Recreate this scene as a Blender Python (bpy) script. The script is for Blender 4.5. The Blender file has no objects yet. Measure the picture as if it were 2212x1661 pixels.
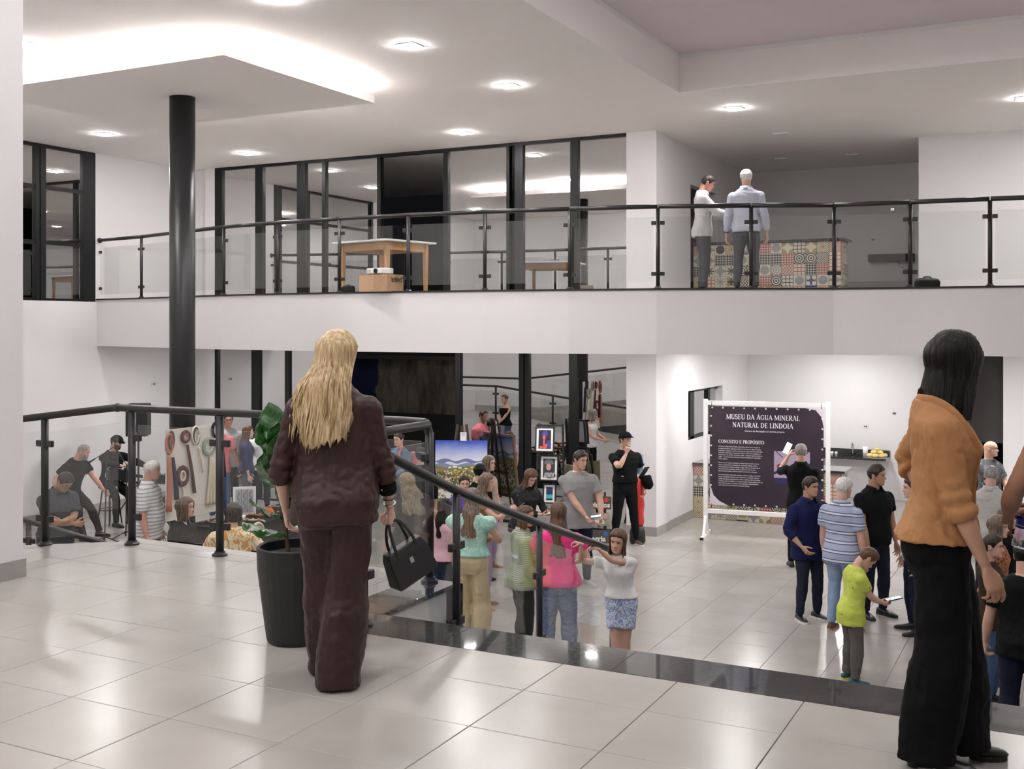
import bpy, math, random
import numpy as np
from mathutils import Vector, Matrix
R = math.radians
C = bpy.context.scene.collection
SC = bpy.context.scene

# ------------------------------------------------------------------ camera
F, CX, HY, EYE, YAW = 2360.0, 1106.0, 703.0, 1.72, R(27.17)
SN, CS = math.sin(YAW), math.cos(YAW)
cam_d = bpy.data.cameras.new('camera'); cam = bpy.data.objects.new('camera', cam_d); C.objects.link(cam)
cam.location = (0, 0, EYE); cam.rotation_euler = (R(90), 0, YAW)
cam_d.sensor_width = 36.0; cam_d.lens = 36.0 * F / 2212.0
cam_d.shift_y = -(830.5 - HY) / 2212.0
cam_d.clip_end = 200
SC.camera = cam

# ------------------------------------------------------------------ world, exposure
wd = bpy.data.worlds.new('night'); SC.world = wd; wd.use_nodes = True
wd.node_tree.nodes['Background'].inputs[0].default_value = (0.010, 0.0105, 0.012, 1)
wd.node_tree.nodes['Background'].inputs[1].default_value = 0.04
SC.view_settings.view_transform = 'Standard'; SC.view_settings.look = 'None'
SC.view_settings.gamma = 1.0; SC.view_settings.use_curve_mapping = False
SC.view_settings.exposure = 3.52
SC.cycles.transparent_max_bounces = 24
SC.cycles.max_bounces = 7; SC.cycles.diffuse_bounces = 4; SC.cycles.glossy_bounces = 4

# levels (metres, landing floor = 0)
ZC, ZL, ZB, ZS = 4.93, -1.75, 2.21, 1.335      # ceiling, lower floor, balcony floor, balcony soffit
XL, YB = -16.2, 17.1                            # left wall, back (window) wall
LED_POWER, COVE_STRENGTH = 30.0, 7.2

def dirs(px):
    t = (px - CX) / F
    return (t * CS - SN, CS + t * SN)
def on_y(px, y):                # depth and x of the picture column px on the plane y
    a, b = dirs(px); d = y / b
    return d, a * d
def on_x(px, x):
    a, b = dirs(px); d = x / a
    return d, b * d
def at(px, d):                  # plan position of picture column px at depth d
    a, b = dirs(px); return a * d, b * d
def zat(py, d): return EYE - (py - HY) * d / F
def depth_floor(py, z): return (EYE - z) * F / (py - HY)

# ------------------------------------------------------------------ materials
MATS = {}
def mat(name, col=(.8, .8, .8), rough=.6, metal=0., spec=.5, bump=None, emit=None, coat=0., sub=0., var=None, aniso=0.):
    if name in MATS: return MATS[name]
    m = bpy.data.materials.new(name); m.use_nodes = True; MATS[name] = m
    nt = m.node_tree; p = nt.nodes['Principled BSDF']
    p.inputs['Base Color'].default_value = (*col, 1); p.inputs['Roughness'].default_value = rough
    p.inputs['Metallic'].default_value = metal; p.inputs['Specular IOR Level'].default_value = spec
    if coat: p.inputs['Coat Weight'].default_value = coat; p.inputs['Coat Roughness'].default_value = .05
    if sub:
        p.inputs['Subsurface Weight'].default_value = sub
        p.inputs['Subsurface Radius'].default_value = (.012, .005, .003); p.inputs['Subsurface Scale'].default_value = 1
    if emit: p.inputs['Emission Color'].default_value = (*emit[0], 1); p.inputs['Emission Strength'].default_value = emit[1]
    if var:      # var = (scale, amount): the colour itself wanders a little
        tc = nt.nodes.new('ShaderNodeTexCoord'); n = nt.nodes.new('ShaderNodeTexNoise'); n.inputs['Scale'].default_value = var[0]; n.inputs['Detail'].default_value = 4
        r = nt.nodes.new('ShaderNodeMapRange'); r.inputs[1].default_value = .3; r.inputs[2].default_value = .7; r.inputs[3].default_value = 1 - var[1]; r.inputs[4].default_value = 1 + var[1]
        h = nt.nodes.new('ShaderNodeHueSaturation'); h.inputs['Color'].default_value = (*col, 1)
        nt.links.new(tc.outputs['Object'], n.inputs['Vector']); nt.links.new(n.outputs['Fac'], r.inputs[0]); nt.links.new(r.outputs[0], h.inputs['Value']); nt.links.new(h.outputs[0], p.inputs['Base Color'])
    if bump:     # bump = (scale or (sx,sy,sz), strength[, detail])
        tc = nt.nodes.new('ShaderNodeTexCoord'); mp = nt.nodes.new('ShaderNodeMapping'); n = nt.nodes.new('ShaderNodeTexNoise'); b = nt.nodes.new('ShaderNodeBump')
        s = bump[0] if isinstance(bump[0], tuple) else (bump[0],) * 3
        mp.inputs['Scale'].default_value = s; n.inputs['Scale'].default_value = 1; n.inputs['Detail'].default_value = bump[2] if len(bump) > 2 else 3
        b.inputs['Strength'].default_value = bump[1]; b.inputs['Distance'].default_value = .02
        nt.links.new(tc.outputs['Object'], mp.inputs[0]); nt.links.new(mp.outputs[0], n.inputs['Vector']); nt.links.new(n.outputs['Fac'], b.inputs['Height']); nt.links.new(b.outputs[0], p.inputs['Normal'])
    return m

def N(nt, kind, **kw):
    n = nt.nodes.new('ShaderNode' + kind)
    for k, v in kw.items():
        if k.startswith('_'): n.inputs[int(k[1:])].default_value = v
        else: setattr(n, k, v)
    return n
def mth(nt, op, a, b=None):
    n = N(nt, 'Math', operation=op)
    for i, v in enumerate((a, b)):
        if v is None: continue
        if isinstance(v, (int, float)): n.inputs[i].default_value = v
        else: nt.links.new(v, n.inputs[i])
    return n.outputs[0]
def mixc(nt, f, a, b):
    n = N(nt, 'Mix', data_type='RGBA')
    for i, v in ((0, f), (6, a), (7, b)):
        if isinstance(v, tuple): n.inputs[i].default_value = (*v, 1) if len(v) == 3 else v
        elif isinstance(v, (int, float)): n.inputs[i].default_value = v
        else: nt.links.new(v, n.inputs[i])
    return n.outputs[2]
def pmat(name, fn, rough=.8, bump=None):     # fn(nt, X, Y, Z) -> colour socket, from object coordinates
    m = mat(name, (.5, .5, .5), rough, bump=bump)
    nt = m.node_tree; p = nt.nodes['Principled BSDF']
    tc = N(nt, 'TexCoord'); sp = N(nt, 'SeparateXYZ'); nt.links.new(tc.outputs['Object'], sp.inputs[0])
    nt.links.new(fn(nt, sp.outputs[0], sp.outputs[1], sp.outputs[2], tc.outputs['Object']), p.inputs['Base Color'])
    return m

def glass(name, refl, tint=(1, 1, 1), fresnel=True):
    m = bpy.data.materials.new(name); m.use_nodes = True; nt = m.node_tree; nt.nodes.clear(); MATS[name] = m
    o = N(nt, 'OutputMaterial'); t = N(nt, 'BsdfTransparent'); g = N(nt, 'BsdfGlossy'); mx = N(nt, 'MixShader')
    t.inputs[0].default_value = (*tint, 1); g.inputs['Roughness'].default_value = .0; g.inputs[0].default_value = (1, 1, 1, 1)
    if fresnel:
        lw = N(nt, 'LayerWeight'); lw.inputs[0].default_value = .5
        nt.links.new(mth(nt, 'MULTIPLY', mth(nt, 'ADD', mth(nt, 'MULTIPLY', mth(nt, 'POWER', lw.outputs[1], 5), .9), .04), refl), mx.inputs[0])
    else: mx.inputs[0].default_value = refl
    nt.links.new(t.outputs[0], mx.inputs[1]); nt.links.new(g.outputs[0], mx.inputs[2]); nt.links.new(mx.outputs[0], o.inputs[0])
    return m

M_wall = mat('white_plaster', (.75, .732, .735), .75, bump=(60, .03))
M_ceil = mat('ceiling_paint', (.92, .875, .85), .8, bump=(60, .02))
M_recess = mat('recess_paint', (.78, .69, .71), .8, bump=(3, .05))
M_black = mat('black_powder_coat', (.018, .017, .019), .38, bump=(90, .02))
M_blackm = mat('black_matte', (.014, .014, .015), .6)
M_frame = mat('black_aluminium', (.010, .010, .011), .4, spec=.25)
M_glass = glass('clear_glass', 1.2, (.955, .965, .96))
M_pane = glass('solar_mirror_glass', .62, (.35, .35, .34), fresnel=False)
M_led = mat('led_diffuser', (.9, .9, .9), .5, emit=((1, .985, .98), LED_POWER))
M_ledoff = mat('led_diffuser_off', (.85, .84, .83), .4)
M_cove = mat('cove_led', (.9, .9, .9), .5, emit=((1, .98, .97), COVE_STRENGTH))
M_base = mat('grey_porcelain_skirting', (.36, .34, .32), .35, var=(3, .08))
M_grout = mat('tile_grout', (.32, .30, .28), .8)

def tile_mat(name, col):
    m = mat(name, col, .25, bump=(7, .012)); nt = m.node_tree; p = nt.nodes['Principled BSDF']
    tc = N(nt, 'TexCoord'); gi = N(nt, 'ObjectInfo'); n1 = N(nt, 'TexNoise'); n1.inputs['Scale'].default_value = 2.2; n1.inputs['Detail'].default_value = 6
    va = N(nt, 'VectorMath', operation='ADD'); nt.links.new(tc.outputs['Object'], va.inputs[0]); nt.links.new(gi.outputs['Location'], va.inputs[1]); nt.links.new(va.outputs[0], n1.inputs['Vector'])
    r = N(nt, 'MapRange', _1=.3, _2=.7, _3=.93, _4=1.06); nt.links.new(n1.outputs['Fac'], r.inputs[0])
    r2 = mth(nt, 'ADD', mth(nt, 'MULTIPLY', gi.outputs['Random'], .05), .975)
    h = N(nt, 'HueSaturation'); h.inputs['Color'].default_value = (*col, 1); nt.links.new(mth(nt, 'MULTIPLY', r.outputs[0], r2), h.inputs['Value']); nt.links.new(h.outputs[0], p.inputs['Base Color'])
    p.inputs['Roughness'].default_value = .22
    return m
M_tile = tile_mat('beige_porcelain', (.392, .362, .338))
def granite():
    m = mat('black_granite', (.02, .02, .022), .08); nt = m.node_tree; p = nt.nodes['Principled BSDF']
    tc = N(nt, 'TexCoord'); n = N(nt, 'TexNoise'); n.inputs['Scale'].default_value = 38; n.inputs['Detail'].default_value = 8; n.inputs['Roughness'].default_value = .75
    nt.links.new(tc.outputs['Object'], n.inputs['Vector'])
    r = N(nt, 'ValToRGB'); r.color_ramp.elements[0].position = .42; r.color_ramp.elements[0].color = (.012, .012, .013, 1); r.color_ramp.elements[1].position = .68; r.color_ramp.elements[1].color = (.10, .10, .105, 1)
    nt.links.new(n.outputs['Fac'], r.inputs[0]); nt.links.new(r.outputs[0], p.inputs['Base Color']); p.inputs['Coat Weight'].default_value = .6
    return m
M_granite = granite()

# ------------------------------------------------------------------ mesh builder
class MB:
    def __init__(s): s.v = []; s.f = []; s.mi = []; s.n = 0
    def add(s, V, Fc, mi=0):
        V = np.asarray(V, float).reshape(-1, 3); s.v.append(V); b = s.n
        s.f.extend([tuple(int(i) + b for i in f) for f in Fc]); s.mi.extend([mi] * len(Fc)); s.n += len(V); return s
    def box(s, lo, hi, mi=0):
        x0, y0, z0 = lo; x1, y1, z1 = hi
        V = [(x0, y0, z0), (x1, y0, z0), (x1, y1, z0), (x0, y1, z0), (x0, y0, z1), (x1, y0, z1), (x1, y1, z1), (x0, y1, z1)]
        return s.add(V, [(3, 2, 1, 0), (4, 5, 6, 7), (0, 1, 5, 4), (1, 2, 6, 5), (2, 3, 7, 6), (3, 0, 4, 7)], mi)
    def obox(s, c, u, v, w, mi=0):      # oriented box: centre and three half-extent vectors
        c, u, v, w = (np.array(q, float) for q in (c, u, v, w))
        V = [c + a * u + b * v + d * w for d in (-1, 1) for a, b in ((-1, -1), (1, -1), (1, 1), (-1, 1))]
        return s.add(V, [(3, 2, 1, 0), (4, 5, 6, 7), (0, 1, 5, 4), (1, 2, 6, 5), (2, 3, 7, 6), (3, 0, 4, 7)], mi)
    def bar(s, p, q, a, b, up=(0, 0, 1), mi=0):      # rectangular bar from p to q, half sizes a (sideways) and b (up)
        p, q, up = np.array(p, float), np.array(q, float), np.array(up, float)
        t = q - p; L = np.linalg.norm(t); t /= L
        side = np.cross(t, up); side /= np.linalg.norm(side) + 1e-9; u2 = np.cross(side, t)
        return s.obox((p + q) / 2, t * L / 2, side * a, u2 * b, mi)
    def rings(s, RG, cap0=True, cap1=True, mi=0, closed=True):
        RG = np.asarray(RG, float); k, n, _ = RG.shape; Fc = []
        for i in range(k - 1):
            for j in range(n if closed else n - 1):
                j2 = (j + 1) % n; Fc.append((i * n + j, i * n + j2, (i + 1) * n + j2, (i + 1) * n + j))
        if cap0: Fc.append(tuple(range(n - 1, -1, -1)))
        if cap1: Fc.append(tuple((k - 1) * n + j for j in range(n)))
        return s.add(RG.reshape(-1, 3), Fc, mi)
    def tube(s, P, Rd, n=10, ref=(0, 1, 0), mi=0, fold=None, cap=True):
        s.rings(tube_rings(P, Rd, n, ref, fold), cap, cap, mi); return s
    def cyl(s, p, q, r, r2=None, n=14, mi=0): return s.tube([p, q], [r, r if r2 is None else r2], n, mi=mi)
    def ell(s, c, r, n=12, m=8, mi=0, rot=None):
        RG = []
        for i in range(m + 1):
            a = -math.pi / 2 + math.pi * (i / m); a = max(min(a, 1.52), -1.52)
            RG.append([(math.cos(a) * math.cos(t) * r[0], math.cos(a) * math.sin(t) * r[1], math.sin(a) * r[2]) for t in np.linspace(0, 2 * math.pi, n, endpoint=False)])
        RG = np.array(RG)
        if rot is not None: RG = RG @ np.array(rot).T
        return s.rings(RG + np.array(c), mi=mi)
    def prism(s, poly, z0, z1, mi=0):
        n = len(poly); V = [(x, y, z0) for x, y in poly] + [(x, y, z1) for x, y in poly]
        return s.add(V, [tuple(range(n - 1, -1, -1)), tuple(range(n, 2 * n))] + [(i, (i + 1) % n, n + (i + 1) % n, n + i) for i in range(n)], mi)
    def lathe(s, prof, c=(0, 0, 0), n=24, mi=0, rad=None):
        RG = [[(c[0] + r * (rad(t, z) if rad else 1) * math.cos(t), c[1] + r * (rad(t, z) if rad else 1) * math.sin(t), c[2] + z) for t in np.linspace(0, 2 * math.pi, n, endpoint=False)] for r, z in prof]
        return s.rings(RG, mi=mi)
    def torus(s, c, Rr, r, ax=(0, 1, 0), n=24, m=8, mi=0, squash=1.0):
        ax = np.array(ax, float); ax /= np.linalg.norm(ax); u = np.cross(ax, (0, 0, 1.0))
        u = np.array((1.0, 0, 0)) if np.linalg.norm(u) < 1e-6 else u / np.linalg.norm(u); w = np.cross(u, ax); c = np.array(c, float)
        RG = []
        for t in np.linspace(0, 2 * math.pi, n, endpoint=False):
            rad = math.cos(t) * u + math.sin(t) * w * squash
            RG.append([c + rad * (Rr + r * math.cos(q)) + ax * r * math.sin(q) for q in np.linspace(0, 2 * math.pi, m, endpoint=False)])
        RG.append(RG[0]); return s.rings(RG, False, False, mi)
    def mesh(s, name, mats, smooth=False):
        me = bpy.data.meshes.new(name); V = np.concatenate(s.v)
        me.from_pydata(V.tolist(), [], s.f)
        for m in (mats if isinstance(mats, (list, tuple)) else [mats]): me.materials.append(m)
        if any(s.mi): me.polygons.foreach_set('material_index', s.mi)
        if smooth: me.polygons.foreach_set('use_smooth', [True] * len(me.polygons))
        me.update(); return me
    def build(s, name, mats, parent=None, smooth=False, bevel=0, loc=None, **tags):
        me = s.mesh(name, mats, smooth); o = bpy.data.objects.new(name, me); C.objects.link(o)
        if parent is not None: o.parent = parent
        if loc is not None: o.location = loc
        if bevel:
            b = o.modifiers.new('b', 'BEVEL'); b.width = bevel; b.segments = 2; b.limit_method = 'ANGLE'
        for k, v in tags.items(): o[k] = v
        return o

def tube_rings(P, Rd, n=10, ref=(0, 1, 0), fold=None):
    P = np.asarray(P, float); k = len(P); Rd = np.asarray(Rd, float)
    if Rd.ndim == 0: Rd = np.full(k, float(Rd))
    if Rd.ndim == 1: Rd = np.stack([Rd, Rd], 1)
    T = np.gradient(P, axis=0); T /= np.linalg.norm(T, axis=1)[:, None] + 1e-12
    ref = np.array(ref, float)
    if abs(T[0] @ ref) > .95 * np.linalg.norm(ref): ref = np.array((1.0, 0.1, 0.0))
    u = ref - T[0] * (ref @ T[0]); u /= np.linalg.norm(u); th = np.linspace(0, 2 * math.pi, n, endpoint=False); out = []
    for i in range(k):
        u = u - T[i] * (u @ T[i]); u /= np.linalg.norm(u) + 1e-12; w = np.cross(T[i], u)
        m = np.ones(n) if fold is None else np.array([fold(i / (k - 1), t) for t in th])
        out.append(P[i] + (np.cos(th) * m)[:, None] * w * Rd[i, 0] + (np.sin(th) * m)[:, None] * u * Rd[i, 1])
    return np.array(out)

def smooth_path(P, k=8):        # Catmull-Rom through the points
    P = [np.array(p, float) for p in P]; Q = [2 * P[0] - P[1]] + P + [2 * P[-1] - P[-2]]; out = []
    for i in range(1, len(Q) - 2):
        for t in np.linspace(0, 1, k, endpoint=False):
            a, b, c, d = Q[i - 1:i + 3]
            out.append(.5 * (2 * b + (c - a) * t + (2 * a - 5 * b + 4 * c - d) * t * t + (3 * b - a - 3 * c + d) * t ** 3))
    out.append(P[-1]); return np.array(out)

def tag(o, label, cat, group=None, kind=None):
    if label: o['label'] = label
    if cat: o['category'] = cat
    if group: o['group'] = group
    if kind: o['kind'] = kind
    return o
def empty(name, loc=(0, 0, 0), rz=0, label=None, cat=None, group=None, kind=None):
    o = bpy.data.objects.new(name, None); C.objects.link(o); o.location = loc; o.rotation_euler = (0, 0, rz); o.empty_display_size = .1
    return tag(o, label, cat, group, kind)
def copy_tree(o, parent=None):
    c = o.copy(); C.objects.link(c)
    if parent is not None: c.parent = parent
    for ch in list(o.children): copy_tree(ch, c)
    return c
def struct(mb, name, m, parent=None, **kw):
    o = mb.build(name, m, parent, **kw); o['kind'] = 'structure'; return o
def text(name, s, size, loc, rot, m, parent=None, align='LEFT', bold=0.0, width=None, ext=.0008):
    cu = bpy.data.curves.new(name, 'FONT'); cu.body = s; cu.size = size; cu.extrude = ext; cu.offset = bold; cu.align_x = align; cu.resolution_u = 2
    if width: cu.align_x = align; cu.text_boxes[0].width = width
    o = bpy.data.objects.new(name, cu); C.objects.link(o); cu.materials.append(m)
    o.location = loc; o.rotation_euler = rot
    dg = bpy.context.evaluated_depsgraph_get(); me = bpy.data.meshes.new_from_object(o.evaluated_get(dg)); bpy.data.objects.remove(o); bpy.data.curves.remove(cu)
    o = bpy.data.objects.new(name, me); C.objects.link(o); o.location = loc; o.rotation_euler = rot
    if parent is not None: o.parent = parent
    return o
# ================================================================== structure
# -- floors (slab with single tiles on top)
YE, XP, YP = 5.42, -3.68, 6.34        # stair edge, platform side, platform far edge
fl = struct(MB().prism([(-6.40, -4.5), (5, -4.5), (5, YE - .36), (XP - .3, YE - .36), (XP - .3, YP), (-6.75, YP), (-6.75, 5.13), (-6.40, 5.13)], -.35, -.012), 'floor', M_grout)
random.seed(3)
def tile_mesh(nm, w, l, h=.012, m=None):
    b = .0022; g = .0016
    x, y = w / 2 - g, l / 2 - g
    V = [(-x, -y, 0), (x, -y, 0), (x, y, 0), (-x, y, 0), (-x, -y, h - b), (x, -y, h - b), (x, y, h - b), (-x, y, h - b), (-x + b, -y + b, h), (x - b, -y + b, h), (x - b, y - b, h), (-x + b, y - b, h)]
    Fc = [(8, 9, 10, 11)] + [(i, (i + 1) % 4, 4 + (i + 1) % 4, 4 + i) for i in range(4)] + [(4 + i, 4 + (i + 1) % 4, 8 + (i + 1) % 4, 8 + i) for i in range(4)]
    return MB().add(V, Fc).mesh(nm, m or M_tile)
TCACHE = {}
def place_tile(x0, y0, x1, y1, z, parent, m=None, name='tile'):
    w, l = round(x1 - x0, 3), round(y1 - y0, 3)
    if w < .05 or l < .05: return
    key = (w, l, (m or M_tile).name)
    if key not in TCACHE: TCACHE[key] = tile_mesh(name, w, l, m=m)
    o = bpy.data.objects.new(name, TCACHE[key]); C.objects.link(o); o.parent = parent
    o.location = ((x0 + x1) / 2, (y0 + y1) / 2, z + random.uniform(-.0006, .0002))
def grid(a0, a1, org, step):
    k = math.ceil((a0 - org) / step - 1e-6); out = [a0]
    while org + k * step < a1 - 1e-6:
        if org + k * step > a0 + 1e-6: out.append(org + k * step)
        k += 1
    return out + [a1]
TX, TY = .606, .52
xs = grid(-6.75, 2.0, -1.70, TX); ys = grid(.45, YP, 4.61, TY)
for i in range(len(xs) - 1):
    for j in range(len(ys) - 1):
        x0, x1, y0, y1 = xs[i], xs[i + 1], ys[j], ys[j + 1]
        if (x0 + x1) / 2 < -6.42 and (y0 + y1) / 2 < 5.13: continue
        if (y0 + y1) / 2 > YE - .36 and x1 > XP - .3:
            x1 = min(x1, XP - .30)
            if x1 - x0 < .05:
                if (y0 + y1) / 2 < YE - .36: pass
                continue
        elif y1 > YE - .36 and x1 > XP - .3: y1 = YE - .36
        place_tile(x0, y0, x1, y1, -.012, fl)
MB().prism([(-6.40, -4.4), (4.9, -4.4), (4.9, .45), (-6.40, .45)], -.012, -.001).build('tile_field', M_tile, fl, kind='stuff')

# granite edge of the landing, in slabs
gr = empty('trim_1', (0, 0, 0), kind='structure')
gx = [XP - .3, -3.05, -2.05, -.62, .75, 2.2, 4.9]
for i in range(len(gx) - 1):
    MB().box((gx[i] + .001, YE - .36 + .001, -.03), (gx[i + 1] - .001, YE + .02, 0)).build('granite_slab', M_granite, gr, bevel=.002)
for y0, y1 in ((YE + .021, YP - .5), (YP - .5, YP + .01)):
    MB().box((XP - .30, y0 + .001, -.03), (XP + .02, y1 - .001, 0)).build('granite_slab', M_granite, gr, bevel=.002)
gk = empty('trim_2', (0, 0, 0), kind='structure')
for x0, x1 in ((-6.75, -5.6), (-5.6, -4.8), (-4.8, XP - .30)):
    MB().box((x0 + .001, YP, -.03), (x1 - .001, YP + .14, .0)).build('stone_coping', M_base, gk)
# wall below the landing
struct(MB().box((-6.75, YP - .12, ZL), (XP, YP + .10, -.03)).box((XP - .12, YE, ZL), (XP, YP + .1, -.03)).box((XP, YE - .2, ZL), (5, YE - .02, -.03)), 'wall_landing', M_wall)
# stairs
st = empty('stairs', (0, 0, 0), kind='structure')
NR, TR = 12, .385; RH = -ZL / NR
for i in range(1, NR):
    y0 = YE + (i - 1) * TR; z = -i * RH
    MB().box((XP + .02, y0 - .02, ZL + .001), (5, y0 + TR, z - .03)).build('step', M_wall, st)
    MB().box((XP + .02, y0 - .02, z - .03), (5, y0 + TR + .02, z)).build('tread', M_granite, st)
# lower floor
fl2 = struct(MB().box((XL - .1, 4.9, ZL - .25), (5, 25, ZL - .012)), 'floor', M_grout)
xs = grid(XL, 1.4, -4.02, .60); ys = grid(9.6, 19.1, 12.30, .555)
rest = MB(); cells = []
for i in range(len(xs) - 1):
    for j in range(len(ys) - 1):
        c = ((xs[i] + xs[i + 1]) / 2, (ys[j] + ys[j + 1]) / 2); d = -c[0] * SN + c[1] * CS; px = CX + F * (c[0] * CS + c[1] * SN) / d
        cells.append((d if -80 < px < 2290 else 99 + d, xs[i], ys[j], xs[i + 1], ys[j + 1]))
cells.sort()
for k, (d, x0, y0, x1, y1) in enumerate(cells):
    if k < 290: place_tile(x0, y0, x1, y1, ZL - .012, fl2)
    else: rest.box((x0 + .0016, y0 + .0016, ZL - .012), (x1 - .0016, y1 - .0016, ZL))
for x0, y0, x1, y1 in ((XL, 5.0, -3.75, 9.6), (-6.1, 19.1, -2.3, 22.8), (-2.3, 19.1, 5, 24), (1.4, 5, 5, 19.1), (-3.75, YE + 11 * TR, 1.4, 9.6)):
    if y1 > y0: rest.box((x0, y0, ZL - .012), (x1, y1, ZL - .001))
rest.build('tile_field', M_tile, fl2, kind='stuff')

# -- ramp: upper run along the wall, lower run back towards the stairs
def slab(p0, p1, y0, y1, t, nm, m, up=None):
    (xa, za), (xb, zb) = p0, p1
    V = [(xa, y0, za), (xb, y0, zb), (xb, y1, zb), (xa, y1, za)]; V += [(x, y, z - t) for x, y, z in V]
    return struct(MB().add(V, [(3, 2, 1, 0), (4, 5, 6, 7), (0, 1, 5, 4), (1, 2, 6, 5), (2, 3, 7, 6), (3, 0, 4, 7)]), nm, m)
XR, ZR = -13.9, -.85
slab((XR, ZR), (-6.75, -.004), 5.13, YP, .5, 'ramp', M_tile)
slab((XL, ZR), (XR, ZR), 5.13, 8.2, .5, 'ramp', M_tile)
slab((XR, ZR), (-6.6, ZL + .004), 6.75, 8.2, .35, 'ramp', M_tile)
struct(MB().add([(XR, 8.206, ZL), (-6.6, 8.206, ZL), (XR, 8.206, ZR - .002), (XL, 8.206, ZR - .002), (XL, 8.206, ZL), (XR, 8.12, ZL), (-6.6, 8.12, ZL), (XR, 8.12, ZR - .02), (XL, 8.12, ZR - .02), (XL, 8.12, ZL)],
       [(0, 1, 2), (0, 2, 3, 4), (7, 6, 5), (9, 8, 7, 5)]), 'wall_ramp', M_wall)

# -- walls
def wall_box(name, lo, hi, m=None): return struct(MB().box(lo, hi), name, m or M_wall)
# left wall with its upper window opening (y 11.6..14.55, z 2.16..ceiling)
WY0, WY1 = 10.6, 14.56
struct(MB().box((XL - .2, 5.0, ZL), (XL, YB + .2, 2.16)).box((XL - .2, WY1, 2.16), (XL, YB + .2, ZC)).box((XL - .2, 5.0, 2.16), (XL, WY0, ZC)), 'wall_left', M_wall)
wall_box('wall_front', (XL - .2, 4.93, ZL), (-6.62, 5.13, ZC))
wall_box('wall_pier', (-6.62, -4.5, -.1), (-6.40, 5.13, ZC))
wall_box('wall_rear', (-6.6, -4.7, -.1), (5.2, -4.5, 5.6))
wall_box('wall_right', (5.0, -4.5, ZL), (5.2, 25, 5.6))
# back wall: pillar at its end, strip at its start, beam hidden in the slab zone
def bx(px): return on_y(px, YB)[1]
XPI = bx(1355)
wall_box('wall_back_pillar', (XPI, YB - .04, ZL), (-6.09, 17.75, ZC))
xs0, xs1 = bx(446), bx(466)
struct(MB().box((XL, YB + .05, ZL), (xs0, YB + .25, ZC)).box((xs0, YB - .04, ZL), (xs1, YB + .25, ZC)).box((xs1, YB, ZS + .02), (XPI, YB + .2, ZB)), 'wall_back', M_wall)
# niche (pantry bay) walls
NX0, NX1, NY = -6.09, -2.32, 22.8
def pnt(px, x): return on_x(px, x)[1]
wy0, wy1 = pnt(1489, NX0), pnt(1563, NX0)            # lower niche window in the side wall
wz0 = zat(955, on_x(1489, NX0)[0]); wz1 = zat(845, on_x(1489, NX0)[0])
struct(MB().box((NX0 - .25, 17.7, ZL), (NX0 - .02, wy0, ZB)).box((NX0 - .25, wy1, ZL), (NX0 - .02, NY, ZB)).box((NX0 - .25, wy0, ZL), (NX0 - .02, wy1, wz0)).box((NX0 - .25, wy0, wz1), (NX0 - .02, wy1, ZB)), 'wall_niche_left', M_wall)
uy0, uy1 = pnt(1494, NX0), pnt(1552, NX0)             # upper niche doorway
uz1 = zat(400, on_x(1500, NX0)[0])
struct(MB().box((NX0 - .25, 17.7, ZB), (NX0 - .02, uy0, ZC)).box((NX0 - .25, uy1, ZB), (NX0 - .02, NY, ZC)).box((NX0 - .25, uy0, uz1), (NX0 - .02, uy1, ZC)), 'wall_niche_left', M_wall)
wall_box('wall_niche_back', (NX0 - .25, NY, ZL), (NX1 + .2, NY + .2, ZC))
RY = 19.75
xo0, xo1 = on_y(2062, RY)[1], on_y(2167, RY)[1]       # lower opening in the right back wall
wall_box('wall_niche_right', (NX1 - .02, RY + .18, ZL), (NX1 + .15, NY, ZC))
struct(MB().box((NX1 - .02, RY, ZB), (5, RY + .2, ZC)).box((NX1 - .02, RY, ZL), (xo0, RY + .2, ZB)).box((xo1, RY, ZL), (5, RY + .2, ZB)), 'wall_back_right', M_wall)
M_conc = mat('grey_cement', (.20, .19, .185), .8, bump=(12, .1), var=(2, .12))
struct(MB().box((xo0 - .1, RY + 1.6, zat(945, 20.5)), (xo1 + .6, RY + 1.75, ZB)), 'wall_lobby', M_conc)
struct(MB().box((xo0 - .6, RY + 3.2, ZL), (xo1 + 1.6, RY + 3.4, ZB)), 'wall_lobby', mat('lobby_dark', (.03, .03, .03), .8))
# skirting boards
MBs = MB().box((-6.40, .2, 0), (-6.385, 5.145, .125)).box((-6.62, 5.13, 0), (-6.40, 5.145, .125)); struct(MBs, 'baseboard_pier', M_base)
struct(MB().box((XPI, YB - .055, ZL), (-6.075, YB - .04, ZL + .15)).box((-6.09, YB - .04, ZL), (-6.075, 17.75, ZL + .15)).box((-6.11, 17.75, ZL), (-6.095, 19.05, ZL + .15)), 'baseboard_pillar', M_base)
struct(MB().box((XL, 8.2, ZL), (XL + .015, YB, ZL + .15)).box((XL, YB + .035, ZL), (xs0, YB + .05, ZL + .15)), 'baseboard_left', M_base)
V = []
def skew(xa, za, xb, zb, y, h=.15):
    return [(xa, y, za), (xb, y, zb), (xb, y, zb + h), (xa, y, za + h), (xa, y + .015, za), (xb, y + .015, zb), (xb, y + .015, zb + h), (xa, y + .015, za + h)]
bf = [(3, 2, 1, 0), (4, 5, 6, 7), (0, 1, 5, 4), (1, 2, 6, 5), (2, 3, 7, 6), (3, 0, 4, 7)]
struct(MB().add(skew(XR, ZR, -6.75, 0, 5.13), bf).add(skew(XL, ZR, XR, ZR, 5.13), bf), 'baseboard_ramp', M_base)
struct(MB().box((NX1 - .02, RY - .015, ZL), (xo0, RY, ZL + .15)).box((xo1, RY - .015, ZL), (5, RY, ZL + .15)), 'baseboard_right', M_base)

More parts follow.
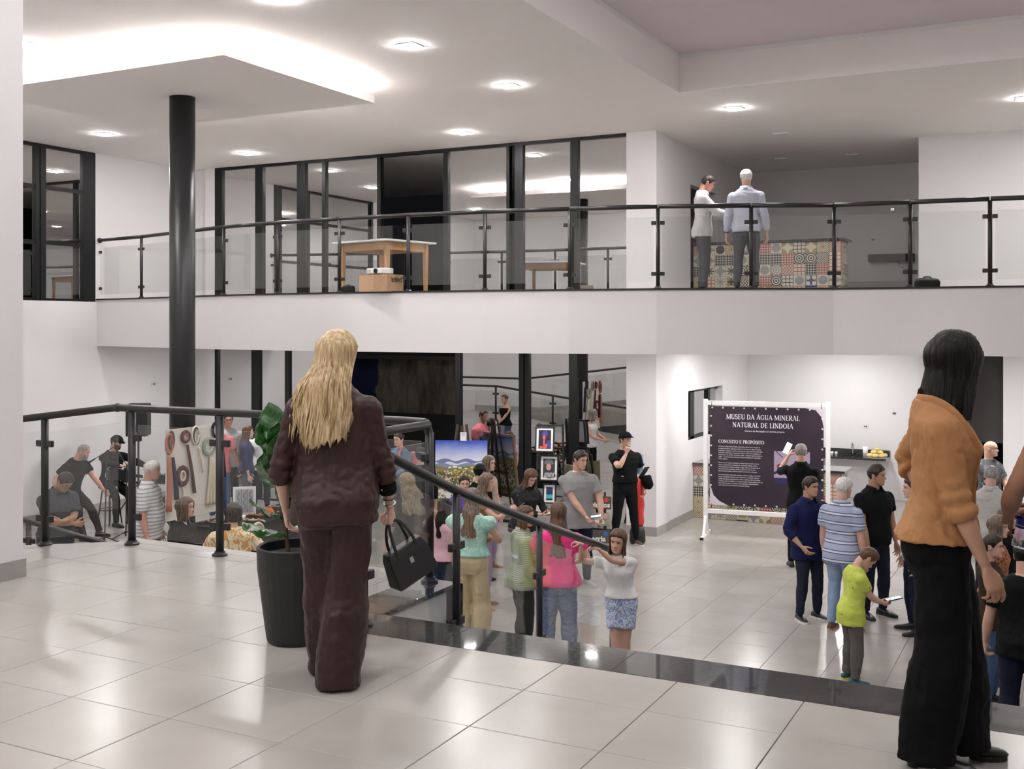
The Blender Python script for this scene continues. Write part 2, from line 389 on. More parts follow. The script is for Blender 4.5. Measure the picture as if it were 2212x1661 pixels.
# -- ceilings
XRc, YRc, ZRc = -4.83, 14.45, 5.45
struct(MB().box((XL - .2, 4.9, ZC), (XRc, NY + .2, ZC + .2)).box((XRc, YRc, ZC), (5.2, NY + .2, ZC + .2)).box((-6.62, -4.7, ZC), (XRc, 4.9, ZC + .2)), 'ceiling', M_ceil)
struct(MB().box((XRc - .01, -4.7, ZRc), (5.2, YRc + .01, ZRc + .1)), 'ceiling_recess', M_recess)
struct(MB().box((XRc - .02, -4.7, ZC + .001), (XRc - .002, YRc, ZRc)).box((XRc - .02, YRc + .002, ZC + .001), (5.2, YRc + .02, ZRc)), 'ceiling_beam', M_ceil)
struct(MB().box((XRc - .002, -4.6, ZRc - .05), (XRc + .012, YRc, ZRc)).box((XRc, YRc - .012, ZRc - .05), (5.1, YRc + .002, ZRc)), 'trim_3', mat('cornice_white', (.85, .84, .83), .6))
# floating panel with its cove light
PX0, PX1, PY0, PY1, PZ = -12.44, -8.27, 9.2, 12.1, 4.68
fp = empty('ceiling_panel', (0, 0, 0), kind='structure')
MB().box((PX0, PY0, PZ), (PX1, PY1, PZ + .10)).build('panel_board', M_ceil, fp)
MB().box((PX0 + .35, PY0 + .35, PZ + .10), (PX1 - .35, PY1 - .35, ZC)).build('panel_core', M_ceil, fp)
for lo, hi in (((PX0 + .14, PY0 + .14, PZ + .10), (PX1 - .14, PY0 + .165, PZ + .125)), ((PX0 + .14, PY1 - .165, PZ + .10), (PX1 - .14, PY1 - .14, PZ + .125)),
               ((PX0 + .14, PY0 + .165, PZ + .10), (PX0 + .165, PY1 - .165, PZ + .125)), ((PX1 - .165, PY0 + .165, PZ + .10), (PX1 - .14, PY1 - .165, PZ + .125))):
    MB().box(lo, hi).build('led_strip', M_cove, fp)
# steel column
col = MB().lathe([(.163, ZL), (.163, PZ + .002)], (-10.28, 10.66, 0), 40).build('column', M_black, smooth=False, kind='structure')
for p_ in col.data.polygons: p_.use_smooth = len(p_.vertices) == 4

# -- balcony slab (bends towards the viewer in the middle)
EDGE = []
for px, h in ((213, 127.5), (300, 133), (478, 147.5), (594, 154), (728, 160), (877, 165.5), (1043, 170.5), (1227, 174.8), (1418, 178.6), (1620, 180), (1800, 180.5), (1965, 185), (2138, 190), (2330, 195)):
    EDGE.append(at(px, 1.1 * F / h))
EDGE[0] = (XL, EDGE[0][1])
poly = EDGE + [(5, EDGE[-1][1]), (5, RY), (NX1, RY), (NX1, NY), (NX0, NY), (NX0, YB + .1), (XL, YB + .1)]
struct(MB().prism(poly, ZS, ZB - .012), 'balcony_slab', M_wall)
struct(MB().prism([(x, y + .0) for x, y in poly], ZB - .012, ZB), 'floor', M_tile)
kb = MB()
for (x0, y0), (x1, y1) in zip(EDGE[:-1], EDGE[1:]): kb.bar((x0, y0, ZB - .006), (x1, y1, ZB - .006), .02, .012)
struct(kb, 'trim_4', M_blackm)

# -- lamps in the ceilings
led = 0
def downlight(x, y, z, on=True, label=None, w=.105, group='square ceiling downlights', power=1.0):
    o = empty('ceiling_light', (x, y, z), 0, label, 'ceiling light', group)
    MB().box((-w - .012, -w - .012, -.014), (w + .012, w + .012, -.0005)).build('light_frame', mat('light_frame_white', (.85, .85, .85), .4), o)
    MB().box((-w, -w, -.022 if on else -.018), (w, w, -.0141)).build('diffuser', M_led if on else M_ledoff, o)
    return o
LAMPS = [((885, 97), 'square downlight glowing above the walkway, right of the floating ceiling panel'), ((1100, 184), 'square downlight between the floating panel and the ceiling recess corner'),
         ((1000, 286), 'square downlight close to the top of the upstairs windows, above the table'), ((535, 331), 'square downlight above the left end of the upstairs windows'),
         ((225, 289), 'square downlight above the left wall, left of the black column'), ((46, 92), 'square downlight half hidden by the white pier near the cove glow'),
         ((600, -4), 'square downlight cut by the top edge of the picture'), ((1587, 233), 'square downlight beyond the ceiling recess, above the railing')]
for (px, py), lb in LAMPS:
    d = (ZC - EYE) * F / (HY - py); x, y = at(px, d); downlight(x, y, ZC, True, lb)
d = (PZ - EYE) * F / (HY - 245); x, y = at(621, d); downlight(x, y + .25, ZC, True, 'square downlight seen just past the far edge of the floating panel')
for (px, py), lb in (((1688, 289), 'unlit square downlight nearest the ceiling recess, above the upstairs pantry'), ((1690, 343), 'unlit square downlight above the pantry, straight behind another one'), ((1843, 334), 'unlit square downlight above the pantry, beside the white wall corner')):
    d = (ZC - EYE) * F / (HY - py); x, y = at(px, d); downlight(x, y, ZC, False, lb, group='unlit pantry downlights')
# more of the same lamps outside the picture: over the landing, the walkway and under the balcony
for x, y, z in ((-14.6, 8, ZC), (-5.7, 6.5, ZC), (-5.7, 3.4, ZC), (-5.7, .4, ZC), (-10, 6.6, ZC), (-.6, 17, ZC), (.9, 18.2, ZC),
                (-2, 10, ZRc), (1.5, 10, ZRc), (-2, 5.5, ZRc), (1.5, 5.5, ZRc), (-2.5, 1.8, ZRc), (1.5, 1.8, ZRc), (-2, -2, ZRc), (-5.7, -2.5, ZC),
                (-14, 15.3, ZS), (-11, 15.3, ZS), (-8, 15.5, ZS), (-5, 15.9, ZS), (-2.5, 17, ZS), (-4.9, 18.6, ZS), (-4.0, 21.3, ZS), (-.8, 17.5, ZS), (1.8, 17, ZS)):
    downlight(x, y, z, True, 'square downlight of the same row outside the picture', group='downlights outside the picture')
# ================================================================== windows
def window(name, y, z0, z1, mulls, panes, extra=None, axis='y', top=True):
    """mulls: (a0, a1) spans along the wall; panes: spans of glass."""
    w = empty(name, (0, 0, 0), kind='structure')
    def bxx(mb, a0, a1, b0, b1, c0, c1):
        return mb.box((a0, b0, c0), (a1, b1, c1)) if axis == 'y' else mb.box((b0, a0, c0), (b1, a1, c1))
    for a0, a1 in mulls: bxx(MB(), a0, a1, y - .03, y + .08, z0, z1).build('mullion', M_frame, w, bevel=.004)
    for a0, a1 in panes: bxx(MB(), a0, a1, y + .02, y + .028, z0 + .02, z1 - .02).build('pane', M_pane, w)
    lo = min(a for a, _ in mulls + panes); hi = max(b for _, b in mulls + panes)
    if top: bxx(MB(), lo, hi, y - .025, y + .07, z1 - .055, z1).build('head_frame', M_frame, w)
    bxx(MB(), lo, hi, y - .02, y + .06, z0, z0 + .035).build('sill_frame', M_frame, w)
    return w
def spans(l, y=YB): return [(on_y(a, y)[1], on_y(b, y)[1]) for a, b in l]
window('window_1', YB, ZB, ZC, spans([(466, 481), (553, 569), (643, 661), (697, 705), (816, 824)]), spans([(480, 554), (568, 644), (660, 698), (704, 817)]))
window('window_2', YB, ZB, ZC, spans([(959, 969), (1095, 1102), (1113, 1131), (1233, 1250)]), spans([(968, 1096), (1130, 1234), (1249, 1356)]))
MB().box((bx(816), YB - .02, ZC - .06), (bx(966), YB + .07, ZC)).build('trim_5', M_frame, kind='structure')
window('window_3', YB, ZL, ZS + .02, spans([(455, 471), (545, 562), (617, 626)]), spans([(470, 546), (561, 618), (625, 722)]))
window('window_4', YB, ZL, ZS + .02, spans([(985, 996), (1122, 1132), (1135, 1144), (1230, 1248)]), spans([(995, 1123), (1143, 1231), (1247, 1356)]))
MB().box((bx(720), YB - .03, ZL), (bx(732), YB + .08, ZS + .02)).build('trim_6', M_frame, kind='structure')
# upper window of the left wall
yv = lambda px: on_x(px, XL)[1]
w5 = window('window_5', XL - .07, 2.17, ZC, [(WY0, WY0 + .1), (yv(77), yv(85)), (yv(87), yv(99)), (yv(180), WY1)], [(WY0 + .1, yv(77)), (yv(99), yv(180))], axis='x')
for z in (4.14, 3.16): MB().box((XL - .08, WY0, z), (XL - .01, WY1, z + .065)).build('transom', M_frame, w5)
# dark window and doorway in the pantry side walls
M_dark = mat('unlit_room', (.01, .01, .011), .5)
w6 = empty('window_6', (0, 0, 0), kind='structure')
for a, b in ((wy0, wy0 + .06), (wy0 + .42, wy0 + .66), (wy1 - .62, wy1 - .5)): MB().box((NX0 - .2, a, wz0), (NX0 - .12, b, wz1)).build('mullion', M_frame, w6)
for z in (wz0, wz1 - .05): MB().box((NX0 - .2, wy0, z), (NX0 - .12, wy1, z + .05)).build('sill_frame', M_frame, w6)
MB().box((NX0 - .17, wy0 + .06, wz0), (NX0 - .162, wy1, wz1)).build('pane', M_pane, w6)
struct(MB().box((NX0 - .24, uy0 - .1, ZB), (NX0 - .2, uy1 + .1, uz1 + .1)), 'doorway_dark_sheet', M_dark)  # near-black sheet closing the doorway, its colour standing in for an unlit room
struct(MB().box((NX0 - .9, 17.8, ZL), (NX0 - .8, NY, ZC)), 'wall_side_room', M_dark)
# garden wall outside the open sliding door
def garden(nt, x, y, z, P):
    n = N(nt, 'TexNoise', _2=1.3, _3=8.0, _4=.7); mp = N(nt, 'Mapping'); mp.inputs['Scale'].default_value = (1.6, 1, .45)
    nt.links.new(P, mp.inputs[0]); nt.links.new(mp.outputs[0], n.inputs['Vector'])
    r = N(nt, 'ValToRGB'); e = r.color_ramp.elements; e[0].position = .36; e[0].color = (.012, .011, .010, 1); e[1].position = .66; e[1].color = (.26, .235, .17, 1)
    nt.links.new(n.outputs['Fac'], r.inputs[0])
    edge = mth(nt, 'ADD', x, mth(nt, 'MULTIPLY', n.outputs['Fac'], 1.4))
    return mixc(nt, mth(nt, 'GREATER_THAN', edge, GX + .7), (.012, .018, .075), r.outputs[0])
GY = 20.2; GX = on_y(818, GY)[1]
M_garden = pmat('stained_garden_wall', garden, .9, bump=(9, .3))
gz0, gz1 = zat(892, on_y(880, GY)[0]), zat(776, on_y(880, GY)[0])
struct(MB().box((-17, GY, gz0), (-6.8, GY + .2, gz1)), 'wall_garden', M_garden)
struct(MB().box((-17, GY - .25, gz1), (-6.8, GY + .3, gz1 + .09)), 'trim_7', mat('old_wood_beam', (.06, .05, .045), .8))
struct(MB().box((-17, YB + .3, ZL - .2), (-6.8, GY + 3, ZL - .1)), 'ground', mat('dark_soil', (.015, .016, .010), .9))
struct(MB().box((-17, GY - .02, ZL - .1), (-6.8, GY + .1, gz0)), 'wall_garden', mat('dark_plinth', (.02, .02, .02), .9))
# small fittings on the walls
so = empty('light_switch', (XL + .012, yv(332), zat(829, on_x(332, XL)[0])), 0, 'small white switch plate on the white wall beside the black column', 'switch')
MB().box((-.012, -.06, -.04), (0, .06, .04)).build('plate', mat('switch_white', (.72, .70, .70), .4), so); MB().box((0, -.03, -.02), (.004, -.012, .02)).build('rocker', M_blackm, so); MB().box((0, .012, -.02), (.004, .03, .02)).build('rocker', M_blackm, so)

# ================================================================== railings
def clamp(parent, p, t, zc, side, r):
    c = np.array((p[0], p[1], zc)) + np.array(t) * side * (r + .03)
    return MB().obox(c, np.array(t) * .032, np.array((-t[1], t[0], 0)) * .017, (0, 0, .026)).build('clamp', M_black, parent, bevel=.006)
def post(parent, p, h, r, ts, zs, flange=True):
    mb = MB().cyl(p, (p[0], p[1], p[2] + h), r, n=16)
    o = mb.build('post', M_black, parent, smooth=False)
    for q in o.data.polygons: q.use_smooth = len(q.vertices) == 4
    if flange: MB().lathe([(r + .028, 0), (r + .028, .012), (r + .012, .022), (r + .008, .035)], p, 20).build('flange', M_black, o)
    for t, s in ts:
        for z in zs: clamp(o, p, t, p[2] + z, s, r)
    return o
def panel(parent, a, b, z0a, z1a, z0b, z1b, th=.008):
    a, b = np.array(a[:2]), np.array(b[:2]); t = (b - a) / np.linalg.norm(b - a); nrm = np.array((-t[1], t[0])) * th / 2
    V = []
    for s in (-1, 1):
        for q, z in ((a, z0a), (b, z0b), (b, z1b), (a, z1a)): V.append((q[0] + s * nrm[0], q[1] + s * nrm[1], z))
    return MB().add(V, [(3, 2, 1, 0), (4, 5, 6, 7), (0, 1, 5, 4), (1, 2, 6, 5), (2, 3, 7, 6), (3, 0, 4, 7)]).build('glass_panel', M_glass, parent)
def unit(a, b):
    d = np.array((b[0] - a[0], b[1] - a[1], 0.0)); return d / np.linalg.norm(d)
# balcony
br = empty('balcony_railing', (0, 0, 0), 0, 'long black railing with glass panels along the upstairs balcony edge', 'railing')
PTS = [(x, y + .06) for x, y in EDGE]
for i in range(len(PTS)):
    x, y = PTS[i]
    if i > 0:
        ts = [(unit(PTS[i - 1], PTS[i]), -1)] + ([(unit(PTS[i], PTS[i + 1]), 1)] if i + 1 < len(PTS) else [])
        post(br, (x, y, ZB), 1.08, .027, ts, (.2, .88))
    if i + 1 < len(PTS):
        a, b = np.array(PTS[i]), np.array(PTS[i + 1]); t = unit(a, b)[:2]
        MB().cyl((*(a + t * .006), ZB + 1.1), (*(b - t * .006), ZB + 1.1), .031, n=16).build('handrail', M_black, br, smooth=True)
        panel(br, a + t * (.06 if i else .03), b - t * .06, ZB + .09, ZB + .96, ZB + .09, ZB + .96)
x, y = PTS[0]; t = unit(PTS[0], PTS[1])
MB().lathe([(.05, 0), (.05, .02), (.035, .03)], (0, 0, 0), 16).build('wall_flange', M_black, br, loc=(XL, y, ZB + 1.1)).rotation_euler = (0, R(90), 0)
for z in (.2, .88): clamp(br, (x + .03, y, ZB), t, ZB + z, 0, .0)

# landing: front along y = 6.28, return beside the stairs
LR = empty('landing_railing', (0, 0, 0), 0, 'black railing with glass panels around the landing behind the potted plant', 'railing')
LY, LX, LH = 6.27, -3.84, 1.07
lp = [(-6.66, LY, 0), (on_y(475, LY)[1], LY, 0), (-4.72, LY, 0), (LX, LY, 0), (LX, 5.2, 0)]
lp[0] = (on_y(285, LY)[1], LY, 0)
MB().tube(smooth_path([(-6.72, LY, LH), (-5.6, LY, LH), (-4.6, LY, LH), (LX - .09, LY, LH), (LX - .026, LY, LH - .026), (LX, LY, LH - .09)], 6), .029, 16).build('handrail', M_black, LR, smooth=True)
MB().tube([(LX, LY - .02, LH - .014), (LX, 5.2, LH - .014)], .029, 16).build('handrail', M_black, LR, smooth=True)
for i, p in enumerate(lp):
    ts = []
    if i > 0: ts.append((unit(lp[i - 1], p), -1))
    if i < len(lp) - 1: ts.append((unit(p, lp[i + 1]), 1))
    post(LR, p, LH - .03 if i != 3 else LH - .07, .030, ts, (.22, .84))
    if i < len(lp) - 1:
        t = unit(p, lp[i + 1]); a = np.array(p) + t * .065; b = np.array(lp[i + 1]) - t * .065
        panel(LR, a, b, .07, .94, .07, .94)
MB().ell((-6.73, LY, LH), (.036, .036, .036)).build('rail_joint', M_black, LR, smooth=True)
# ramp
RR = empty('ramp_railing', (0, 0, 0), 0, 'black railing sloping down with the ramp beside the white pier', 'railing')
rz = lambda x: (x + 6.75) * (ZR / (XR + 6.75))
MB().cyl((-6.74, LY, LH), (XR, LY, ZR + 1.05), .029, n=16).build('handrail', M_black, RR, smooth=True)
MB().cyl((XR, LY, ZR + 1.05), (XL + .05, LY, ZR + 1.05), .029, n=16).build('handrail', M_black, RR, smooth=True)
rp = [on_y(97, LY)[1], -9.0, -10.6, -12.2, XR]
prev = -6.66
for x in rp:
    post(RR, (x, LY, rz(x)), 1.04, .030, [((1, 0, 0), -1), ((1, 0, 0), 1)], (.22, .84))
    panel(RR, (x + .06, LY), (prev - .06, LY), rz(x) + .07, rz(x) + .94, rz(prev) + .07, rz(prev) + .94); prev = x
R2 = empty('ramp_railing', (0, 0, 0), 0, 'lower black ramp railing running down to the lower floor, behind the landing glass', 'railing')
r2 = lambda x: ZR + (x - XR) / (-6.6 - XR) * (ZL - ZR)
MB().cyl((XR, 8.12, ZR + .93), (-7.6, 8.12, r2(-7.6) + .93), .029, n=16).build('handrail', M_black, R2, smooth=True)
MB().cyl((XL + .05, 8.12, ZR + .93), (XR, 8.12, ZR + .93), .029, n=16).build('handrail', M_black, R2, smooth=True)
MB().tube(smooth_path([(-7.62, 8.12, r2(-7.6) + .93), (-7.4, 8.12, r2(-7.4) + .92), (-7.32, 8.12, r2(-7.4) + .8), (-7.32, 8.12, r2(-7.4) + .0)], 5), .029, 14).build('handrail', M_black, R2, smooth=True)
prev = None
for x in (XL + .1, -15.2, XR, -12.2, on_y(62, 8.12)[1], -8.6):
    z = r2(x) if x > XR else ZR
    post(R2, (x, 8.12, z), .9, .030, [((1, 0, 0), -1), ((1, 0, 0), 1)], (.2, .72))
    if prev is not None:
        zp = r2(prev) if prev > XR else ZR
        panel(R2, (prev + .06, 8.12), (x - .06, 8.12), zp + .07, zp + .8, z + .07, z + .8)
    prev = x
# stair
SR = empty('stair_railing', (0, 0, 0), 0, 'black stair railing sloping down from the landing to the girl in white', 'railing')
nz = lambda y: -math.floor(max(0, (y - YE) / TR + 1)) * RH if y > YE else 0
SX = -3.62
pr = [(SX, 5.19, 1.04), (SX, 5.42, .955), (SX, 6.25, .63), (SX, 7.51, .21), (SX, 9.10, -.30), (SX, 9.2, -.38), (SX, 9.2, -.45)]
MB().tube(smooth_path(pr, 6), .0305, 16).build('handrail', M_black, SR, smooth=True)
rzs = lambda y: np.interp(y, [p[1] for p in pr[:5]], [p[2] for p in pr[:5]])
prev = 5.19
post(SR, (SX, 5.19, 0), 1.03, .026, [((0, 1, 0), 1)], (.28, .84))
for y in (6.25, 7.51, 9.0):
    zb = nz(y); post(SR, (SX, y, zb), rzs(y) - zb - .01, .026, [((0, 1, 0), -1), ((0, 1, 0), 1)], (.2, .70))
    a, b = prev + .055, y - .055
    panel(SR, (SX, a), (SX, b), rzs(a) - .90, rzs(a) - .12, rzs(b) - .90, rzs(b) - .12); prev = y
# ================================================================== people
def foldtex(nm, size, depth=2):
    t = bpy.data.textures.new(nm, 'CLOUDS'); t.noise_scale = size; t.noise_depth = depth; return t
TX_A, TX_B = foldtex('folds_a', .17), foldtex('folds_b', .06, 1)
TX_B.noise_type = 'HARD_NOISE'
def folds(o, a=.03, b=.010):
    for tx, st in ((TX_A, a), (TX_B, b)):
        if st: m = o.modifiers.new('folds', 'DISPLACE'); m.texture = tx; m.texture_coords = 'GLOBAL'; m.strength = st; m.mid_level = .40
SKIN = {}
def skin(k):
    cols = {'light': (.60, .36, .27), 'fair': (.66, .42, .33), 'tan': (.46, .26, .175), 'red': (.60, .30, .22), 'brown': (.38, .20, .13)}
    return mat('skin_' + k, cols[k], .5, sub=.12, var=(14, .06))
M_eye = mat('eye_white', (.75, .72, .70), .3); M_iris = mat('iris_dark', (.03, .02, .015), .2); M_lip = mat('lips', (.42, .15, .13), .45); M_brow = mat('eyebrow', (.05, .032, .022), .8)
M_lens = glass('spectacle_glass', 1.2)
def hairmat(name, c1, c2, rough=.42, sc=(70, 70, 5)):
    if name in MATS: return MATS[name]
    def fn(nt, x, y, z, P):
        mp = N(nt, 'Mapping'); mp.inputs['Scale'].default_value = sc; n = N(nt, 'TexNoise', _2=1.0, _3=3.0); nt.links.new(P, mp.inputs[0]); nt.links.new(mp.outputs[0], n.inputs['Vector'])
        r = N(nt, 'MapRange', _1=.32, _2=.68); nt.links.new(n.outputs['Fac'], r.inputs[0]); return mixc(nt, r.outputs[0], c1, c2)
    m = pmat(name, fn, rough, bump=(sc, .55)); m.node_tree.nodes['Principled BSDF'].inputs['Specular IOR Level'].default_value = .35; return m
H_dark = hairmat('hair_dark_brown', (.012, .008, .006), (.045, .028, .020))
H_black = hairmat('hair_black', (.0025, .002, .002), (.010, .008, .0075)); MATS['hair_black'].node_tree.nodes['Principled BSDF'].inputs['Specular IOR Level'].default_value = .2
H_brown = hairmat('hair_brown', (.055, .028, .015), (.16, .085, .048))
H_ash = hairmat('hair_ash_brown', (.07, .048, .035), (.24, .175, .125))
H_grey = hairmat('hair_grey', (.16, .15, .14), (.36, .345, .33))
H_white = hairmat('hair_white', (.48, .46, .44), (.78, .76, .74))
H_blond = hairmat('hair_blond', (.36, .235, .11), (.78, .60, .36))
H_dblond = hairmat('hair_dark_blond', (.15, .10, .055), (.40, .30, .18))

def cloth(name, col, rough=.85, b=((38, 38, 22), .25), **k): return mat(name, col, rough, spec=.18, bump=b, **k)

def lerp(a, b, t): return a + (b - a) * t
def unitv(v): v = np.array(v, float); return v / (np.linalg.norm(v) + 1e-12)
def sstep(a, b, x): t = np.clip((x - a) / (b - a), 0, 1); return t * t * (3 - 2 * t)

# ---- head: rings from chin to crown, local axes x = right, y = face, z = up, centre between the ears; 0.23 m tall
_Z = [-.115, -.112, -.10, -.085, -.065, -.045, -.02, 0, .02, .045, .07, .09, .104, .112, .115]
_YF = [.045, .066, .080, .0805, .081, .082, .083, .0835, .088, .089, .080, .062, .040, .018, .002]
_YB = [.0, -.010, -.022, -.034, -.052, -.072, -.090, -.098, -.1005, -.098, -.085, -.066, -.044, -.022, -.002]
_W = [.012, .024, .040, .050, .057, .062, .067, .070, .073, .0745, .069, .056, .039, .020, .002]
def head_base(z, th, pw=2.25):
    yf, yb, w = np.interp(z, _Z, _YF), np.interp(z, _Z, _YB), np.interp(z, _Z, _W)
    c, s = np.cos(th), np.sin(th)
    x = w * np.sign(c) * np.abs(c) ** (2 / pw); cy = (yf + yb) / 2; y = cy + (yf - yb) / 2 * np.sign(s) * np.abs(s) ** (2 / pw)
    return x, y
def th_grid(n):         # denser at the face (th = pi/2)
    u = np.linspace(0, 2 * math.pi, n, endpoint=False); return u + .38 * np.cos(u)
def head_rings(n=44, m=34, female=False):
    zs = np.concatenate([np.linspace(-.115, .03, int(m * .66)), np.linspace(.03, .115, m - int(m * .66) + 1)[1:]]); th = th_grid(n); RG = []
    for z in zs:
        x, y = head_base(z, th); f = (y > .02).astype(float) * sstep(.02, .06, y); ax = np.abs(x)
        nb = np.interp(z, [-.050, -.044, -.034, -.01, .014], [0, .55, 1, .45, 0]); wn = np.interp(z, [-.05, -.034, .012], [.015, .012, .008])
        y = y + f * (.027 * nb * np.exp(-(x / wn) ** 2))
        y = y + f * (.0045 * np.exp(-((z - .021) / .009) ** 2) * np.exp(-(ax / .045) ** 4) * (.5 if female else 1))
        y = y - f * .011 * np.exp(-((ax - .031) / .017) ** 2 - ((z - .001) / .011) ** 2)
        y = y + f * .004 * np.exp(-((ax - .043) / .018) ** 2 - ((z + .028) / .018) ** 2)
        y = y + f * .0055 * np.exp(-((z + .0625) / .0055) ** 2) * np.exp(-(x / .020) ** 2) + f * .005 * np.exp(-((z + .0735) / .006) ** 2) * np.exp(-(x / .016) ** 2)
        y = y - f * .003 * np.exp(-((z + .084) / .006) ** 2) * np.exp(-(x / .02) ** 2) + f * .006 * np.exp(-((z + .100) / .012) ** 2) * np.exp(-(x / .022) ** 2)
        RG.append(np.stack([x, y, np.full(n, z)], 1))
    return np.array(RG)
HEADS = {f: head_rings(female=f) for f in (False, True)}
def add_head(mb, fr, female=False, brows=True, scale=1.0):
    """fr(P) maps head coordinates to body coordinates; materials: 0 skin, 1 eye, 2 iris, 3 lips, 4 brow."""
    mb.rings(fr(HEADS[female]))
    for s in (-1, 1):
        E = MB().ell((s * .031, .0655, .001), (.0135, .010, .0082), 10, 6); mb.add(fr(E.v[0]), E.f, 1)
        E = MB().ell((s * .031, .0742, .001), (.0056, .0022, .0060), 8, 5); mb.add(fr(E.v[0]), E.f, 2)
        lid = [(s * .016, .0765, .001), (s * .024, .0795, .008), (s * .033, .0785, .009), (s * .044, .0715, .003)]
        T = MB().tube(smooth_path(lid, 3), .0016, 5); mb.add(fr(T.v[0]), T.f, 4)
        if brows:
            T = MB().tube(smooth_path([(s * .012, .0905, .0185), (s * .026, .0895, .0235), (s * .040, .081, .0215), (s * .048, .0735, .016)], 3), [(.0026, .0026)] * 9 + [(.001, .001)], 6) if False else MB().tube([(s * .012, .0905, .0185), (s * .026, .0895, .0235), (s * .040, .081, .0215), (s * .048, .0735, .016)], [.0024, .0032, .0028, .001], 6)
            mb.add(fr(T.v[0]), T.f, 4)
        for (dx, dy, dz, rx, ry, rz_) in ((.074, -.012, -.004, .0075, .019, .031), (.079, -.018, .012, .005, .016, .017)):
            E = MB().ell((s * dx, dy, dz), (rx, ry, rz_), 8, 7); mb.add(fr(E.v[0]), E.f, 0)
    E = MB().ell((0, .0845, -.0665), (.020, .0052, .0058), 12, 6); mb.add(fr(E.v[0]), E.f, 3)
    T = MB().tube([(-.020, .079, -.0662), (0, .0905, -.0668), (.020, .079, -.0662)], [.0006, .0012, .0006], 5); mb.add(fr(T.v[0]), T.f, 2)

HL = [(0, .066), (35, .058), (55, .044), (68, .012), (80, -.018), (90, .012), (104, .006), (118, -.045), (150, -.072), (180, -.078)]
def hair_cap(mb, fr, th_=.012, line=HL, top=1.0, n=44, m=30, zmin=-.11, rough=.0, seed=1, sweep=0.0):
    """hair shell on the scalp; line: hairline height by angle from the face."""
    th = th_grid(n); rng = np.random.RandomState(seed); ph = np.degrees(np.abs(((th - math.pi / 2 + math.pi) % (2 * math.pi)) - math.pi))
    la, lz = [a for a, _ in line], [b for _, b in line]; zl = np.interp(ph, la, lz); RG = []
    for z in np.linspace(zmin, .115, m):
        x, y = head_base(z, th); k = sstep(-.004, .016, z - zl); t = th_ * k * (1 + .0 * z); u = np.hypot(x, y + .005) + 1e-6; up = sstep(.05, .115, z)
        wob = 1 + rough * rng.randn(n)
        off = np.where(k > 0, t * wob, -.008)
        zz = z + np.where(k > 0, off * up * top + .004 * k, 0)
        s = 1 + off * (1 - .3 * up) / np.maximum(u, .012) * np.where(u > .012, 1, .0)
        RG.append(np.stack([x * s + sweep * k * up * .01, (y + .005) * s - .005, zz], 1))
    RG = np.array(RG); keep = (np.linspace(zmin, .115, m)[:, None] - zl[None, :]) > -.012
    Fc = []
    for i in range(m - 1):
        for j in range(n):
            j2 = (j + 1) % n
            if keep[i, j] or keep[i + 1, j] or keep[i + 1, j2] or keep[i, j2]: Fc.append((i * n + j, i * n + j2, (i + 1) * n + j2, (i + 1) * n + j))
    Fc.append(tuple((m - 1) * n + j for j in range(n))); mb.add(fr(RG.reshape(-1, 3)), Fc)
def hair_long(mb, fr, L, spread=.02, back=-.085, phi=118, thick=.016, wave=.006, seed=2, taper=.55, nth=40, lean=0.0, vol=.016, front=0.0):
    """curtain of hair over the sides and back of the head, hanging to z = -L (head axes)."""
    rng = np.random.RandomState(seed); A = np.radians(np.linspace(-phi, phi, nth)); rows = 22; cols = []
    ends = L * (1 - .13 * rng.rand(nth)) * (1 - .22 * np.abs(np.linspace(-1, 1, nth)) ** 2.2 * taper); ph = rng.rand(nth) * 6.28; amp = .5 + rng.rand(nth); G = []
    for inner in (0, 1):
        RG = []
        for i in range(rows):
            t = i / (rows - 1); row = []
            for j, a in enumerate(A):
                th = -math.pi / 2 + a; z = .07 - t * (.07 + ends[j])
                zh = max(z, -.035); x, y = head_base(zh, th); x, y = float(x), float(y)
                u = math.hypot(x, y + .005); off = vol - inner * thick * (1 - .6 * t) + (.0045 * math.sin(j * 2.1 + ph[j] * .3) + .002 * math.sin(j * 5)) * min(1, t * 3)
                x, y = x * (u + off) / u, (y + .005) * (u + off) / u - .005
                f = sstep(.03, -.19, z); tt = max(0, -z - .03)
                x = x * (1 + .12 * f) + math.sin(a) * spread * f * min(1.0, tt / .25) + wave * amp[j] * math.sin(z * 38 + ph[j]) * min(1, tt * 12)
                yt = back + .02 * (1 - abs(math.sin(a))) * -1 + (1 - math.cos(a)) * .055 + inner * .012; y = lerp(y, yt if abs(a) < 1.9 else lerp(y, yt, .5) + front, f * .9) - lean * tt
                if t > .8: x *= 1 - (t - .8) * .9 * taper
                row.append((x, y, z))
            RG.append(row)
        G.append(np.array(RG))
    a, b = G; k = nth; V = np.concatenate([a.reshape(-1, 3), b.reshape(-1, 3)]); o = rows * k; Fc = []
    for i in range(rows - 1):
        for j in range(k - 1):
            Fc.append((i * k + j, (i + 1) * k + j, (i + 1) * k + j + 1, i * k + j + 1)); Fc.append((o + i * k + j, o + i * k + j + 1, o + (i + 1) * k + j + 1, o + (i + 1) * k + j))
    for i in range(rows - 1):
        for j in (0, k - 1): Fc.append((i * k + j, (i + 1) * k + j, o + (i + 1) * k + j, o + i * k + j) if j else (i * k, o + i * k, o + (i + 1) * k, (i + 1) * k))
    for j in range(k - 1): Fc.append(((rows - 1) * k + j, o + (rows - 1) * k + j, o + (rows - 1) * k + j + 1, (rows - 1) * k + j + 1))
    mb.add(fr(V), Fc)

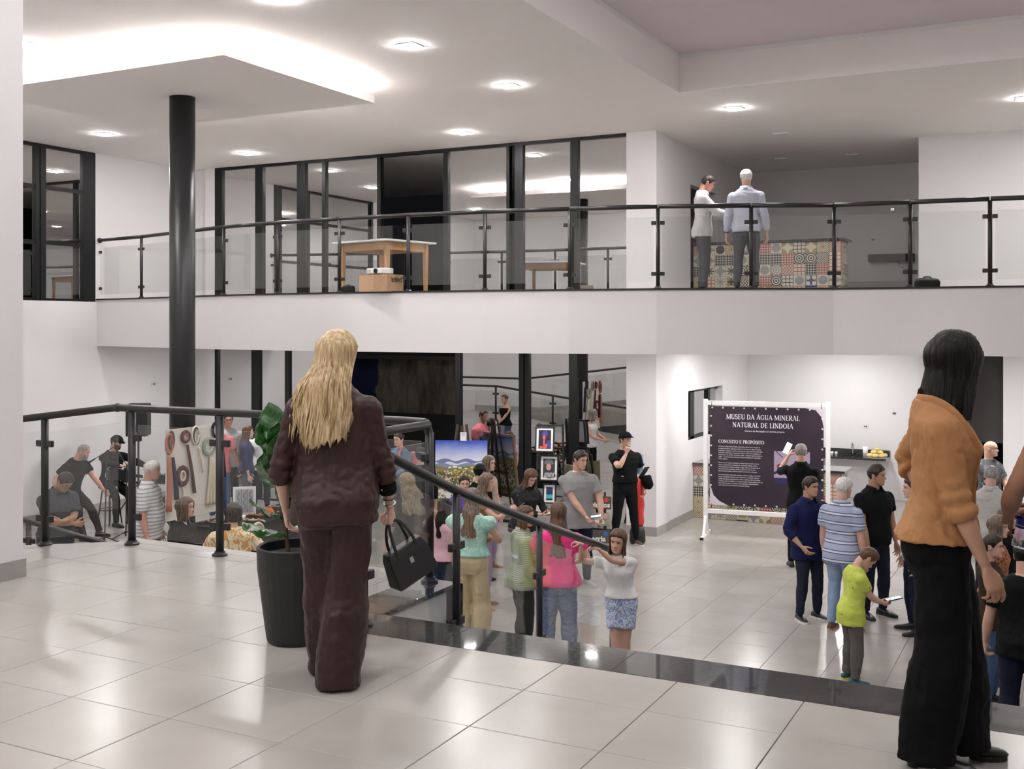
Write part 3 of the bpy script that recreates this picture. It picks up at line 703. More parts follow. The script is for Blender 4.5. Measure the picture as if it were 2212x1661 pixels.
# ---- hands (template, palm towards +y, fingers along +z, thumb towards +x), 0.185 m long
CURL = {'relaxed': ((22, 28, 16), (28, 34, 18), (32, 38, 20), (36, 40, 20), 18), 'grip': ((62, 70, 40), (66, 74, 40), (68, 76, 42), (70, 78, 42), 50), 'flat': ((6, 8, 4), (5, 6, 4), (6, 8, 4), (10, 10, 6), 4),
        'hold': ((42, 40, 24), (46, 44, 26), (50, 46, 28), (54, 48, 28), 34), 'fist': ((80, 92, 60), (82, 94, 60), (84, 94, 60), (84, 94, 60), 58), 'rail': ((38, 48, 30), (40, 50, 30), (42, 52, 30), (44, 54, 32), 30)}
def remeshed(mb, name, voxel, smooth=2, sfac=.5):
    me = mb.mesh(name, []); o = bpy.data.objects.new(name, me); C.objects.link(o)
    r = o.modifiers.new('r', 'REMESH'); r.mode = 'VOXEL'; r.voxel_size = voxel
    if smooth: s = o.modifiers.new('s', 'SMOOTH'); s.factor = sfac; s.iterations = smooth
    dg = bpy.context.evaluated_depsgraph_get(); ev = o.evaluated_get(dg); m2 = ev.to_mesh()
    V = np.empty(len(m2.vertices) * 3); m2.vertices.foreach_get('co', V); V = V.reshape(-1, 3)
    nl = len(m2.loops); li = np.empty(nl, int); m2.loops.foreach_get('vertex_index', li); ls = np.empty(len(m2.polygons), int); m2.polygons.foreach_get('loop_start', ls); lt = np.empty(len(m2.polygons), int); m2.polygons.foreach_get('loop_total', lt)
    Fc = [tuple(li[a:a + b]) for a, b in zip(ls, lt)]
    ev.to_mesh_clear(); bpy.data.objects.remove(o); bpy.data.meshes.remove(me); return V, Fc
HANDS = {}
def hand(kind):
    if kind in HANDS: return HANDS[kind]
    mb = MB()
    P = [(0, 0, -.03), (0, 0, 0), (.001, .002, .025), (.002, .003, .055), (.001, .002, .082), (0, .001, .098)]
    mb.tube(P, [(.0192, .0190), (.0204, .0190), (.0310, .0168), (.040, .0145), (.042, .0125), (.036, .009)], 14, ref=(0, 1, 0))
    cu = CURL[kind]
    for i, (bx_, Ls, r) in enumerate(((.0315, (.042, .026, .020), .0092), (.0105, (.046, .029, .021), .0095), (-.0105, (.043, .027, .020), .0090), (-.0305, (.034, .021, .017), .0080))):
        p = np.array((bx_ * .95, 0, .086 - (.006 if i == 3 else 0))); a = 0; pts = [p - np.array((bx_ * .1, 0, .03)), p]; rr = [r, r * 1.06]
        sp = (.10, .02, -.06, -.14)[i] * (1 if kind in ('flat', 'relaxed') else .4)
        for L, c, k in zip(Ls, cu[i], (.98, .9, .78)):
            a += R(c); q = pts[-1] + L * np.array((sp * math.cos(a), math.sin(a), math.cos(a))); pts += [(pts[-1] + q) / 2, q]; rr += [r * k * .98, r * k]
        mb.tube(pts, rr, 8); mb.ell(pts[-1], (r * .78,) * 3, 8, 6)
    a = R(cu[4]); d = unitv((.62, .25 + .55 * math.sin(a), .68)); p = np.array((.018, .004, .022)); pts = [p]; rr = [.0135]
    for L, r, b in ((.042, .0125, 0), (.032, .0108, .35), (.026, .0085, .5)):
        dd = unitv(d + np.array((-.55 * b, .5 * b * math.sin(a) + .08 * b, .45 * b))); pts.append(pts[-1] + dd * L); rr.append(r)
    mb.tube(pts, rr, 8); mb.ell(pts[-1], (.0085,) * 3, 8, 6)
    HANDS[kind] = remeshed(mb, 'hand', .0042, 3); return HANDS[kind]

# torso sections: (z, half width, half depth front, half depth back, forward shift), fractions of the height
TM = [(.455, .070, .045, .050, 0), (.49, .092, .060, .066, 0), (.53, .0975, .064, .070, 0), (.575, .093, .062, .062, .002), (.625, .0905, .063, .055, .004), (.68, .098, .066, .058, .005), (.735, .108, .069, .062, .004),
      (.775, .112, .066, .062, .000), (.803, .100, .054, .054, -.003), (.825, .074, .042, .046, -.006), (.842, .052, .034, .040, -.008), (.858, .036, .032, .034, -.006)]
TF = [(.455, .075, .048, .056, 0), (.49, .098, .062, .074, 0), (.53, .102, .064, .076, 0), (.575, .091, .060, .060, .002), (.625, .077, .055, .050, .003), (.68, .083, .060, .052, .005), (.735, .094, .074, .056, .007),
      (.775, .098, .062, .056, .002), (.803, .088, .048, .050, -.002), (.825, .064, .038, .042, -.005), (.842, .045, .030, .036, -.007), (.858, .031, .028, .031, -.005)]

def person(label, px, yt=None, yf=None, H=1.72, z0=ZL, d=None, face=0, female=False, girth=1.0, belly=0.0, sk='light', head=(0, 0, 0), hk=1.0, lean=(0, 0), twist=0,
           Rh=None, Lh=None, Re=(.6, -.8, -.2), Le=(-.6, -.8, -.2), Rk='relaxed', Lk='relaxed', Rp=None, Lp=None, Rd=None, Ld=None, feet=None, pelvis=None, knee=None, sit=False,
           hair=('short', None), top=None, bot=None, shoe=None, vox=.0125, xy=None, gap=1.0, name='person', extra=None, brows=True, neck_up=0.0, beard=None):
    """px, yt, yf: picture column, rows of the head top and feet (fix place and size); face: 0 looks at the camera, 90 to the picture's right, 180 away."""
    if xy is None:
        if d is None:
            if yf is not None:
                d = (EYE - z0) * F / (yf - HY)
                if yt is not None: H = (EYE - z0) - (yt - HY) * d / F
            else: d = (EYE - z0 - H) * F / (yt - HY)
        xy = at(px, d)
    cdir = math.atan2(-xy[1], -xy[0]); rz = cdir + R(face) - math.pi / 2
    root = empty(name, (xy[0], xy[1], z0), rz, label, 'person')
    T = TF if female else TM; u = H
    # spine
    pz = (.53 if pelvis is None else pelvis[1] / u) * u; py = 0 if pelvis is None else pelvis[0]
    P0 = np.array((0, py, pz)); lf, ls = R(lean[0]), R(lean[1])
    up = unitv((math.sin(ls), math.sin(lf), math.cos(lf) * math.cos(ls))); tw = R(twist)
    def spine(z):        # z: fraction of height, .53 = pelvis
        k = (z - .53) * u; bend = np.clip((z - .50) / .12, 0, 1); dirn = unitv(np.array((0, 0, 1.0)) * (1 - bend) + up * bend)
        c = P0 + np.array((0, 0, 1.0)) * min(k, 0) + dirn * max(k, 0); a = tw * np.clip((z - .55) / .2, 0, 1)
        r = np.array((math.cos(a), math.sin(a), 0)); f = np.cross(dirn, r); f = unitv(f); r = np.cross(f, dirn); return c, r, f, dirn
    def section(z, w, df, db, sh, grow=0.0, n=26, pw=2.4, fold=None):
        c, r, f, dn = spine(z); th = np.linspace(0, 2 * math.pi, n, endpoint=False); cs, sn = np.cos(th), np.sin(th)
        bl = belly * math.exp(-((z - .60) / .06) ** 2)
        w2 = (w * girth + bl * .25) * u + grow; dep = np.where(sn > 0, (df * (.5 + .5 * girth) + bl) * u, db * (.5 + .5 * girth) * u) + grow
        m = 1 if fold is None else fold(th)
        return c + f * sh * u + (np.sign(cs) * np.abs(cs) ** (2 / pw) * w2 * m)[:, None] * r + (np.sign(sn) * np.abs(sn) ** (2 / pw) * dep * m)[:, None] * f
    tz = [t[0] for t in T]
    def tsec(z, grow=0., fold=None, wide=0., n=26): return section(z, np.interp(z, tz, [t[1] for t in T]) + wide, *[np.interp(z, tz, [t[i] for t in T]) for i in (2, 3, 4)], grow=grow, fold=fold, n=n)
    # shoulders and arms
    c, r, f, dn = spine(.790); sw = (.098 if female else .108) * u * (.6 + .4 * girth)
    Ls_u, Ls_f = .170 * u, .148 * u; arms = {}
    for s, tgt, eh, hk_, pn, hd in ((1, Rh, Re, Rk, Rp, Rd), (-1, Lh, Le, Lk, Lp, Ld)):
        S = c + r * s * sw + f * -.004 * u
        Tt = np.array(((.142 if not female else .130) * s * (.45 + .55 * girth) * u, .035 * u + lf * .1, .473 * u)) if tgt is None else np.array((tgt[0] * u, tgt[1] * u, tgt[2] * u))
        if pelvis is not None and tgt is None: Tt[2] += pz - .53 * u
        dv = Tt - S; D = np.linalg.norm(dv); Dm = (Ls_u + Ls_f) * .995
        if D > Dm: Tt = S + dv / D * Dm; D = Dm; dv = Tt - S
        dv /= D; a = (Ls_u ** 2 - Ls_f ** 2 + D * D) / (2 * D); h = math.sqrt(max(Ls_u ** 2 - a * a, 1e-6))
        hv = np.array(eh if tgt is not None else (.5 * s, -.9, 0), float); hv = unitv(hv - dv * (hv @ dv)); E = S + dv * a + hv * h; arms[s] = (S, E, Tt, hk_, pn, hd)
    def arm_path(s):
        S, E, W, *_ = arms[s]; a = unitv(E - S); b = unitv(W - E)
        return [S - r * s * .05 * u - dn * .012 * u, S - dn * .006 * u + (E - S) * .02, S + (E - S) * .17, S + (E - S) * .5, E - a * .025 * u, E + b * .022 * u, E + (W - E) * .40, E + (W - E) * .75, W]
    g = .5 + .5 * girth; fm = .86 if female else 1.0
    AR = [k * u * g * fm for k in (.026, .0315, .0330, .0285, .0240, .0245, .0245, .0180, .0132)]
    # legs
    hipw = .048 * u; legs = {}
    ft = feet or ((.075, .0), (-.075, .0)); kh = knee or (0, 1, 0)
    for i, s in enumerate((1, -1)):
        Hh = P0 + np.array((hipw * s, 0, -.005 * u)); A = np.array((ft[i][0] * u, ft[i][1] * u - .0 * u, (.045 if len(ft[i]) < 3 else ft[i][2] / u + .045) * u)); dv = A - Hh; D = np.linalg.norm(dv); a1, a2 = .2425 * u, .2405 * u
        if D > (a1 + a2) * .999: k = (a1 + a2) * .999 / D; dvn = dv / D
        else: dvn = dv / D
        D = min(D, (a1 + a2) * .999); a = (a1 ** 2 - a2 ** 2 + D * D) / (2 * D); h = math.sqrt(max(a1 ** 2 - a * a, 0)); hv = np.array(kh, float) + np.array((.12 * s, 0, 0)); hv = unitv(hv - dvn * (hv @ dvn)); legs[s] = (Hh, Hh + dvn * a + hv * h, A)
    def leg_path(s):
        Hh, K, A = legs[s]; a, b = unitv(K - Hh), unitv(A - K)
        return [Hh + a * .0 + np.array((0, 0, .02 * u)), Hh + (K - Hh) * .25, Hh + (K - Hh) * .6, K - a * .035 * u, K + b * .03 * u, K + (A - K) * .35, K + (A - K) * .72, A]
    LRd = [k * u * g for k in (.047, .0505, .044, .0345, .0315, .0335, .0245, .0205)]
    # neck and head
    cN, rN, fN, dN = spine(.842); hy, hp, hr = (R(a) for a in head)
    fwd = fN * math.cos(hy) + rN * math.sin(hy) * -1; fwd = unitv(fwd); rgt = unitv(np.cross(fwd, np.array((0, 0, 1.0)) * .7 + dN * .3)); upv = np.cross(rgt, fwd)
    fw2 = fwd * math.cos(hp) + upv * math.sin(hp); up2 = np.cross(rgt, fw2); rg2 = rgt * math.cos(hr) + up2 * math.sin(hr); up2 = np.cross(rg2, fw2)
    hs = .132 * u / .23 * hk; HC = cN + dN * (.866 - .842 + .0) * u + fN * .012 * u + up2 * (.5 * .132 * u * hk) + fw2 * .012 * u + np.array((0, 0, neck_up))
    B = np.stack([rg2, fw2, up2], 0)
    fr = lambda Pn: (np.asarray(Pn, float) * hs) @ B + HC
    # body mesh
    mb = MB(); mb.rings([tsec(z) for z in (.455, .49, .53, .575, .625, .68, .735, .775, .805, .825, .842)])
    nk = .0335 * u * (.86 if female else 1.02) * (.6 + .4 * girth); mb.tube([cN - dN * .03 * u, cN + dN * .01 * u, HC - up2 * .045 * u * hk - fw2 * .022 * u, HC - fw2 * .02 * u], [nk * 1.12, nk, nk, nk * .95], 16)
    for s in (1, -1): mb.tube(arm_path(s), AR, 12); mb.tube(leg_path(s), LRd, 12)
    V, Fc = remeshed(mb, 'body', vox, 3); mb = MB(); mb.add(V, Fc)
    add_head(mb, fr, female, brows)
    for s in (1, -1):
        S, E, W, hk_, pn, hd = arms[s]; V, Fc = hand(hk_); zd = unitv(np.array(hd, float) if hd is not None else unitv(W - E)); pd = np.array(pn if pn is not None else (-s, .25, 0), float); pd = unitv(pd - zd * (pd @ zd)); xd = np.cross(zd, pd) * s
        hsc = u / 1.75 * (.93 if female else 1.0) * (1.04 if H > 1.5 else 1.0); Vw = (V[:, :1] * xd + V[:, 1:2] * pd + V[:, 2:] * zd) * hsc + W; mb.add(Vw, Fc if s < 0 else [q[::-1] for q in Fc])
    bo = mb.build('body', [skin(sk), M_eye, M_iris, M_lip, M_brow], root, smooth=True)
    # hair
    hb = MB(); hs_, hm, *ho = (*hair, {})[:3] if len(hair) < 3 else hair; ho = ho[0] if ho else {}
    if hs_ != 'bald':
        line = {'recede': [(0, .084), (20, .088), (40, .070), (55, .052), (68, .015), (80, -.01), (90, .012), (104, .006), (118, -.045), (150, -.070), (180, -.074)], 'crown': [(0, .13), (80, .055), (82, .0), (90, .012), (104, .006), (118, -.045), (180, -.074)]}.get(hs_, HL)
        hair_cap(hb, fr, ho.get('t', .012), line, ho.get('top', 1.0), rough=ho.get('rough', .08))
        if hs_ == 'long': hair_long(hb, fr, ho.get('L', .38), **{k: v for k, v in ho.items() if k in ('spread', 'back', 'phi', 'wave', 'taper', 'lean', 'vol', 'seed', 'front', 'nth')})
        if hs_ == 'bob': hair_long(hb, fr, ho.get('L', .17), phi=ho.get('phi', 130), spread=ho.get('spread', .005), back=ho.get('back', -.075), taper=ho.get('taper', .15), vol=ho.get('vol', .02), wave=ho.get('wave', .004), front=ho.get('front', .0))
        if hs_ == 'bun':
            q = MB().ell((0, -.118, .045), (.036, .034, .034), 14, 10); hb.add(fr(q.v[0]), q.f)
        if hs_ == 'pony':
            q = MB().tube(smooth_path([(0, -.095, .05), (0, -.13, .03), (.01, -.14, -.06), (.02, -.12, -.20), (.03, -.11, -.26)], 5), [.015] + [.024] * 15 + [.02, .014, .008, .004, .002], 10); hb.add(fr(q.v[0]), q.f)
        if hs_ == 'half':     # child: long hair behind one shoulder, front strand
            hair_long(hb, fr, ho.get('L', .3), phi=112, spread=.0, back=-.07, taper=.7)
        h_ = hb.build('hair', hm, root, smooth=True)
    if beard is not None:
        bb = MB(); th = th_grid(44); RG = []
        for z in np.linspace(-.128, -.012, 14):
            x, y = head_base(max(z, -.115), th); sh = sstep(.0, .03, y); mouth = np.exp(-((z + .066) / .010) ** 2) * np.exp(-(x / .02) ** 2)
            k = sh * sstep(-.010, -.024, z + .65 * np.maximum(0, .055 - np.abs(x))); off = np.where(k > .05, beard[1] * k * (1 - mouth), -.006); uu = np.hypot(x, y) + 1e-6
            RG.append(np.stack([x * (1 + off / uu), y * (1 + off / uu), np.full(44, z)], 1))
        bb.rings(fr(np.array(RG)), True, False); bb.build('beard', beard[0], root, smooth=True)
    # clothes
    rng = np.random.RandomState(int(abs(px) * 7 + H * 100) % 9999)
    if top:
        hem, sl, ease, mt = top['hem'], top.get('sleeve', .5), top.get('ease', .012) * u / 1.7, top['mat']; q1, q2 = rng.rand(2) * 6; flare = top.get('flare', 0.0); neck = top.get('neck', .845)
        mbt = MB(); zs = [z for z in (.40, .44, .47, .50, .53, .575, .625, .68, .735, .775, .803, .822, .842) if z > hem + .012 and z < neck - .004]; zs = [hem] + zs + [neck]
        def fold(amt): return lambda th: 1 + amt * (np.sin(th * 7 + q1) * .6 + np.sin(th * 11 + q2) * .4)
        SG = []
        for z in zs:
            lo = sstep(.66, .47, z); e = ease * (1 + lo * top.get('loose', .9)) * (1 if z < .82 else .75) + .008 * u * sstep(.62, .54, z) * (1 if bot else 0)
            bx_ = max(0.0, top.get('box', 0) - float(np.interp(z, tz, [t[1] for t in T]))) if .49 <= z < .74 else 0.0
            if z < .49: S_ = section(z, np.interp(max(z, .49), tz, [t[1] for t in T]) + flare * lo, *[np.interp(max(z, .49), tz, [t[i] for t in T]) for i in (2, 3, 4)], grow=e, fold=fold(.014 * lo * top.get('wr', 1)))
            else: S_ = tsec(z, e, fold(.012 * lo * top.get('wr', 1)), flare * lo + bx_)
            SG.append(S_)
        mbt.rings(SG)
        if sl > 0:
            for s in (1, -1):
                Pp = arm_path(s); full = smooth_path(Pp, 6); Rf = np.interp(np.linspace(0, 8, len(full)), range(9), AR)
                dist = np.concatenate([[0], np.cumsum(np.linalg.norm(np.diff(full, axis=0), axis=1))]); d0 = dist[6]; dist = dist - d0; tot = dist[-1]; sls = sl[0 if s > 0 else 1] if isinstance(sl, tuple) else sl; m_ = dist <= max(sls * tot, .05 * u)
                e = ease * top.get('sease', 1.0); Pq, Rq = full[m_], Rf[m_] + e; tt = dist[m_] / tot
                ends_ = sls * tot
                if sls < .5: Rq = Rq + top.get('sflare', .010) * u / 1.7 * sstep(.02, sls, tt)
                else: Rq = Rq + top.get('scr', .0035) * np.sin(dist[m_] * top.get('scf', 110)) * sstep(.35, .5, tt) * (u / 1.7) + .004 * sstep(.3, .5, tt)
                mbt.tube(Pq, Rq, 14)
        if top.get('puff'):
            for s in (1, -1): mbt.ell(arms[s][0] + np.array((s * .02 * u, 0, -.01 * u)), (.055 * u, .05 * u, .05 * u), 14, 9)
        V, Fc = remeshed(mbt, 'top', vox, 3); mt_o = MB().add(V, Fc).build(top.get('name', 'shirt'), mt, root, smooth=True); folds(mt_o, top.get('fa', .026), top.get('fb', .007))
        if top.get('collar'):
            cw, cm = top['collar']; cb = MB(); nn = 22; ths = np.linspace(-math.pi / 2 + .42 * (1 if top.get('open', 1) else 0) + math.pi, 1.5 * math.pi + math.pi - .42 * (1 if top.get('open', 1) else 0) , nn); RGc = []
            ths = np.linspace(math.pi / 2 + .45, 2.5 * math.pi - .45, nn); RGc = []
            for rr_, zz in ((nk * 1.22, .852), (nk * 1.26, .862), (nk * 1.36, .862), (nk * 1.72, .842 - cw)):
                cc, r_, f_, d_ = spine(zz); RGc.append([cc + r_ * math.cos(t) * rr_ + f_ * (math.sin(t) * rr_ * 1.02 + .004) + d_ * (-.012 * u * max(0, math.sin(t)) ** 2) for t in ths])
            G = np.array(RGc); G2 = G * 1.0; cb.rings(G, False, False, closed=False); co = cb.build('collar', cm, root, smooth=True); so_ = co.modifiers.new('t', 'SOLIDIFY'); so_.thickness = .004
    if bot:
        kind = bot['kind']; mt = bot['mat']; mbb = MB(); e = bot.get('ease', .010) * u / 1.7; wz = bot.get('waist', .615)
        if kind in ('trousers', 'shorts'):
            mbb.rings([tsec(z, e * .8) for z in (.446, .47, .49, .53, .575, wz)])
            for s in (1, -1):
                Pp = leg_path(s); full = smooth_path(Pp, 5); n_ = len(full); Rf = np.interp(np.linspace(0, 7, n_), range(8), LRd); tt = np.linspace(0, 1, n_)
                fl_ = bot.get('flare', 0.0) * u / 1.7; wd_ = bot.get('leg', 0.0) * u / 1.7
                Rf = Rf + e * .9 + wd_ * sstep(.1, .45, tt) + fl_ * sstep(.35, 1, tt) + bot.get('bag', .003) * np.sin(tt * 26 + rng.rand() * 6) * sstep(.55, .95, tt)
                if kind == 'shorts': k = int(n_ * bot.get('len', .45)); full, Rf, tt = full[:k], Rf[:k], tt[:k]
                elif bot.get('drop'): full = np.concatenate([full, full[-1:] + (full[-1] - full[-2]) * 0 + np.array((0, 0, -bot['drop']))]); Rf = np.concatenate([Rf, Rf[-1:] * 1.03])
                q = rng.rand() * 6; am = bot.get('fold', .03)
                mbb.tube(full, Rf, 16, fold=lambda t, th, q=q: 1 + am * t * (math.sin(th * 4 + q) + .5 * math.sin(th * 7 + 2 * q)))
        else:
            sz = np.linspace(bot['hem'], .53, 7).tolist() + [.575, wz]; q = rng.rand() * 6; SG = []
            for z in sz:
                lo = np.clip((.53 - z) / (.53 - bot['hem'] + 1e-6), 0, 1)
                SG.append(section(z, np.interp(max(z, .52), tz, [t[1] for t in T]) + bot.get('flare', .02) * lo, *[np.interp(max(z, .52), tz, [t[i] for t in T]) + bot.get('flare', .02) * .6 * lo for i in (2, 3)], 0, grow=e, pw=2.1, fold=lambda th: 1 + .03 * lo * np.sin(th * 9 + q)))
            mbb.rings(SG)
        V, Fc = remeshed(mbb, 'bot', vox, 2); folds(MB().add(V, Fc).build(bot.get('name', kind), mt, root, smooth=True), bot.get('fa', .022), bot.get('fb', .006))
        if bot.get('belt'): MB().rings([tsec(z, e * .9 + .004) for z in (wz - .012, wz + .008)]).build('belt', bot['belt'], root, smooth=True)
    if shoe:
        sm_, so_m = shoe[0], shoe[1]; heel = shoe[2] if len(shoe) > 2 else 0
        for i, s in enumerate((1, -1)):
            Hh, K, A = legs[s]; ang = R(-12 * s) if not sit else 0; ca, sa = math.cos(ang), math.sin(ang); zb = A[2] - .045 * u; L = .150 * u
            def sp(Q): Q = np.array(Q); return np.stack([A[0] + Q[:, 0] * ca - Q[:, 1] * sa, A[1] + Q[:, 0] * sa + Q[:, 1] * ca, zb + Q[:, 2]], 1)
            RG = []; q = u / 1.72
            for y, w, zt in ((-.075, .020, .035), (-.068, .030, .075), (-.035, .035, .088), (.01, .036, .085), (.05, .039, .066), (.10, .044, .052), (.15, .040, .044), (.178, .026, .034), (.188, .010, .024)):
                y2 = y * q; w2 = w * q * (.86 if female else 1); zt2 = zt * q; b = .022 * q + heel * float(sstep(.06, -.02, y))
                RG.append([(math.copysign(abs(math.cos(t)) ** .75, math.cos(t)) * w2, y2, b + (zt2 - .022 * q) * max(0, math.sin(t)) ** .7 + (heel * float(sstep(.06, -.02, y)) if math.sin(t) > 0 else 0) * 0) for t in np.linspace(0, 2 * math.pi, 14, endpoint=False)])
            mo = MB(); mo.add(sp(np.array(RG).reshape(-1, 3)), MB().rings(RG).f); sh = mo.build('shoe', sm_, root, smooth=True)
            ms = MB()
            if heel:
                ms.tube(sp([(0, -.045 * q, heel + .02 * q), (0, -.05 * q, 0.0)]), [(.026 * q, .026 * q), (.022 * q, .022 * q)], 12); ms.add(sp(np.array([[(x * 1.02, y_, z_) for x, y_ in RS] for z_, RS in ((.0, [(math.cos(t) * .04 * q, .11 * q + math.sin(t) * .075 * q) for t in np.linspace(0, 6.283, 16, endpoint=False)]), (.02, [(math.cos(t) * .04 * q, .11 * q + math.sin(t) * .075 * q) for t in np.linspace(0, 6.283, 16, endpoint=False)]))]).reshape(-1, 3)), MB().rings(np.zeros((2, 16, 3))).f)
            else:
                out = [(-.028, -.07), (-.036, -.03), (-.034, .02), (-.046, .09), (-.044, .14), (-.028, .182), (0, .196), (.028, .182), (.044, .14), (.046, .09), (.034, .02), (.036, -.03), (.028, -.07), (0, -.082)]; k = .86 if female else 1
                ms.add(sp(np.array([[(x * q * 1.04 * k, y_ * q, z_) for x, y_ in out] for z_ in (0.0, .026 * q)]).reshape(-1, 3)), MB().rings(np.zeros((2, 14, 3))).f)
            ms.build('sole', so_m, sh)
    info = dict(root=root, fr=fr, arms=arms, legs=legs, spine=spine, tsec=tsec, section=section, u=u, HC=HC, B=B, hs=hs, nk=nk, AR=AR, arm_path=arm_path, fw=fw2)
    if extra: extra(info)
    return info
def glasses(I, m=None):
    g = MB()
    for s in (-1, 1):
        T_ = MB().torus((s * .033, .098, -.001), .021, .0014, (0, 1, 0), 16, 5, squash=.8); g.add(I['fr'](T_.v[0]), T_.f)
        T_ = MB().tube([(s * .054, .097, .003), (s * .074, .06, .004), (s * .080, -.01, .0)], .0014, 5); g.add(I['fr'](T_.v[0]), T_.f)
    T_ = MB().tube([(-.012, .098, .003), (.012, .098, .003)], .0014, 5); g.add(I['fr'](T_.v[0]), T_.f); g.build('spectacles', m or M_blackm, I['root'])
def cap_hat(I, m):
    hb = MB(); hair_cap(hb, I['fr'], .020, [(0, .036), (90, .030), (180, .018)], .9); b = MB()
    out = [(math.sin(t) * .074, .075 + math.cos(t) * .075 * (1 if abs(t) < 1.6 else .2), .040 - .012 * math.cos(t)) for t in np.linspace(-1.7, 1.7, 15)]; inn = [(x * .8, min(y, .085) - .01, z + .006) for x, y, z in out]
    b.rings(np.array([out, inn, [(x, y, z + .008) for x, y, z in inn], [(x, y, z + .008) for x, y, z in out], out]), False, False, closed=False); hb.add(I['fr'](b.v[0]), b.f); hb.build('cap', m, I['root'], smooth=True)
def local(I, P):         # body coordinates -> world
    r = I['root']; a = r.rotation_euler[2]; ca, sa = math.cos(a), math.sin(a); x, y, z = P
    return (r.location[0] + x * ca - y * sa, r.location[1] + x * sa + y * ca, r.location[2] + z)
# ================================================================== who is there
def stripes(name, c1, c2, n, duty=.5, soft=False, c3=None):
    def fn(nt, x, y, z, P):
        s = mth(nt, 'FRACT', mth(nt, 'MULTIPLY', z, n)); f = mth(nt, 'LESS_THAN', s, duty); o = mixc(nt, f, c1, c2)
        if c3: o = mixc(nt, mth(nt, 'LESS_THAN', mth(nt, 'ABSOLUTE', mth(nt, 'SUBTRACT', s, duty + (1 - duty) / 2)), .09), o, c3)
        return o
    return pmat(name, fn, .85, bump=(30, .15))
def floral(name, base, cols, sc, thr=.42, stretch=(1, 1, 1)):
    def fn(nt, x, y, z, P):
        mp = N(nt, 'Mapping'); mp.inputs['Scale'].default_value = stretch; nt.links.new(P, mp.inputs[0]); o = base
        for i, c in enumerate(cols):
            n = N(nt, 'TexNoise', _2=sc * (1 + .45 * i), _3=2.0); n.inputs['Distortion'].default_value = 2.2
            va = N(nt, 'VectorMath', operation='ADD'); va.inputs[1].default_value = (i * 3.7, i * 1.3, i * 5.1); nt.links.new(mp.outputs[0], va.inputs[0]); nt.links.new(va.outputs[0], n.inputs['Vector'])
            w = mth(nt, 'LESS_THAN', mth(nt, 'ABSOLUTE', mth(nt, 'SUBTRACT', n.outputs['Fac'], .5)), .5 - thr); o = mixc(nt, w, o, c)
        return o
    return pmat(name, fn, .85, bump=(30, .15))
def dots(name, base, c, sc, r=.16):
    def fn(nt, x, y, z, P):
        v = N(nt, 'TexVoronoi', _2=sc); nt.links.new(P, v.inputs['Vector']); return mixc(nt, mth(nt, 'LESS_THAN', v.outputs['Distance'], r), base, c)
    return pmat(name, fn, .85, bump=(30, .15))
K = cloth
c_black = K('black_cotton', (.0055, .0055, .006)); c_blk2 = K('black_polo', (.0065, .0065, .007), .9); c_navy = K('navy_trousers', (.010, .013, .030)); c_jean = K('dark_denim', (.016, .020, .036)); c_jeanb = K('blue_denim', (.05, .085, .16)); c_jeanl = K('light_denim', (.26, .35, .50))
c_grey = K('grey_tee', (.30, .30, .305)); c_dgrey = K('charcoal_polo', (.055, .057, .065)); c_white = K('white_cotton', (.74, .73, .73)); c_shirt = K('pale_blue_shirt', (.50, .51, .60)); c_shirt2 = K('white_grey_shirt', (.56, .55, .56)); c_pink = K('hot_pink_tee', (.75, .045, .22)); c_coral = K('coral_tee', (.60, .17, .19))
c_lpink = K('pale_pink', (.68, .42, .50)); c_cream = K('cream_linen', (.56, .45, .28)); c_lilac = K('lilac_trousers', (.42, .33, .47)); c_yel = dots('yellow_green_tee', (.50, .58, .09), (.10, .14, .05), 13, .10); c_boyp = K('grey_joggers', (.105, .10, .098)); c_navytop = K('navy_blouse', (.035, .042, .10)); c_beige = K('beige_top', (.45, .33, .27)); c_purple = K('purple_top', (.12, .07, .28))
c_blue = K('royal_blue_shirt', (.010, .012, .060)); c_gtrou = K('grey_trousers', (.075, .077, .085)); c_gjean = K('grey_denim', (.12, .14, .17)); c_lshirt = K('light_shirt', (.48, .46, .44)); c_sage = K('sage_shirt', (.30, .36, .36))
c_brown = mat('brown_satin_suit', (.040, .0165, .0145), .46, spec=.35, bump=((26, 26, 7), .22)); c_brownp = mat('brown_satin_trousers', (.036, .0145, .0125), .44, spec=.35, bump=((18, 18, 3), .22))
c_tan = mat('tan_blazer', (.40, .195, .082), .8, spec=.25, bump=((60, 60, 14), .16)); c_blkt = mat('black_crepe', (.0035, .0035, .0038), .8, spec=.15, bump=((22, 22, 3), .22))
c_str1 = stripes('white_striped_polo', (.72, .72, .72), (.36, .37, .40), 22, .38); c_str2 = stripes('blue_striped_polo', (.10, .115, .22), (.36, .40, .54), 9.5, .60, c3=(.62, .65, .74)); c_strg = stripes('green_striped_blouse', (.36, .40, .29), (.17, .20, .15), 55, .35)
c_mint = floral('mint_leaf_print', (.32, .60, .50), [(.62, .76, .70)], 11, .478, (1, 1, .5)); c_trop = floral('tropical_print', (.03, .13, .06), [(.35, .50, .30), (.55, .12, .06)], 12, .46); c_orange = floral('orange_leaf_print', (.60, .29, .06), [(.80, .68, .48)], 9, .44, (1, 1, .6)); c_bluefl = floral('blue_leaf_print', (.68, .71, .80), [(.16, .24, .50), (.34, .42, .66)], 15, .46, (1, 1, .7))
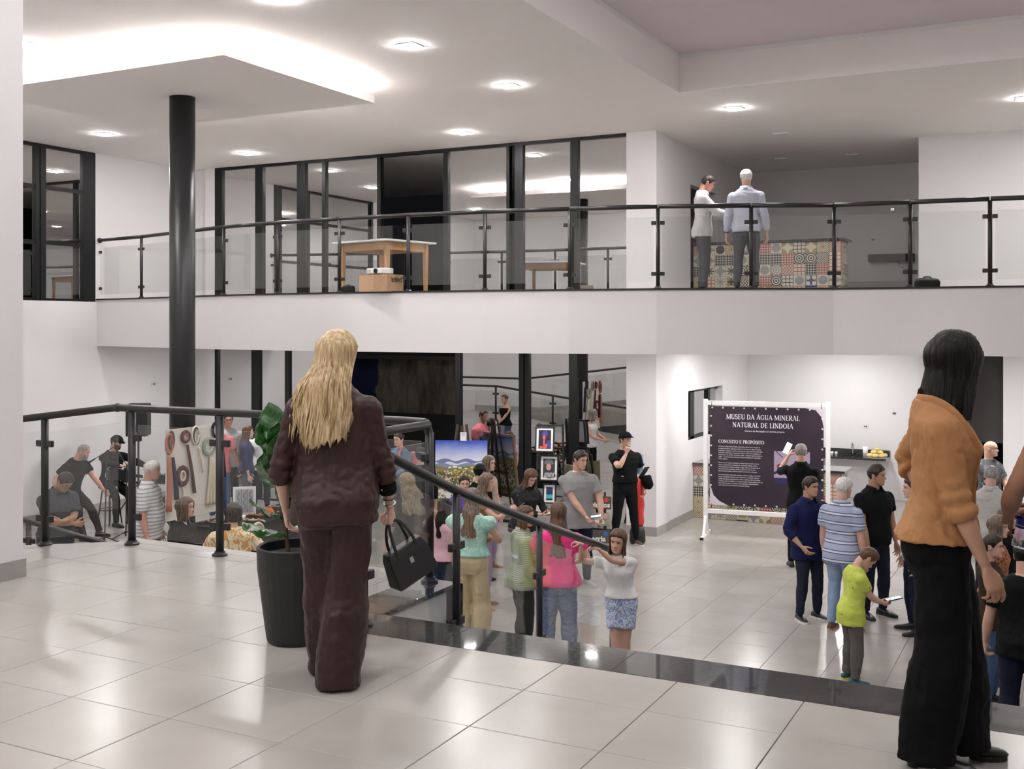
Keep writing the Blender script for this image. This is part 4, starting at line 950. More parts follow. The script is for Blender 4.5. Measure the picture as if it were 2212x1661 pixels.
c_leop = dots('leopard_print', (.34, .13, .05), (.04, .015, .008), 36, .34); c_dot = dots('black_dotted_blouse', (.010, .010, .011), (.30, .30, .30), 34, .13); c_denimj = K('denim_jacket', (.10, .16, .26)); c_graph = floral('charcoal_graphic_tee', (.05, .053, .06), [(.16, .165, .18)], 7, .47); c_brt = K('dark_brown_top', (.040, .024, .016)); c_jskirt = floral('tie_dye_denim', (.07, .10, .20), [(.12, .16, .28)], 7, .45, (1, 1, 2.2))
s_blk, s_white, s_brn, s_bei = mat('black_shoe', (.012, .012, .012), .35), mat('white_sole', (.66, .64, .61), .6), mat('brown_shoe', (.09, .055, .04), .6), mat('beige_flat', (.45, .27, .17), .5)
s_gry, s_teal = mat('grey_sneaker', (.42, .40, .38), .7), mat('teal_sneaker', (.01, .09, .12), .6); s_dk = mat('dark_sole', (.02, .02, .02), .7); M_phone = mat('phone_black', (.01, .01, .012), .2); M_screen = mat('phone_screen', (.3, .4, .6), .2, emit=((.55, .70, 1.0), .10)); M_steel = mat('steel', (.62, .62, .60), .25, metal=1.0)
TRS = lambda m, **k: dict(kind='trousers', mat=m, **k)
def tp(m, hem=.46, sleeve=.30, **k): return dict(mat=m, hem=hem, sleeve=sleeve, **k)
def shirt(m, hem=.45, sleeve=.97, **k): return dict(mat=m, hem=hem, sleeve=sleeve, collar=(.012, m), **k)
def hold_phone(I, P, label, tilt=(0, 0, 0), size=(.037, .075, .0045), screen=True, m=None):
    o = empty('smartphone', local(I, np.array(P) * I['u']), 0, label, 'phone'); o.rotation_euler = (R(tilt[0]), R(tilt[1]), I['root'].rotation_euler[2] + R(tilt[2]))
    a, b, c_ = size; MB().box((-a, -b, -c_), (a, b, c_)).build('case', m or M_phone, o, bevel=.003)
    if screen: MB().box((-a + .004, -b + .006, c_), (a - .004, b - .006, c_ + .0006)).build('screen', M_screen, o)
    return o
PP = {}
# ---- on the landing
def suit(I):
    u = I['u']; S, E, W = I['arms'][1][:3]; a = unitv(W - E)
    MB().tube([E + (W - E) * .44, E + (W - E) * .50, E + (W - E) * .62, E + (W - E) * .68], [.042, .0465, .0455, .042], 20).build('cuff', c_black, I['root'], smooth=True)
    MB().ell(E + (W - E) * .60 + np.array((-.02, -.043, 0)), (.006, .004, .006)).build('cuff_button', mat('pearl_button', (.7, .7, .72), .25), I['root'], smooth=True)
    MB().torus(E + (W - E) * .80, .031, .0032, a).build('bracelet', mat('dark_bead', (.03, .02, .02), .3), I['root'], smooth=True)
    MB().torus(E + (W - E) * .93, .0275, .0045, a, m=6).build('wristwatch', M_steel, I['root'], smooth=True)
    c, r, f, dn = I['spine'](.70)
    for z0_, z1_ in ((.49, .80),): # centre seam of the jacket back
        P_ = []
        for z in np.linspace(z0_, z1_, 9): c, r, f, dn = I['spine'](z); q = I['tsec'](z, .013); P_.append(q[int(len(q) * .75)])
    hcl = MB()
    for dy, dz in ((-.044, .088), (-.050, .080), (-.056, .071), (-.060, .061), (-.063, .050)): T_ = MB().ell((.046 + (.088 - dz) * .5, dy, dz + .012), (.006, .006, .005), 8, 6); hcl.add(I['fr'](T_.v[0]), T_.f)
    hcl.build('hair_clip', mat('rhinestone_clip', (.30, .28, .26), .15, metal=.9), I['root'], smooth=True)
    T_ = MB().torus((.082, -.004, -.040), .009, .0018, (1, .2, 0), 14, 6); MB().add(I['fr'](T_.v[0]), T_.f).build('earring', mat('gold', (.8, .55, .2), .25, metal=1.0), I['root'], smooth=True)
    # loose locks over the hair curtain
    rng = np.random.RandomState(5); lk = MB()
    for k in range(230):
        a0 = rng.uniform(-1.9, 1.9); Lk_ = rng.uniform(.24, .50) * (1 - .25 * abs(a0) / 1.9); P_ = []; ph = rng.rand() * 6; sw = rng.uniform(-.025, .02)
        for t in np.linspace(0, 1, 13):
            z = .075 - t * (.075 + Lk_); zh = max(z, -.035); x, y = head_base(zh, -math.pi / 2 + a0); x, y = float(x), float(y); uu = math.hypot(x, y + .005); off = .021 + .004 * rng.rand()
            x, y = x * (uu + off) / uu, (y + .005) * (uu + off) / uu - .005; f_ = sstep(.03, -.19, z); tt = max(0, -z - .03); x = x * (1 + .12 * f_) + math.sin(a0) * .05 * f_ * min(1.0, tt / .25) + (sw - .11 * tt) * f_ + .006 * math.sin(z * 30 + ph) * min(1, tt * 8)
            yt_ = -.168 - .02 * (1 - abs(math.sin(a0))) + (1 - math.cos(a0)) * .055; y = lerp(y, yt_, f_ * .9) - .004 - .02 * tt
            P_.append((x, y, z))
        w = rng.uniform(.003, .0075); T_ = MB().tube(P_, [(w * q, w * .55 * q) for q in np.concatenate([[.3, .8], np.ones(7), [.85, .65, .4, .1]])], 5); lk.add(I['fr'](T_.v[0]), T_.f)
    lk.build('hair_locks', H_blond, I['root'], smooth=True)
PP['blonde'] = person('blonde woman in a dark brown trouser suit standing on the landing, back turned', 722, d=5.24, H=1.695, z0=0, face=168, female=True, girth=1.02, sk='fair', head=(-18, -4, 0),
    hair=('long', H_blond, dict(L=.47, spread=.05, back=-.165, phi=112, wave=.008, lean=.02, vol=.018, taper=.8, nth=60)), top=tp(c_brown, .462, .72, ease=.017, loose=.25, sease=.75, scr=.006, scf=120, name='blazer', flare=.0, box=.100, fa=.026, fb=.012, neck=.848),
    bot=TRS(c_brownp, leg=.026, flare=.034, ease=.016, drop=.062, fold=.05, bag=.0, fa=.03, fb=.008), shoe=(s_blk, s_blk, .02), feet=((.018, -.02), (-.030, .11)), vox=.0085,
    Rh=(.146, .085, .487), Re=(.8, -.8, 0), Rk='grip', Lh=(-.148, .03, .49), Le=(-.6, -.9, 0), extra=suit, name='person')
def tanx(I):
    c, r, f, dn = I['spine'](.852); nb = MB()
    for s in (-1, 1): nb.ell(c - f * .062 + r * (-.03 + .02 * s) + dn * .006 * s + np.array((0, 0, .012)), (.030, .016, .018), 12, 8)
    nb.build('neck_bow', c_black, I['root'], smooth=True)
    # lapel and collar strip round the neck, pocket welt, buttons
    P_ = []
    for z, a in ((.555, 78), (.62, 70), (.68, 60), (.74, 52), (.79, 44), (.825, 30), (.846, -5), (.850, -60), (.848, -120), (.846, 185)):
        q = I['tsec'](z, .017 if z < .83 else .012, n=72); P_.append(q[int(round(a / 5)) % 72])
    MB().tube(smooth_path(P_, 4), [(.016, .005)] * (9 * 4 + 1), 8, ref=(1, 0, 0)).build('lapel', c_tan, I['root'], smooth=True)
    w = []
    for a in (18, 30, 42, 54): w.append(I['tsec'](.592, .0245, n=72)[int(a / 5)])
    MB().tube(w, .0042, 6).build('pocket_welt', mat('tan_piping', (.30, .12, .04), .8), I['root'], smooth=True)
PP['tan'] = person('dark haired woman in a tan blazer and wide black trousers above the stairs', 2028, d=4.30, H=1.69, z0=0, face=94, female=True, girth=1.06, sk='tan', head=(38, -12, 0),
    hair=('bob', H_black, dict(L=.25, vol=.028, phi=136, spread=.012, back=-.085, taper=.25, wave=.002, t=.022, front=.02)), top=tp(c_tan, .528, .66, ease=.018, loose=.2, sease=.8, scr=.0065, scf=105, name='blazer', flare=.0, box=.096, fa=.016, fb=.010, neck=.848),
    bot=TRS(c_blkt, leg=.030, flare=.030, ease=.014, drop=.03, fold=.05, bag=0., fa=.03, fb=.006, waist=.62), shoe=(s_blk, s_dk, .06), feet=((.045, -.03), (-.045, .05)), vox=.0085, Rh=(.140, .095, .462), Re=(.3, -1, 0), Rk='relaxed', Rp=(-.8, -.5, 0), Lh=(-.13, .0, .58), Le=(-1, -.6, 0), extra=tanx)
PP['arm'] = person('bare armed person in black holding a water bottle, cut by the picture edge', 2380, d=3.85, H=1.70, z0=0, face=190, female=True, girth=1.1, sk='brown', hair=('bob', H_black), top=tp(c_black, .45, 0), bot=TRS(c_black, leg=.02), shoe=(s_blk, s_dk, .05),
    Lh=(-.158, .195, .572), Le=(-.62, -.8, -.5), Lk='hold', Lp=(.5, .6, 0), Ld=(.25, .7, .25))
# ---- upstairs
I = person('man in a white grey shirt reading a phone behind the upstairs railing', 1517, yt=377, H=1.79, z0=ZB, face=98, sk='red', head=(0, -22, 0), hair=('short', H_dark, dict(t=.010, top=1.1)), top=shirt(c_shirt2, .47), bot=TRS(c_gtrou), shoe=(s_blk, s_white), Rh=(.05, .24, .655), Lh=(-.08, .24, .655), Rk='hold', Lk='hold', Rp=(-.4, 0, 1), Lp=(.4, 0, 1))
hold_phone(I, (-.0, .325, .672), 'dark phone held by the shorter haired man upstairs', (25, 0, 0))
I = person('grey haired man in a pale blue shirt seen from behind, upstairs at the railing', 1612, yt=366, H=1.80, z0=ZB, face=176, sk='light', head=(12, 0, 0), hair=('short', H_white), top=shirt(c_shirt, .49, .93), bot=TRS(c_gtrou), shoe=(s_blk, s_dk), Rh=(.165, .03, .46), Lh=(-.165, .03, .46))
MB().torus(I['arms'][-1][1] * .1 + I['arms'][-1][2] * .9 , .034, .006, unitv(I['arms'][-1][2] - I['arms'][-1][1])).build('wristwatch', M_blackm, I['root'])
# ---- right of the banner
I = person('grey haired man in black photographing the dark banner', 1730, yt=960, H=1.76, face=178, hair=('short', H_grey), top=shirt(c_black, .46, .5), bot=TRS(c_black), shoe=(s_blk, s_dk), Lh=(-.105, .17, .885), Le=(-.6, 0, -1), Lk='hold', Rh=(.05, .2, .80), Re=(.5, 0, -1))
hold_phone(I, (-.115, .19, .945), 'white backed phone raised in front of the dark banner', (78, 25, 0), (.042, .085, .005), False, mat('phone_white_glow', (.9, .9, .92), .3, emit=((1, 1, 1), .05)))  # white case also emits faintly, a glow put into its material
person('smiling man in a royal blue shirt with one hand on the chest', 1746, yt=1030, yf=1338, face=38, sk='tan', head=(14, 0, 0), hair=('short', H_dark, dict(t=.013, top=1.3)), top=shirt(c_blue, .43, .78, loose=1.3), bot=TRS(c_jean), shoe=(s_blk, s_white), girth=1.05, Rh=(.15, .12, .545), Re=(.8, -.6, -.2), Lh=(-.10, .145, .735), Le=(-.9, -.1, -.6), Lp=(.5, -.8, 0))
person('white haired old man in a blue striped polo and pale jeans', 1818, yt=1033, yf=1364, face=150, head=(-8, -4, 0), hair=('short', H_white, dict(t=.014)), top=shirt(c_str2, .455, .38, loose=1.2), bot=TRS(c_jeanl), shoe=(s_brn, s_bei), girth=1.06, belly=.02)
I = person('broad shouldered man in a black polo beside the striped polo', 1888, yt=1004, yf=1330, face=42, sk='tan', head=(28, 0, 0), hair=('short', H_dark, dict(t=.013, top=1.3)), top=shirt(c_blk2, .475, .33), bot=TRS(c_jean), shoe=(s_blk, s_dk), girth=1.10, Rh=(.135, .10, .475), Lh=(-.17, .02, .475))
PP['boy'] = person('boy in a lime yellow tee and grey joggers bent over a phone', 1838, yt=1178, yf=1473, face=112, hk=1.16, head=(0, -42, 0), lean=(8, 0), hair=('short', H_brown, dict(t=.016)), top=tp(c_yel, .43, .33, loose=1.5), bot=TRS(c_boyp, leg=.012, bag=.007), shoe=(s_teal, mat('yellow_sole', (.6, .55, .05), .6)), Rh=(.03, .23, .58), Lh=(-.05, .24, .58), Rk='hold', Lk='hold', Rp=(-.5, 0, 1), Lp=(.5, 0, 1), girth=1.05)
hold_phone(PP['boy'], (-.0, .325, .602), 'black phone held by the boy in yellow', (12, 0, 0), (.040, .08, .006))
person('person in navy trousers and a sage shirt mostly hidden by the tan blazer', 1978, yt=1032, yf=1366, face=-75, hair=('short', H_dark), top=shirt(c_sage, .47, .9), bot=TRS(c_navy), shoe=(s_blk, s_dk), Lh=(-.16, .03, .46))
person('bald man in a charcoal graphic tee near the dark lobby', 2136, yt=952, H=1.76, face=55, sk='light', head=(18, 4, 0), hair=('bald', None), top=tp(c_graph, .46, .36), bot=TRS(c_black), shoe=(s_blk, s_dk), girth=1.1, Rh=(.02, .17, .56), Lh=(-.06, .17, .55), Re=(.8, -.5, -.2), Le=(-.8, -.5, -.2))
person('man with cropped grey hair in a light shirt, back turned, under the bald man', 2140, yt=1007, H=1.74, face=172, hair=('short', H_grey, dict(t=.008)), top=shirt(c_lshirt, .46, .5), bot=TRS(c_navy), shoe=(s_blk, s_dk))
person('flushed white haired man behind the water bottle', 2176, yt=1066, H=1.70, face=118, sk='red', hair=('short', H_white), head=(0, -10, 0), top=shirt(c_lpink, .46, .5), bot=TRS(c_jean), shoe=(s_blk, s_dk))
person('woman with grey blond hair in a leopard blouse', 2148, yt=1112, H=1.62, face=72, female=True, sk='fair', hair=('bob', H_ash, dict(L=.14)), top=tp(c_leop, .46, .5), bot=TRS(c_jean), shoe=(s_blk, s_dk))
I = person('woman in spectacles and a black blazer between the leopard blouse and the bottle', 2170, d=11.1, H=1.63, face=75, female=True, sk='fair', hair=('bob', H_brown, dict(L=.20)), top=tp(c_black, .46, .9), bot=TRS(c_jeanb), shoe=(s_blk, s_dk)); glasses(I)
person('short woman in a dark brown top with hands clasped', 2136, d=10.0, H=1.56, face=78, female=True, sk='light', hair=('short', H_dark), top=tp(c_brt, .46, .3), bot=TRS(c_jeanb), shoe=(s_blk, s_dk), Rh=(.0, .20, .64), Lh=(-.03, .20, .65), Rk='hold', Lk='hold')
person('black haired person in a black tee reaching down beside the tan blazer woman', 2212, d=8.9, H=1.70, face=178, sk='light', hair=('short', H_black), top=tp(c_black, .46, .34), bot=TRS(c_navy, leg=.01), shoe=(s_blk, s_dk), girth=1.1, Lh=(-.175, .06, .485), Le=(-.6, -.8, 0), Lk='hold')
# ---- by the stairs and the paintings
I = person('man in a plain grey tee holding a blue lit phone', 1248, yt=972, yf=1266, face=22, sk='light', head=(22, -8, 0), hair=('short', H_dark, dict(t=.009)), top=tp(c_grey, .435, .36, loose=1.1), bot=TRS(c_navy), shoe=(s_gry, s_white), girth=1.12, Rh=(.0, .17, .53), Lh=(-.12, .15, .525), Rk='hold', Lk='hold', Re=(.9, -.5, 0), Le=(-.9, -.6, 0), Rp=(0, 0, 1))
hold_phone(I, (-.055, .215, .545), 'blue lit phone in the hand of the man in grey', (10, 15, 60))
I = person('man in black with a flat cap, hand on his chin, before the white pillar', 1350, yt=934, yf=1176, face=18, sk='light', head=(28, 8, 0), hair=('short', H_dark), top=tp(c_black, .56, .33), bot=TRS(c_black, belt=mat('grey_belt', (.25, .24, .23), .5)), shoe=(s_brn, s_white), girth=1.05, Rh=(.025, .115, .825), Re=(.7, .1, -1), Rk='fist', Rd=(-.2, .1, .9), Rp=(-.6, -.8, 0), Lh=(-.17, .03, .50), feet=((.10, .0), (-.10, .02)), extra=lambda I: cap_hat(I, c_black))
MB().ell((0, 0, 0), (.10, .07, .12), 14, 10).build('folded_jacket', c_black, smooth=True, loc=local(I, (-.20 * 1.7, .09, .56 * 1.75))); folds(bpy.data.objects['folded_jacket'], .08, .02); tag(bpy.data.objects['folded_jacket'], 'black folded jacket hung at the hip of the man in the flat cap', 'jacket')
I = person('woman in a black dotted blouse bent over her phone below the framed portraits', 1131, yt=1005, H=1.63, face=42, female=True, sk='fair', head=(-4, -28, 0), lean=(5, 0), hair=('long', H_brown, dict(L=.27, back=-.05, front=.03)), top=tp(c_dot, .47, .93), bot=TRS(c_white), shoe=(s_bei, s_bei), girth=1.12, Rh=(.0, .20, .63), Lh=(-.07, .22, .63), Rk='hold', Lk='hold', Rp=(0, 0, 1), Lp=(0, 0, 1))
hold_phone(I, (-.045, .295, .655), 'phone in a lime cover held by the woman in dots', (20, 0, 40), m=mat('lime_cover', (.5, .6, .15), .5))
PP['bob'] = person('woman with a brown bob in a green striped blouse looking over her shoulder', 1128, yt=1093, H=1.58, face=108, female=True, sk='light', head=(-48, -2, 0), hair=('bob', H_brown, dict(L=.15)), top=shirt(c_strg, .47, .80, loose=1.6, ease=.016), bot=TRS(c_black), shoe=(s_blk, s_dk), girth=1.18, belly=.02, Rh=(.13, .06, .50))
person('woman in a hot pink tee with long straight brown hair, back turned', 1206, yt=1086, H=1.66, face=176, female=True, sk='fair', hair=('long', H_brown, dict(L=.46, spread=.03, back=-.15, wave=.002, taper=.25, lean=.03)), top=tp(c_pink, .50, .32, loose=1.5, ease=.016), bot=TRS(c_jskirt, leg=.018), shoe=(s_blk, s_dk), girth=1.16, Rh=(.10, .17, .60), Lh=(-.10, .17, .60), Re=(.9, -.4, -.3), Le=(-.9, -.4, -.3))
person('woman in a mint leaf print top and wide cream trousers, back turned', 1018, yt=1056, H=1.67, face=160, female=True, sk='light', head=(6, -4, 0), hair=('long', H_ash, dict(L=.44, spread=.02, back=-.145, wave=.003, taper=.35, lean=.03)), top=tp(c_mint, .565, .12, loose=1.3, ease=.016, puff=True), bot=TRS(c_cream, leg=.030, flare=.03, waist=.63), shoe=(s_bei, s_bei), girth=1.1, Rh=(.08, .16, .66), Re=(.9, -.5, -.4))
I = person('woman in a tropical print top and lilac trousers raising a pen', 1042, yt=1022, H=1.65, face=82, female=True, sk='light', head=(-5, -6, 0), hair=('long', H_ash, dict(L=.30, back=-.13)), top=tp(c_trop, .50, .22), bot=TRS(c_lilac, leg=.016), shoe=(s_bei, s_bei), Rh=(.03, .22, .735), Lh=(-.05, .22, .72), Rk='grip', Lk='hold')
MB().cyl((0, 0, -.07), (0, 0, .07), .004).build('pen', s_bei, loc=local(I, (.0, .29 * 1.65, .765 * 1.65))).rotation_euler = (.5, .9, .3); tag(bpy.data.objects['pen'], 'thin pen held up by the woman in the tropical print', 'pen')
person('dark haired woman in purple peering over the handrail beside the painting', 1002, yt=1027, H=1.52, face=8, female=True, sk='light', hair=('bun', H_dark), top=tp(c_purple, .47, .4), bot=TRS(c_jean), shoe=(s_blk, s_dk))
person('black haired woman in a black top standing behind the profile with highlights', 1034, yt=1003, H=1.58, face=140, female=True, sk='light', hair=('bun', H_black, dict(t=.016)), top=tp(c_black, .47, .4), bot=TRS(c_black), shoe=(s_blk, s_dk))
person('tall woman with ash blond hair in a beige top, nearest the landscape painting', 1052, yt=984, H=1.61, face=48, female=True, sk='fair', head=(8, 0, 0), hair=('long', H_ash, dict(L=.34, back=-.08, phi=125)), top=tp(c_beige, .47, .0), bot=TRS(c_lilac), shoe=(s_bei, s_bei))
person('girl in a pale pink blouse and dark jeans with long black hair', 957, yt=1079, H=1.47, face=135, female=True, sk='tan', hair=('long', H_black, dict(L=.40, back=-.14)), top=tp(c_lpink, .53, .12, puff=True), bot=TRS(c_jean, leg=.008), shoe=(s_blk, s_dk), Rh=(.10, .15, .62), Lh=(-.08, .15, .62))
gy = 8.82; gz = nz(gy)
PP['girl'] = person('girl in a white tee and leaf print shorts leaning on the stair railing end', 1342, d=9.42, H=1.25, z0=nz(on_x(1342, -3.44)[1]), face=-12, hk=1.18, female=True, sk='light', head=(-6, -4, 8), lean=(0, 4), hair=('half', H_brown, dict(L=.34, t=.016)), top=tp(c_white, .555, .26, loose=1.2), bot=dict(kind='shorts', mat=c_bluefl, len=.40, leg=.028, flare=.03, waist=.615, name='shorts'), shoe=(s_white, s_white), girth=1.08,
    Rh=(.25, .13, .93), Lh=(.12, .19, .915), Re=(.3, -.4, -1), Le=(-.2, .2, -1), Rk='rail', Lk='rail', Rd=(.9, .2, .25), Ld=(.9, .2, .25), Rp=(0, 0, -1), Lp=(0, 0, -1), feet=((.02, .03), (-.02, -.03)))
def tattoo(I): pass
person('woman with long wavy dark blond hair in a black dress behind the landing glass', 884, yt=1022, H=1.68, face=-168, female=True, sk='fair', head=(25, -12, 0), hair=('long', H_dblond, dict(L=.44, spread=.07, back=-.15, wave=.016, phi=120, vol=.024)), top=tp(c_black, .46, .25, loose=1.5), bot=dict(kind='skirt', mat=c_black, hem=.26, flare=.03), shoe=(s_blk, s_dk), girth=1.15, Lh=(-.17, .05, .47), Rh=(.20, .14, .62))
I = person('person in spectacles and a denim jacket with a pink backpack strap', 864, yt=935, H=1.66, face=-32, female=True, sk='light', head=(-8, 0, 0), hair=('bun', H_dark), top=tp(c_denimj, .48, .95), bot=TRS(c_jeanb), shoe=(s_gry, s_white), girth=1.08, Rh=(.04, .19, .60), Lh=(-.04, .19, .59), Rk='hold', Lk='hold'); glasses(I)
bp = empty('backpack', local(I, (-.16, -.19, 1.12)), I['root'].rotation_euler[2], 'pink backpack on the back of the person in denim', 'backpack')
MB().ell((0, 0, 0), (.15, .10, .22), 16, 12).build('bag_body', c_coral, bp, smooth=True); MB().tube(smooth_path([(.10, .06, .18), (.10, .18, .30), (.09, .325, .22), (.08, .335, .0), (.10, .10, -.16)], 5), [(.022, .006)] * 21, 8).build('strap', c_coral, bp, smooth=True); MB().ell((0, -.09, -.07), (.10, .035, .09), 12, 8).build('front_pocket', c_coral, bp, smooth=True)
person('figure in black with black hair behind the landing corner post', 908, yt=968, H=1.60, face=170, hair=('short', H_black, dict(t=.018)), top=tp(c_black, .46, .9), bot=TRS(c_black), shoe=(s_blk, s_dk))
# ---- musicians and their listeners
def seat_kw(h): return dict(sit=True, pelvis=(-.10, h))
PP['sing'] = person('bald grey bearded singer in a black tee sitting at the microphone', 158, d=17.9, H=1.76, face=52, sk='red', head=(18, -4, 0), lean=(20, 0), hair=('recede', H_grey, dict(t=.004)), beard=(H_grey, .024), top=tp(c_black, .47, .33), bot=TRS(c_black), shoe=(s_blk, s_dk), girth=1.12, **seat_kw(.76), feet=((.13, .22), (-.12, .20)), Rh=(.20, .02, .42), Lh=(-.14, .24, .42))
PP['guit'] = person('guitarist in a black jacket and cap playing on a high stool', 246, d=19.1, H=1.74, face=38, sk='light', head=(20, -8, 0), lean=(8, 0), hair=('short', H_dark), beard=(H_dark, .010), top=tp(c_blk2, .47, .9), bot=TRS(c_black), shoe=(s_blk, s_dk), **seat_kw(.74), feet=((.10, .16), (-.10, .12)), Rh=(.05, .20, .60), Re=(.9, -.2, .2), Lh=(-.20, .27, .57), Lk='grip', Rk='hold', extra=lambda I: cap_hat(I, c_black))
I = person('man in a charcoal polo with folded arms, head bowed, behind the ramp rail', 120, yt=1008, H=1.74, face=28, sk='tan', head=(10, -34, 0), lean=(8, 0), hair=('short', H_dark), top=shirt(c_dgrey, .45, .40), bot=TRS(c_dgrey), shoe=(s_blk, s_dk), girth=1.15, Rh=(-.05, .155, .61), Lh=(.05, .175, .64), Re=(.9, -.3, -.3), Le=(-.9, -.3, -.3), Rk='hold', Lk='hold', Rp=(0, -1, .2), Lp=(0, -1, .2)); glasses(I)
person('white haired old man in a white striped polo beside the macrame board', 321, d=13.9, H=1.745, face=72, head=(0, -4, 0), hair=('short', H_white), sk='red', top=shirt(c_str1, .44, .42, loose=1.2), bot=TRS(c_gtrou), shoe=(s_brn, s_dk), girth=1.15, belly=.05)
def wcol(I): pass
person('woman in a black blazer and white collar talking below the macrame board', 394, yt=1074, H=1.60, face=58, female=True, sk='light', head=(8, 0, 0), hair=('bob', H_brown, dict(L=.17, vol=.030, wave=.012, phi=125)), top=dict(mat=c_black, hem=.46, sleeve=.95, collar=(.05, c_white)), bot=TRS(c_black), shoe=(s_blk, s_dk), girth=1.12)
person('woman with a short dark bob in an orange leaf print blouse, back turned', 503, yt=1088, H=1.60, face=172, female=True, sk='light', hair=('bob', H_dark, dict(L=.09, vol=.026, phi=130)), top=tp(c_orange, .44, .35, loose=1.6, ease=.018), bot=TRS(c_black), shoe=(s_blk, s_dk), girth=1.25, belly=.02, Rh=(.12, .15, .60), Lh=(-.12, .15, .60), Re=(.9, -.4, -.3), Le=(-.9, -.4, -.3))
person('man in a coral tee with an outstretched hand by the tall windows', 474, d=19.6, H=1.80, face=15, sk='tan', hair=('short', H_dark), top=tp(c_coral, .46, .35), bot=TRS(c_jeanb), shoe=(s_gry, s_white), Lh=(-.165, .12, .50))
I = person('man in spectacles and a grey tee right behind the coral tee', 492, d=20.3, H=1.84, face=10, sk='tan', hair=('short', H_dark), top=tp(c_grey, .46, .35), bot=TRS(c_black), shoe=(s_blk, s_dk), girth=1.1); glasses(I)
person('woman with long brown hair in a navy blouse and grey jeans', 531, yt=920, H=1.66, face=88, female=True, sk='fair', hair=('long', H_brown, dict(L=.32, back=-.14)), top=tp(c_navytop, .50, .8, loose=1.4), bot=TRS(c_gjean), shoe=(s_blk, s_dk), girth=1.15)
person('woman in a white blouse with dark tied back hair by the windows', 563, d=20.2, H=1.68, face=6, female=True, sk='light', hair=('bun', H_dark), top=shirt(c_white, .48, .8), bot=TRS(c_jean), shoe=(s_blk, s_dk))
# ---- people hidden behind others, whom the window panes mirror
person('man in a dusty pink tee facing the windows, seen mirrored above the easel', 0, xy=(-10.6, 14.9), H=1.76, face=70, sk='tan', hair=('short', H_dark, dict(t=.007)), top=tp(c_coral, .46, .35), bot=TRS(c_jeanb), shoe=(s_gry, s_white), girth=1.1)
person('red haired child standing close to the man in dusty pink', 0, xy=(-10.15, 14.55), H=1.30, face=150, hk=1.15, hair=('bob', mat('hair_auburn', (.10, .03, .015), .5), dict(L=.12)), top=tp(c_lpink, .46, .35), bot=TRS(c_jeanb), shoe=(s_gry, s_white))
person('woman in a black camisole and jeans, seen mirrored before the ramp', 0, xy=(-13.2, 8.9), H=1.66, face=140, female=True, sk='light', hair=('bun', H_brown), top=tp(c_black, .52, 0, neck=.79), bot=TRS(c_jeanb), shoe=(s_blk, s_dk), Rh=(-.01, .17, .55), Lh=(.01, .17, .56))
person('woman with grey shoulder length hair in a white tank top behind the potted plant', 0, xy=(-9.35, 12.3), H=1.66, face=55, female=True, sk='light', head=(0, -14, 0), hair=('bob', H_grey, dict(L=.17, vol=.026)), top=tp(c_white, .50, 0, neck=.80), bot=TRS(c_black), shoe=(s_blk, s_dk), girth=1.1, Rh=(.04, .21, .60), Lh=(-.06, .21, .60))
# ================================================================== furniture and exhibits
M_wood = mat('pine_wood', (.50, .27, .11), .45, bump=((4, 40, 40), .15), var=(6, .12)); M_dkwood = mat('dark_wood', (.05, .035, .02), .6, bump=((3, 30, 30), .2)); M_paper = mat('white_paper', (.80, .80, .80), .7); M_lam = mat('white_laminate', (.70, .70, .69), .35)
M_card = mat('cardboard', (.38, .24, .14), .8, var=(9, .06)); M_wpaint = mat('white_painted_steel', (.80, .79, .78), .4)
def P3(px, py, d): x, y = at(px, d); return np.array((x, y, zat(py, d)))
# -- potted fiddle leaf plant
px_, py_ = at(640, 5.98)
pot = empty('potted_plant', (px_, py_, 0), 0, 'fiddle leaf plant in a tall faceted black pot behind the brown suit', 'plant')
def facet(t, z): return 1 + .018 * math.cos(4 * t + z * 16) * math.cos(4 * t - z * 16)
MB().lathe([(.150, 0), (.158, .02), (.176, .15), (.194, .28), (.206, .40), (.212, .48), (.214, .515), (.206, .522), (.196, .515), (.194, .47)], n=32, rad=facet).build('pot', mat('black_pot', (.014, .014, .015), .5), pot)
MB().lathe([(.19, .465), (.12, .475), (.02, .48)], n=20).build('soil', mat('potting_soil', (.03, .022, .016), .95, bump=(40, .8)), pot)
M_leaf = pmat('fiddle_leaf', lambda nt, x, y, z, P: mixc(nt, mth(nt, 'LESS_THAN', mth(nt, 'ABSOLUTE', mth(nt, 'SUBTRACT', mth(nt, 'FRACT', mth(nt, 'ADD', mth(nt, 'MULTIPLY', z, 34), mth(nt, 'MULTIPLY', mth(nt, 'ABSOLUTE', x), -26))), .5)), .06), (.018, .085, .014), (.06, .17, .04)), .28)
random.seed(11)
def leaf_mesh(L, Wd, seed):
    r = random.Random(seed); nu, nv = 12, 7; V = []
    for i in range(nu):
        t = i / (nu - 1); w = Wd * (math.sin(math.pi * min(1, t * .92 + .06)) ** .7) * (.55 + .75 * t) * (1 if t < .98 else .3); dr = -.22 * L * t * t
        for j in range(nv):
            s = j / (nv - 1) * 2 - 1; V.append((s * w, .16 * w * (s * s) + .010 * math.sin(t * 16 + s * 3 + seed) + dr, t * L))
    V = np.array(V); k = nu * nv; Fc = [(i * nv + j, i * nv + j + 1, (i + 1) * nv + j + 1, (i + 1) * nv + j) for i in range(nu - 1) for j in range(nv - 1)]
    return MB().add(V, Fc).mesh('leaf', M_leaf, True)
LM = [leaf_mesh(.22, .075, 1), leaf_mesh(.19, .066, 2), leaf_mesh(.25, .082, 3)]
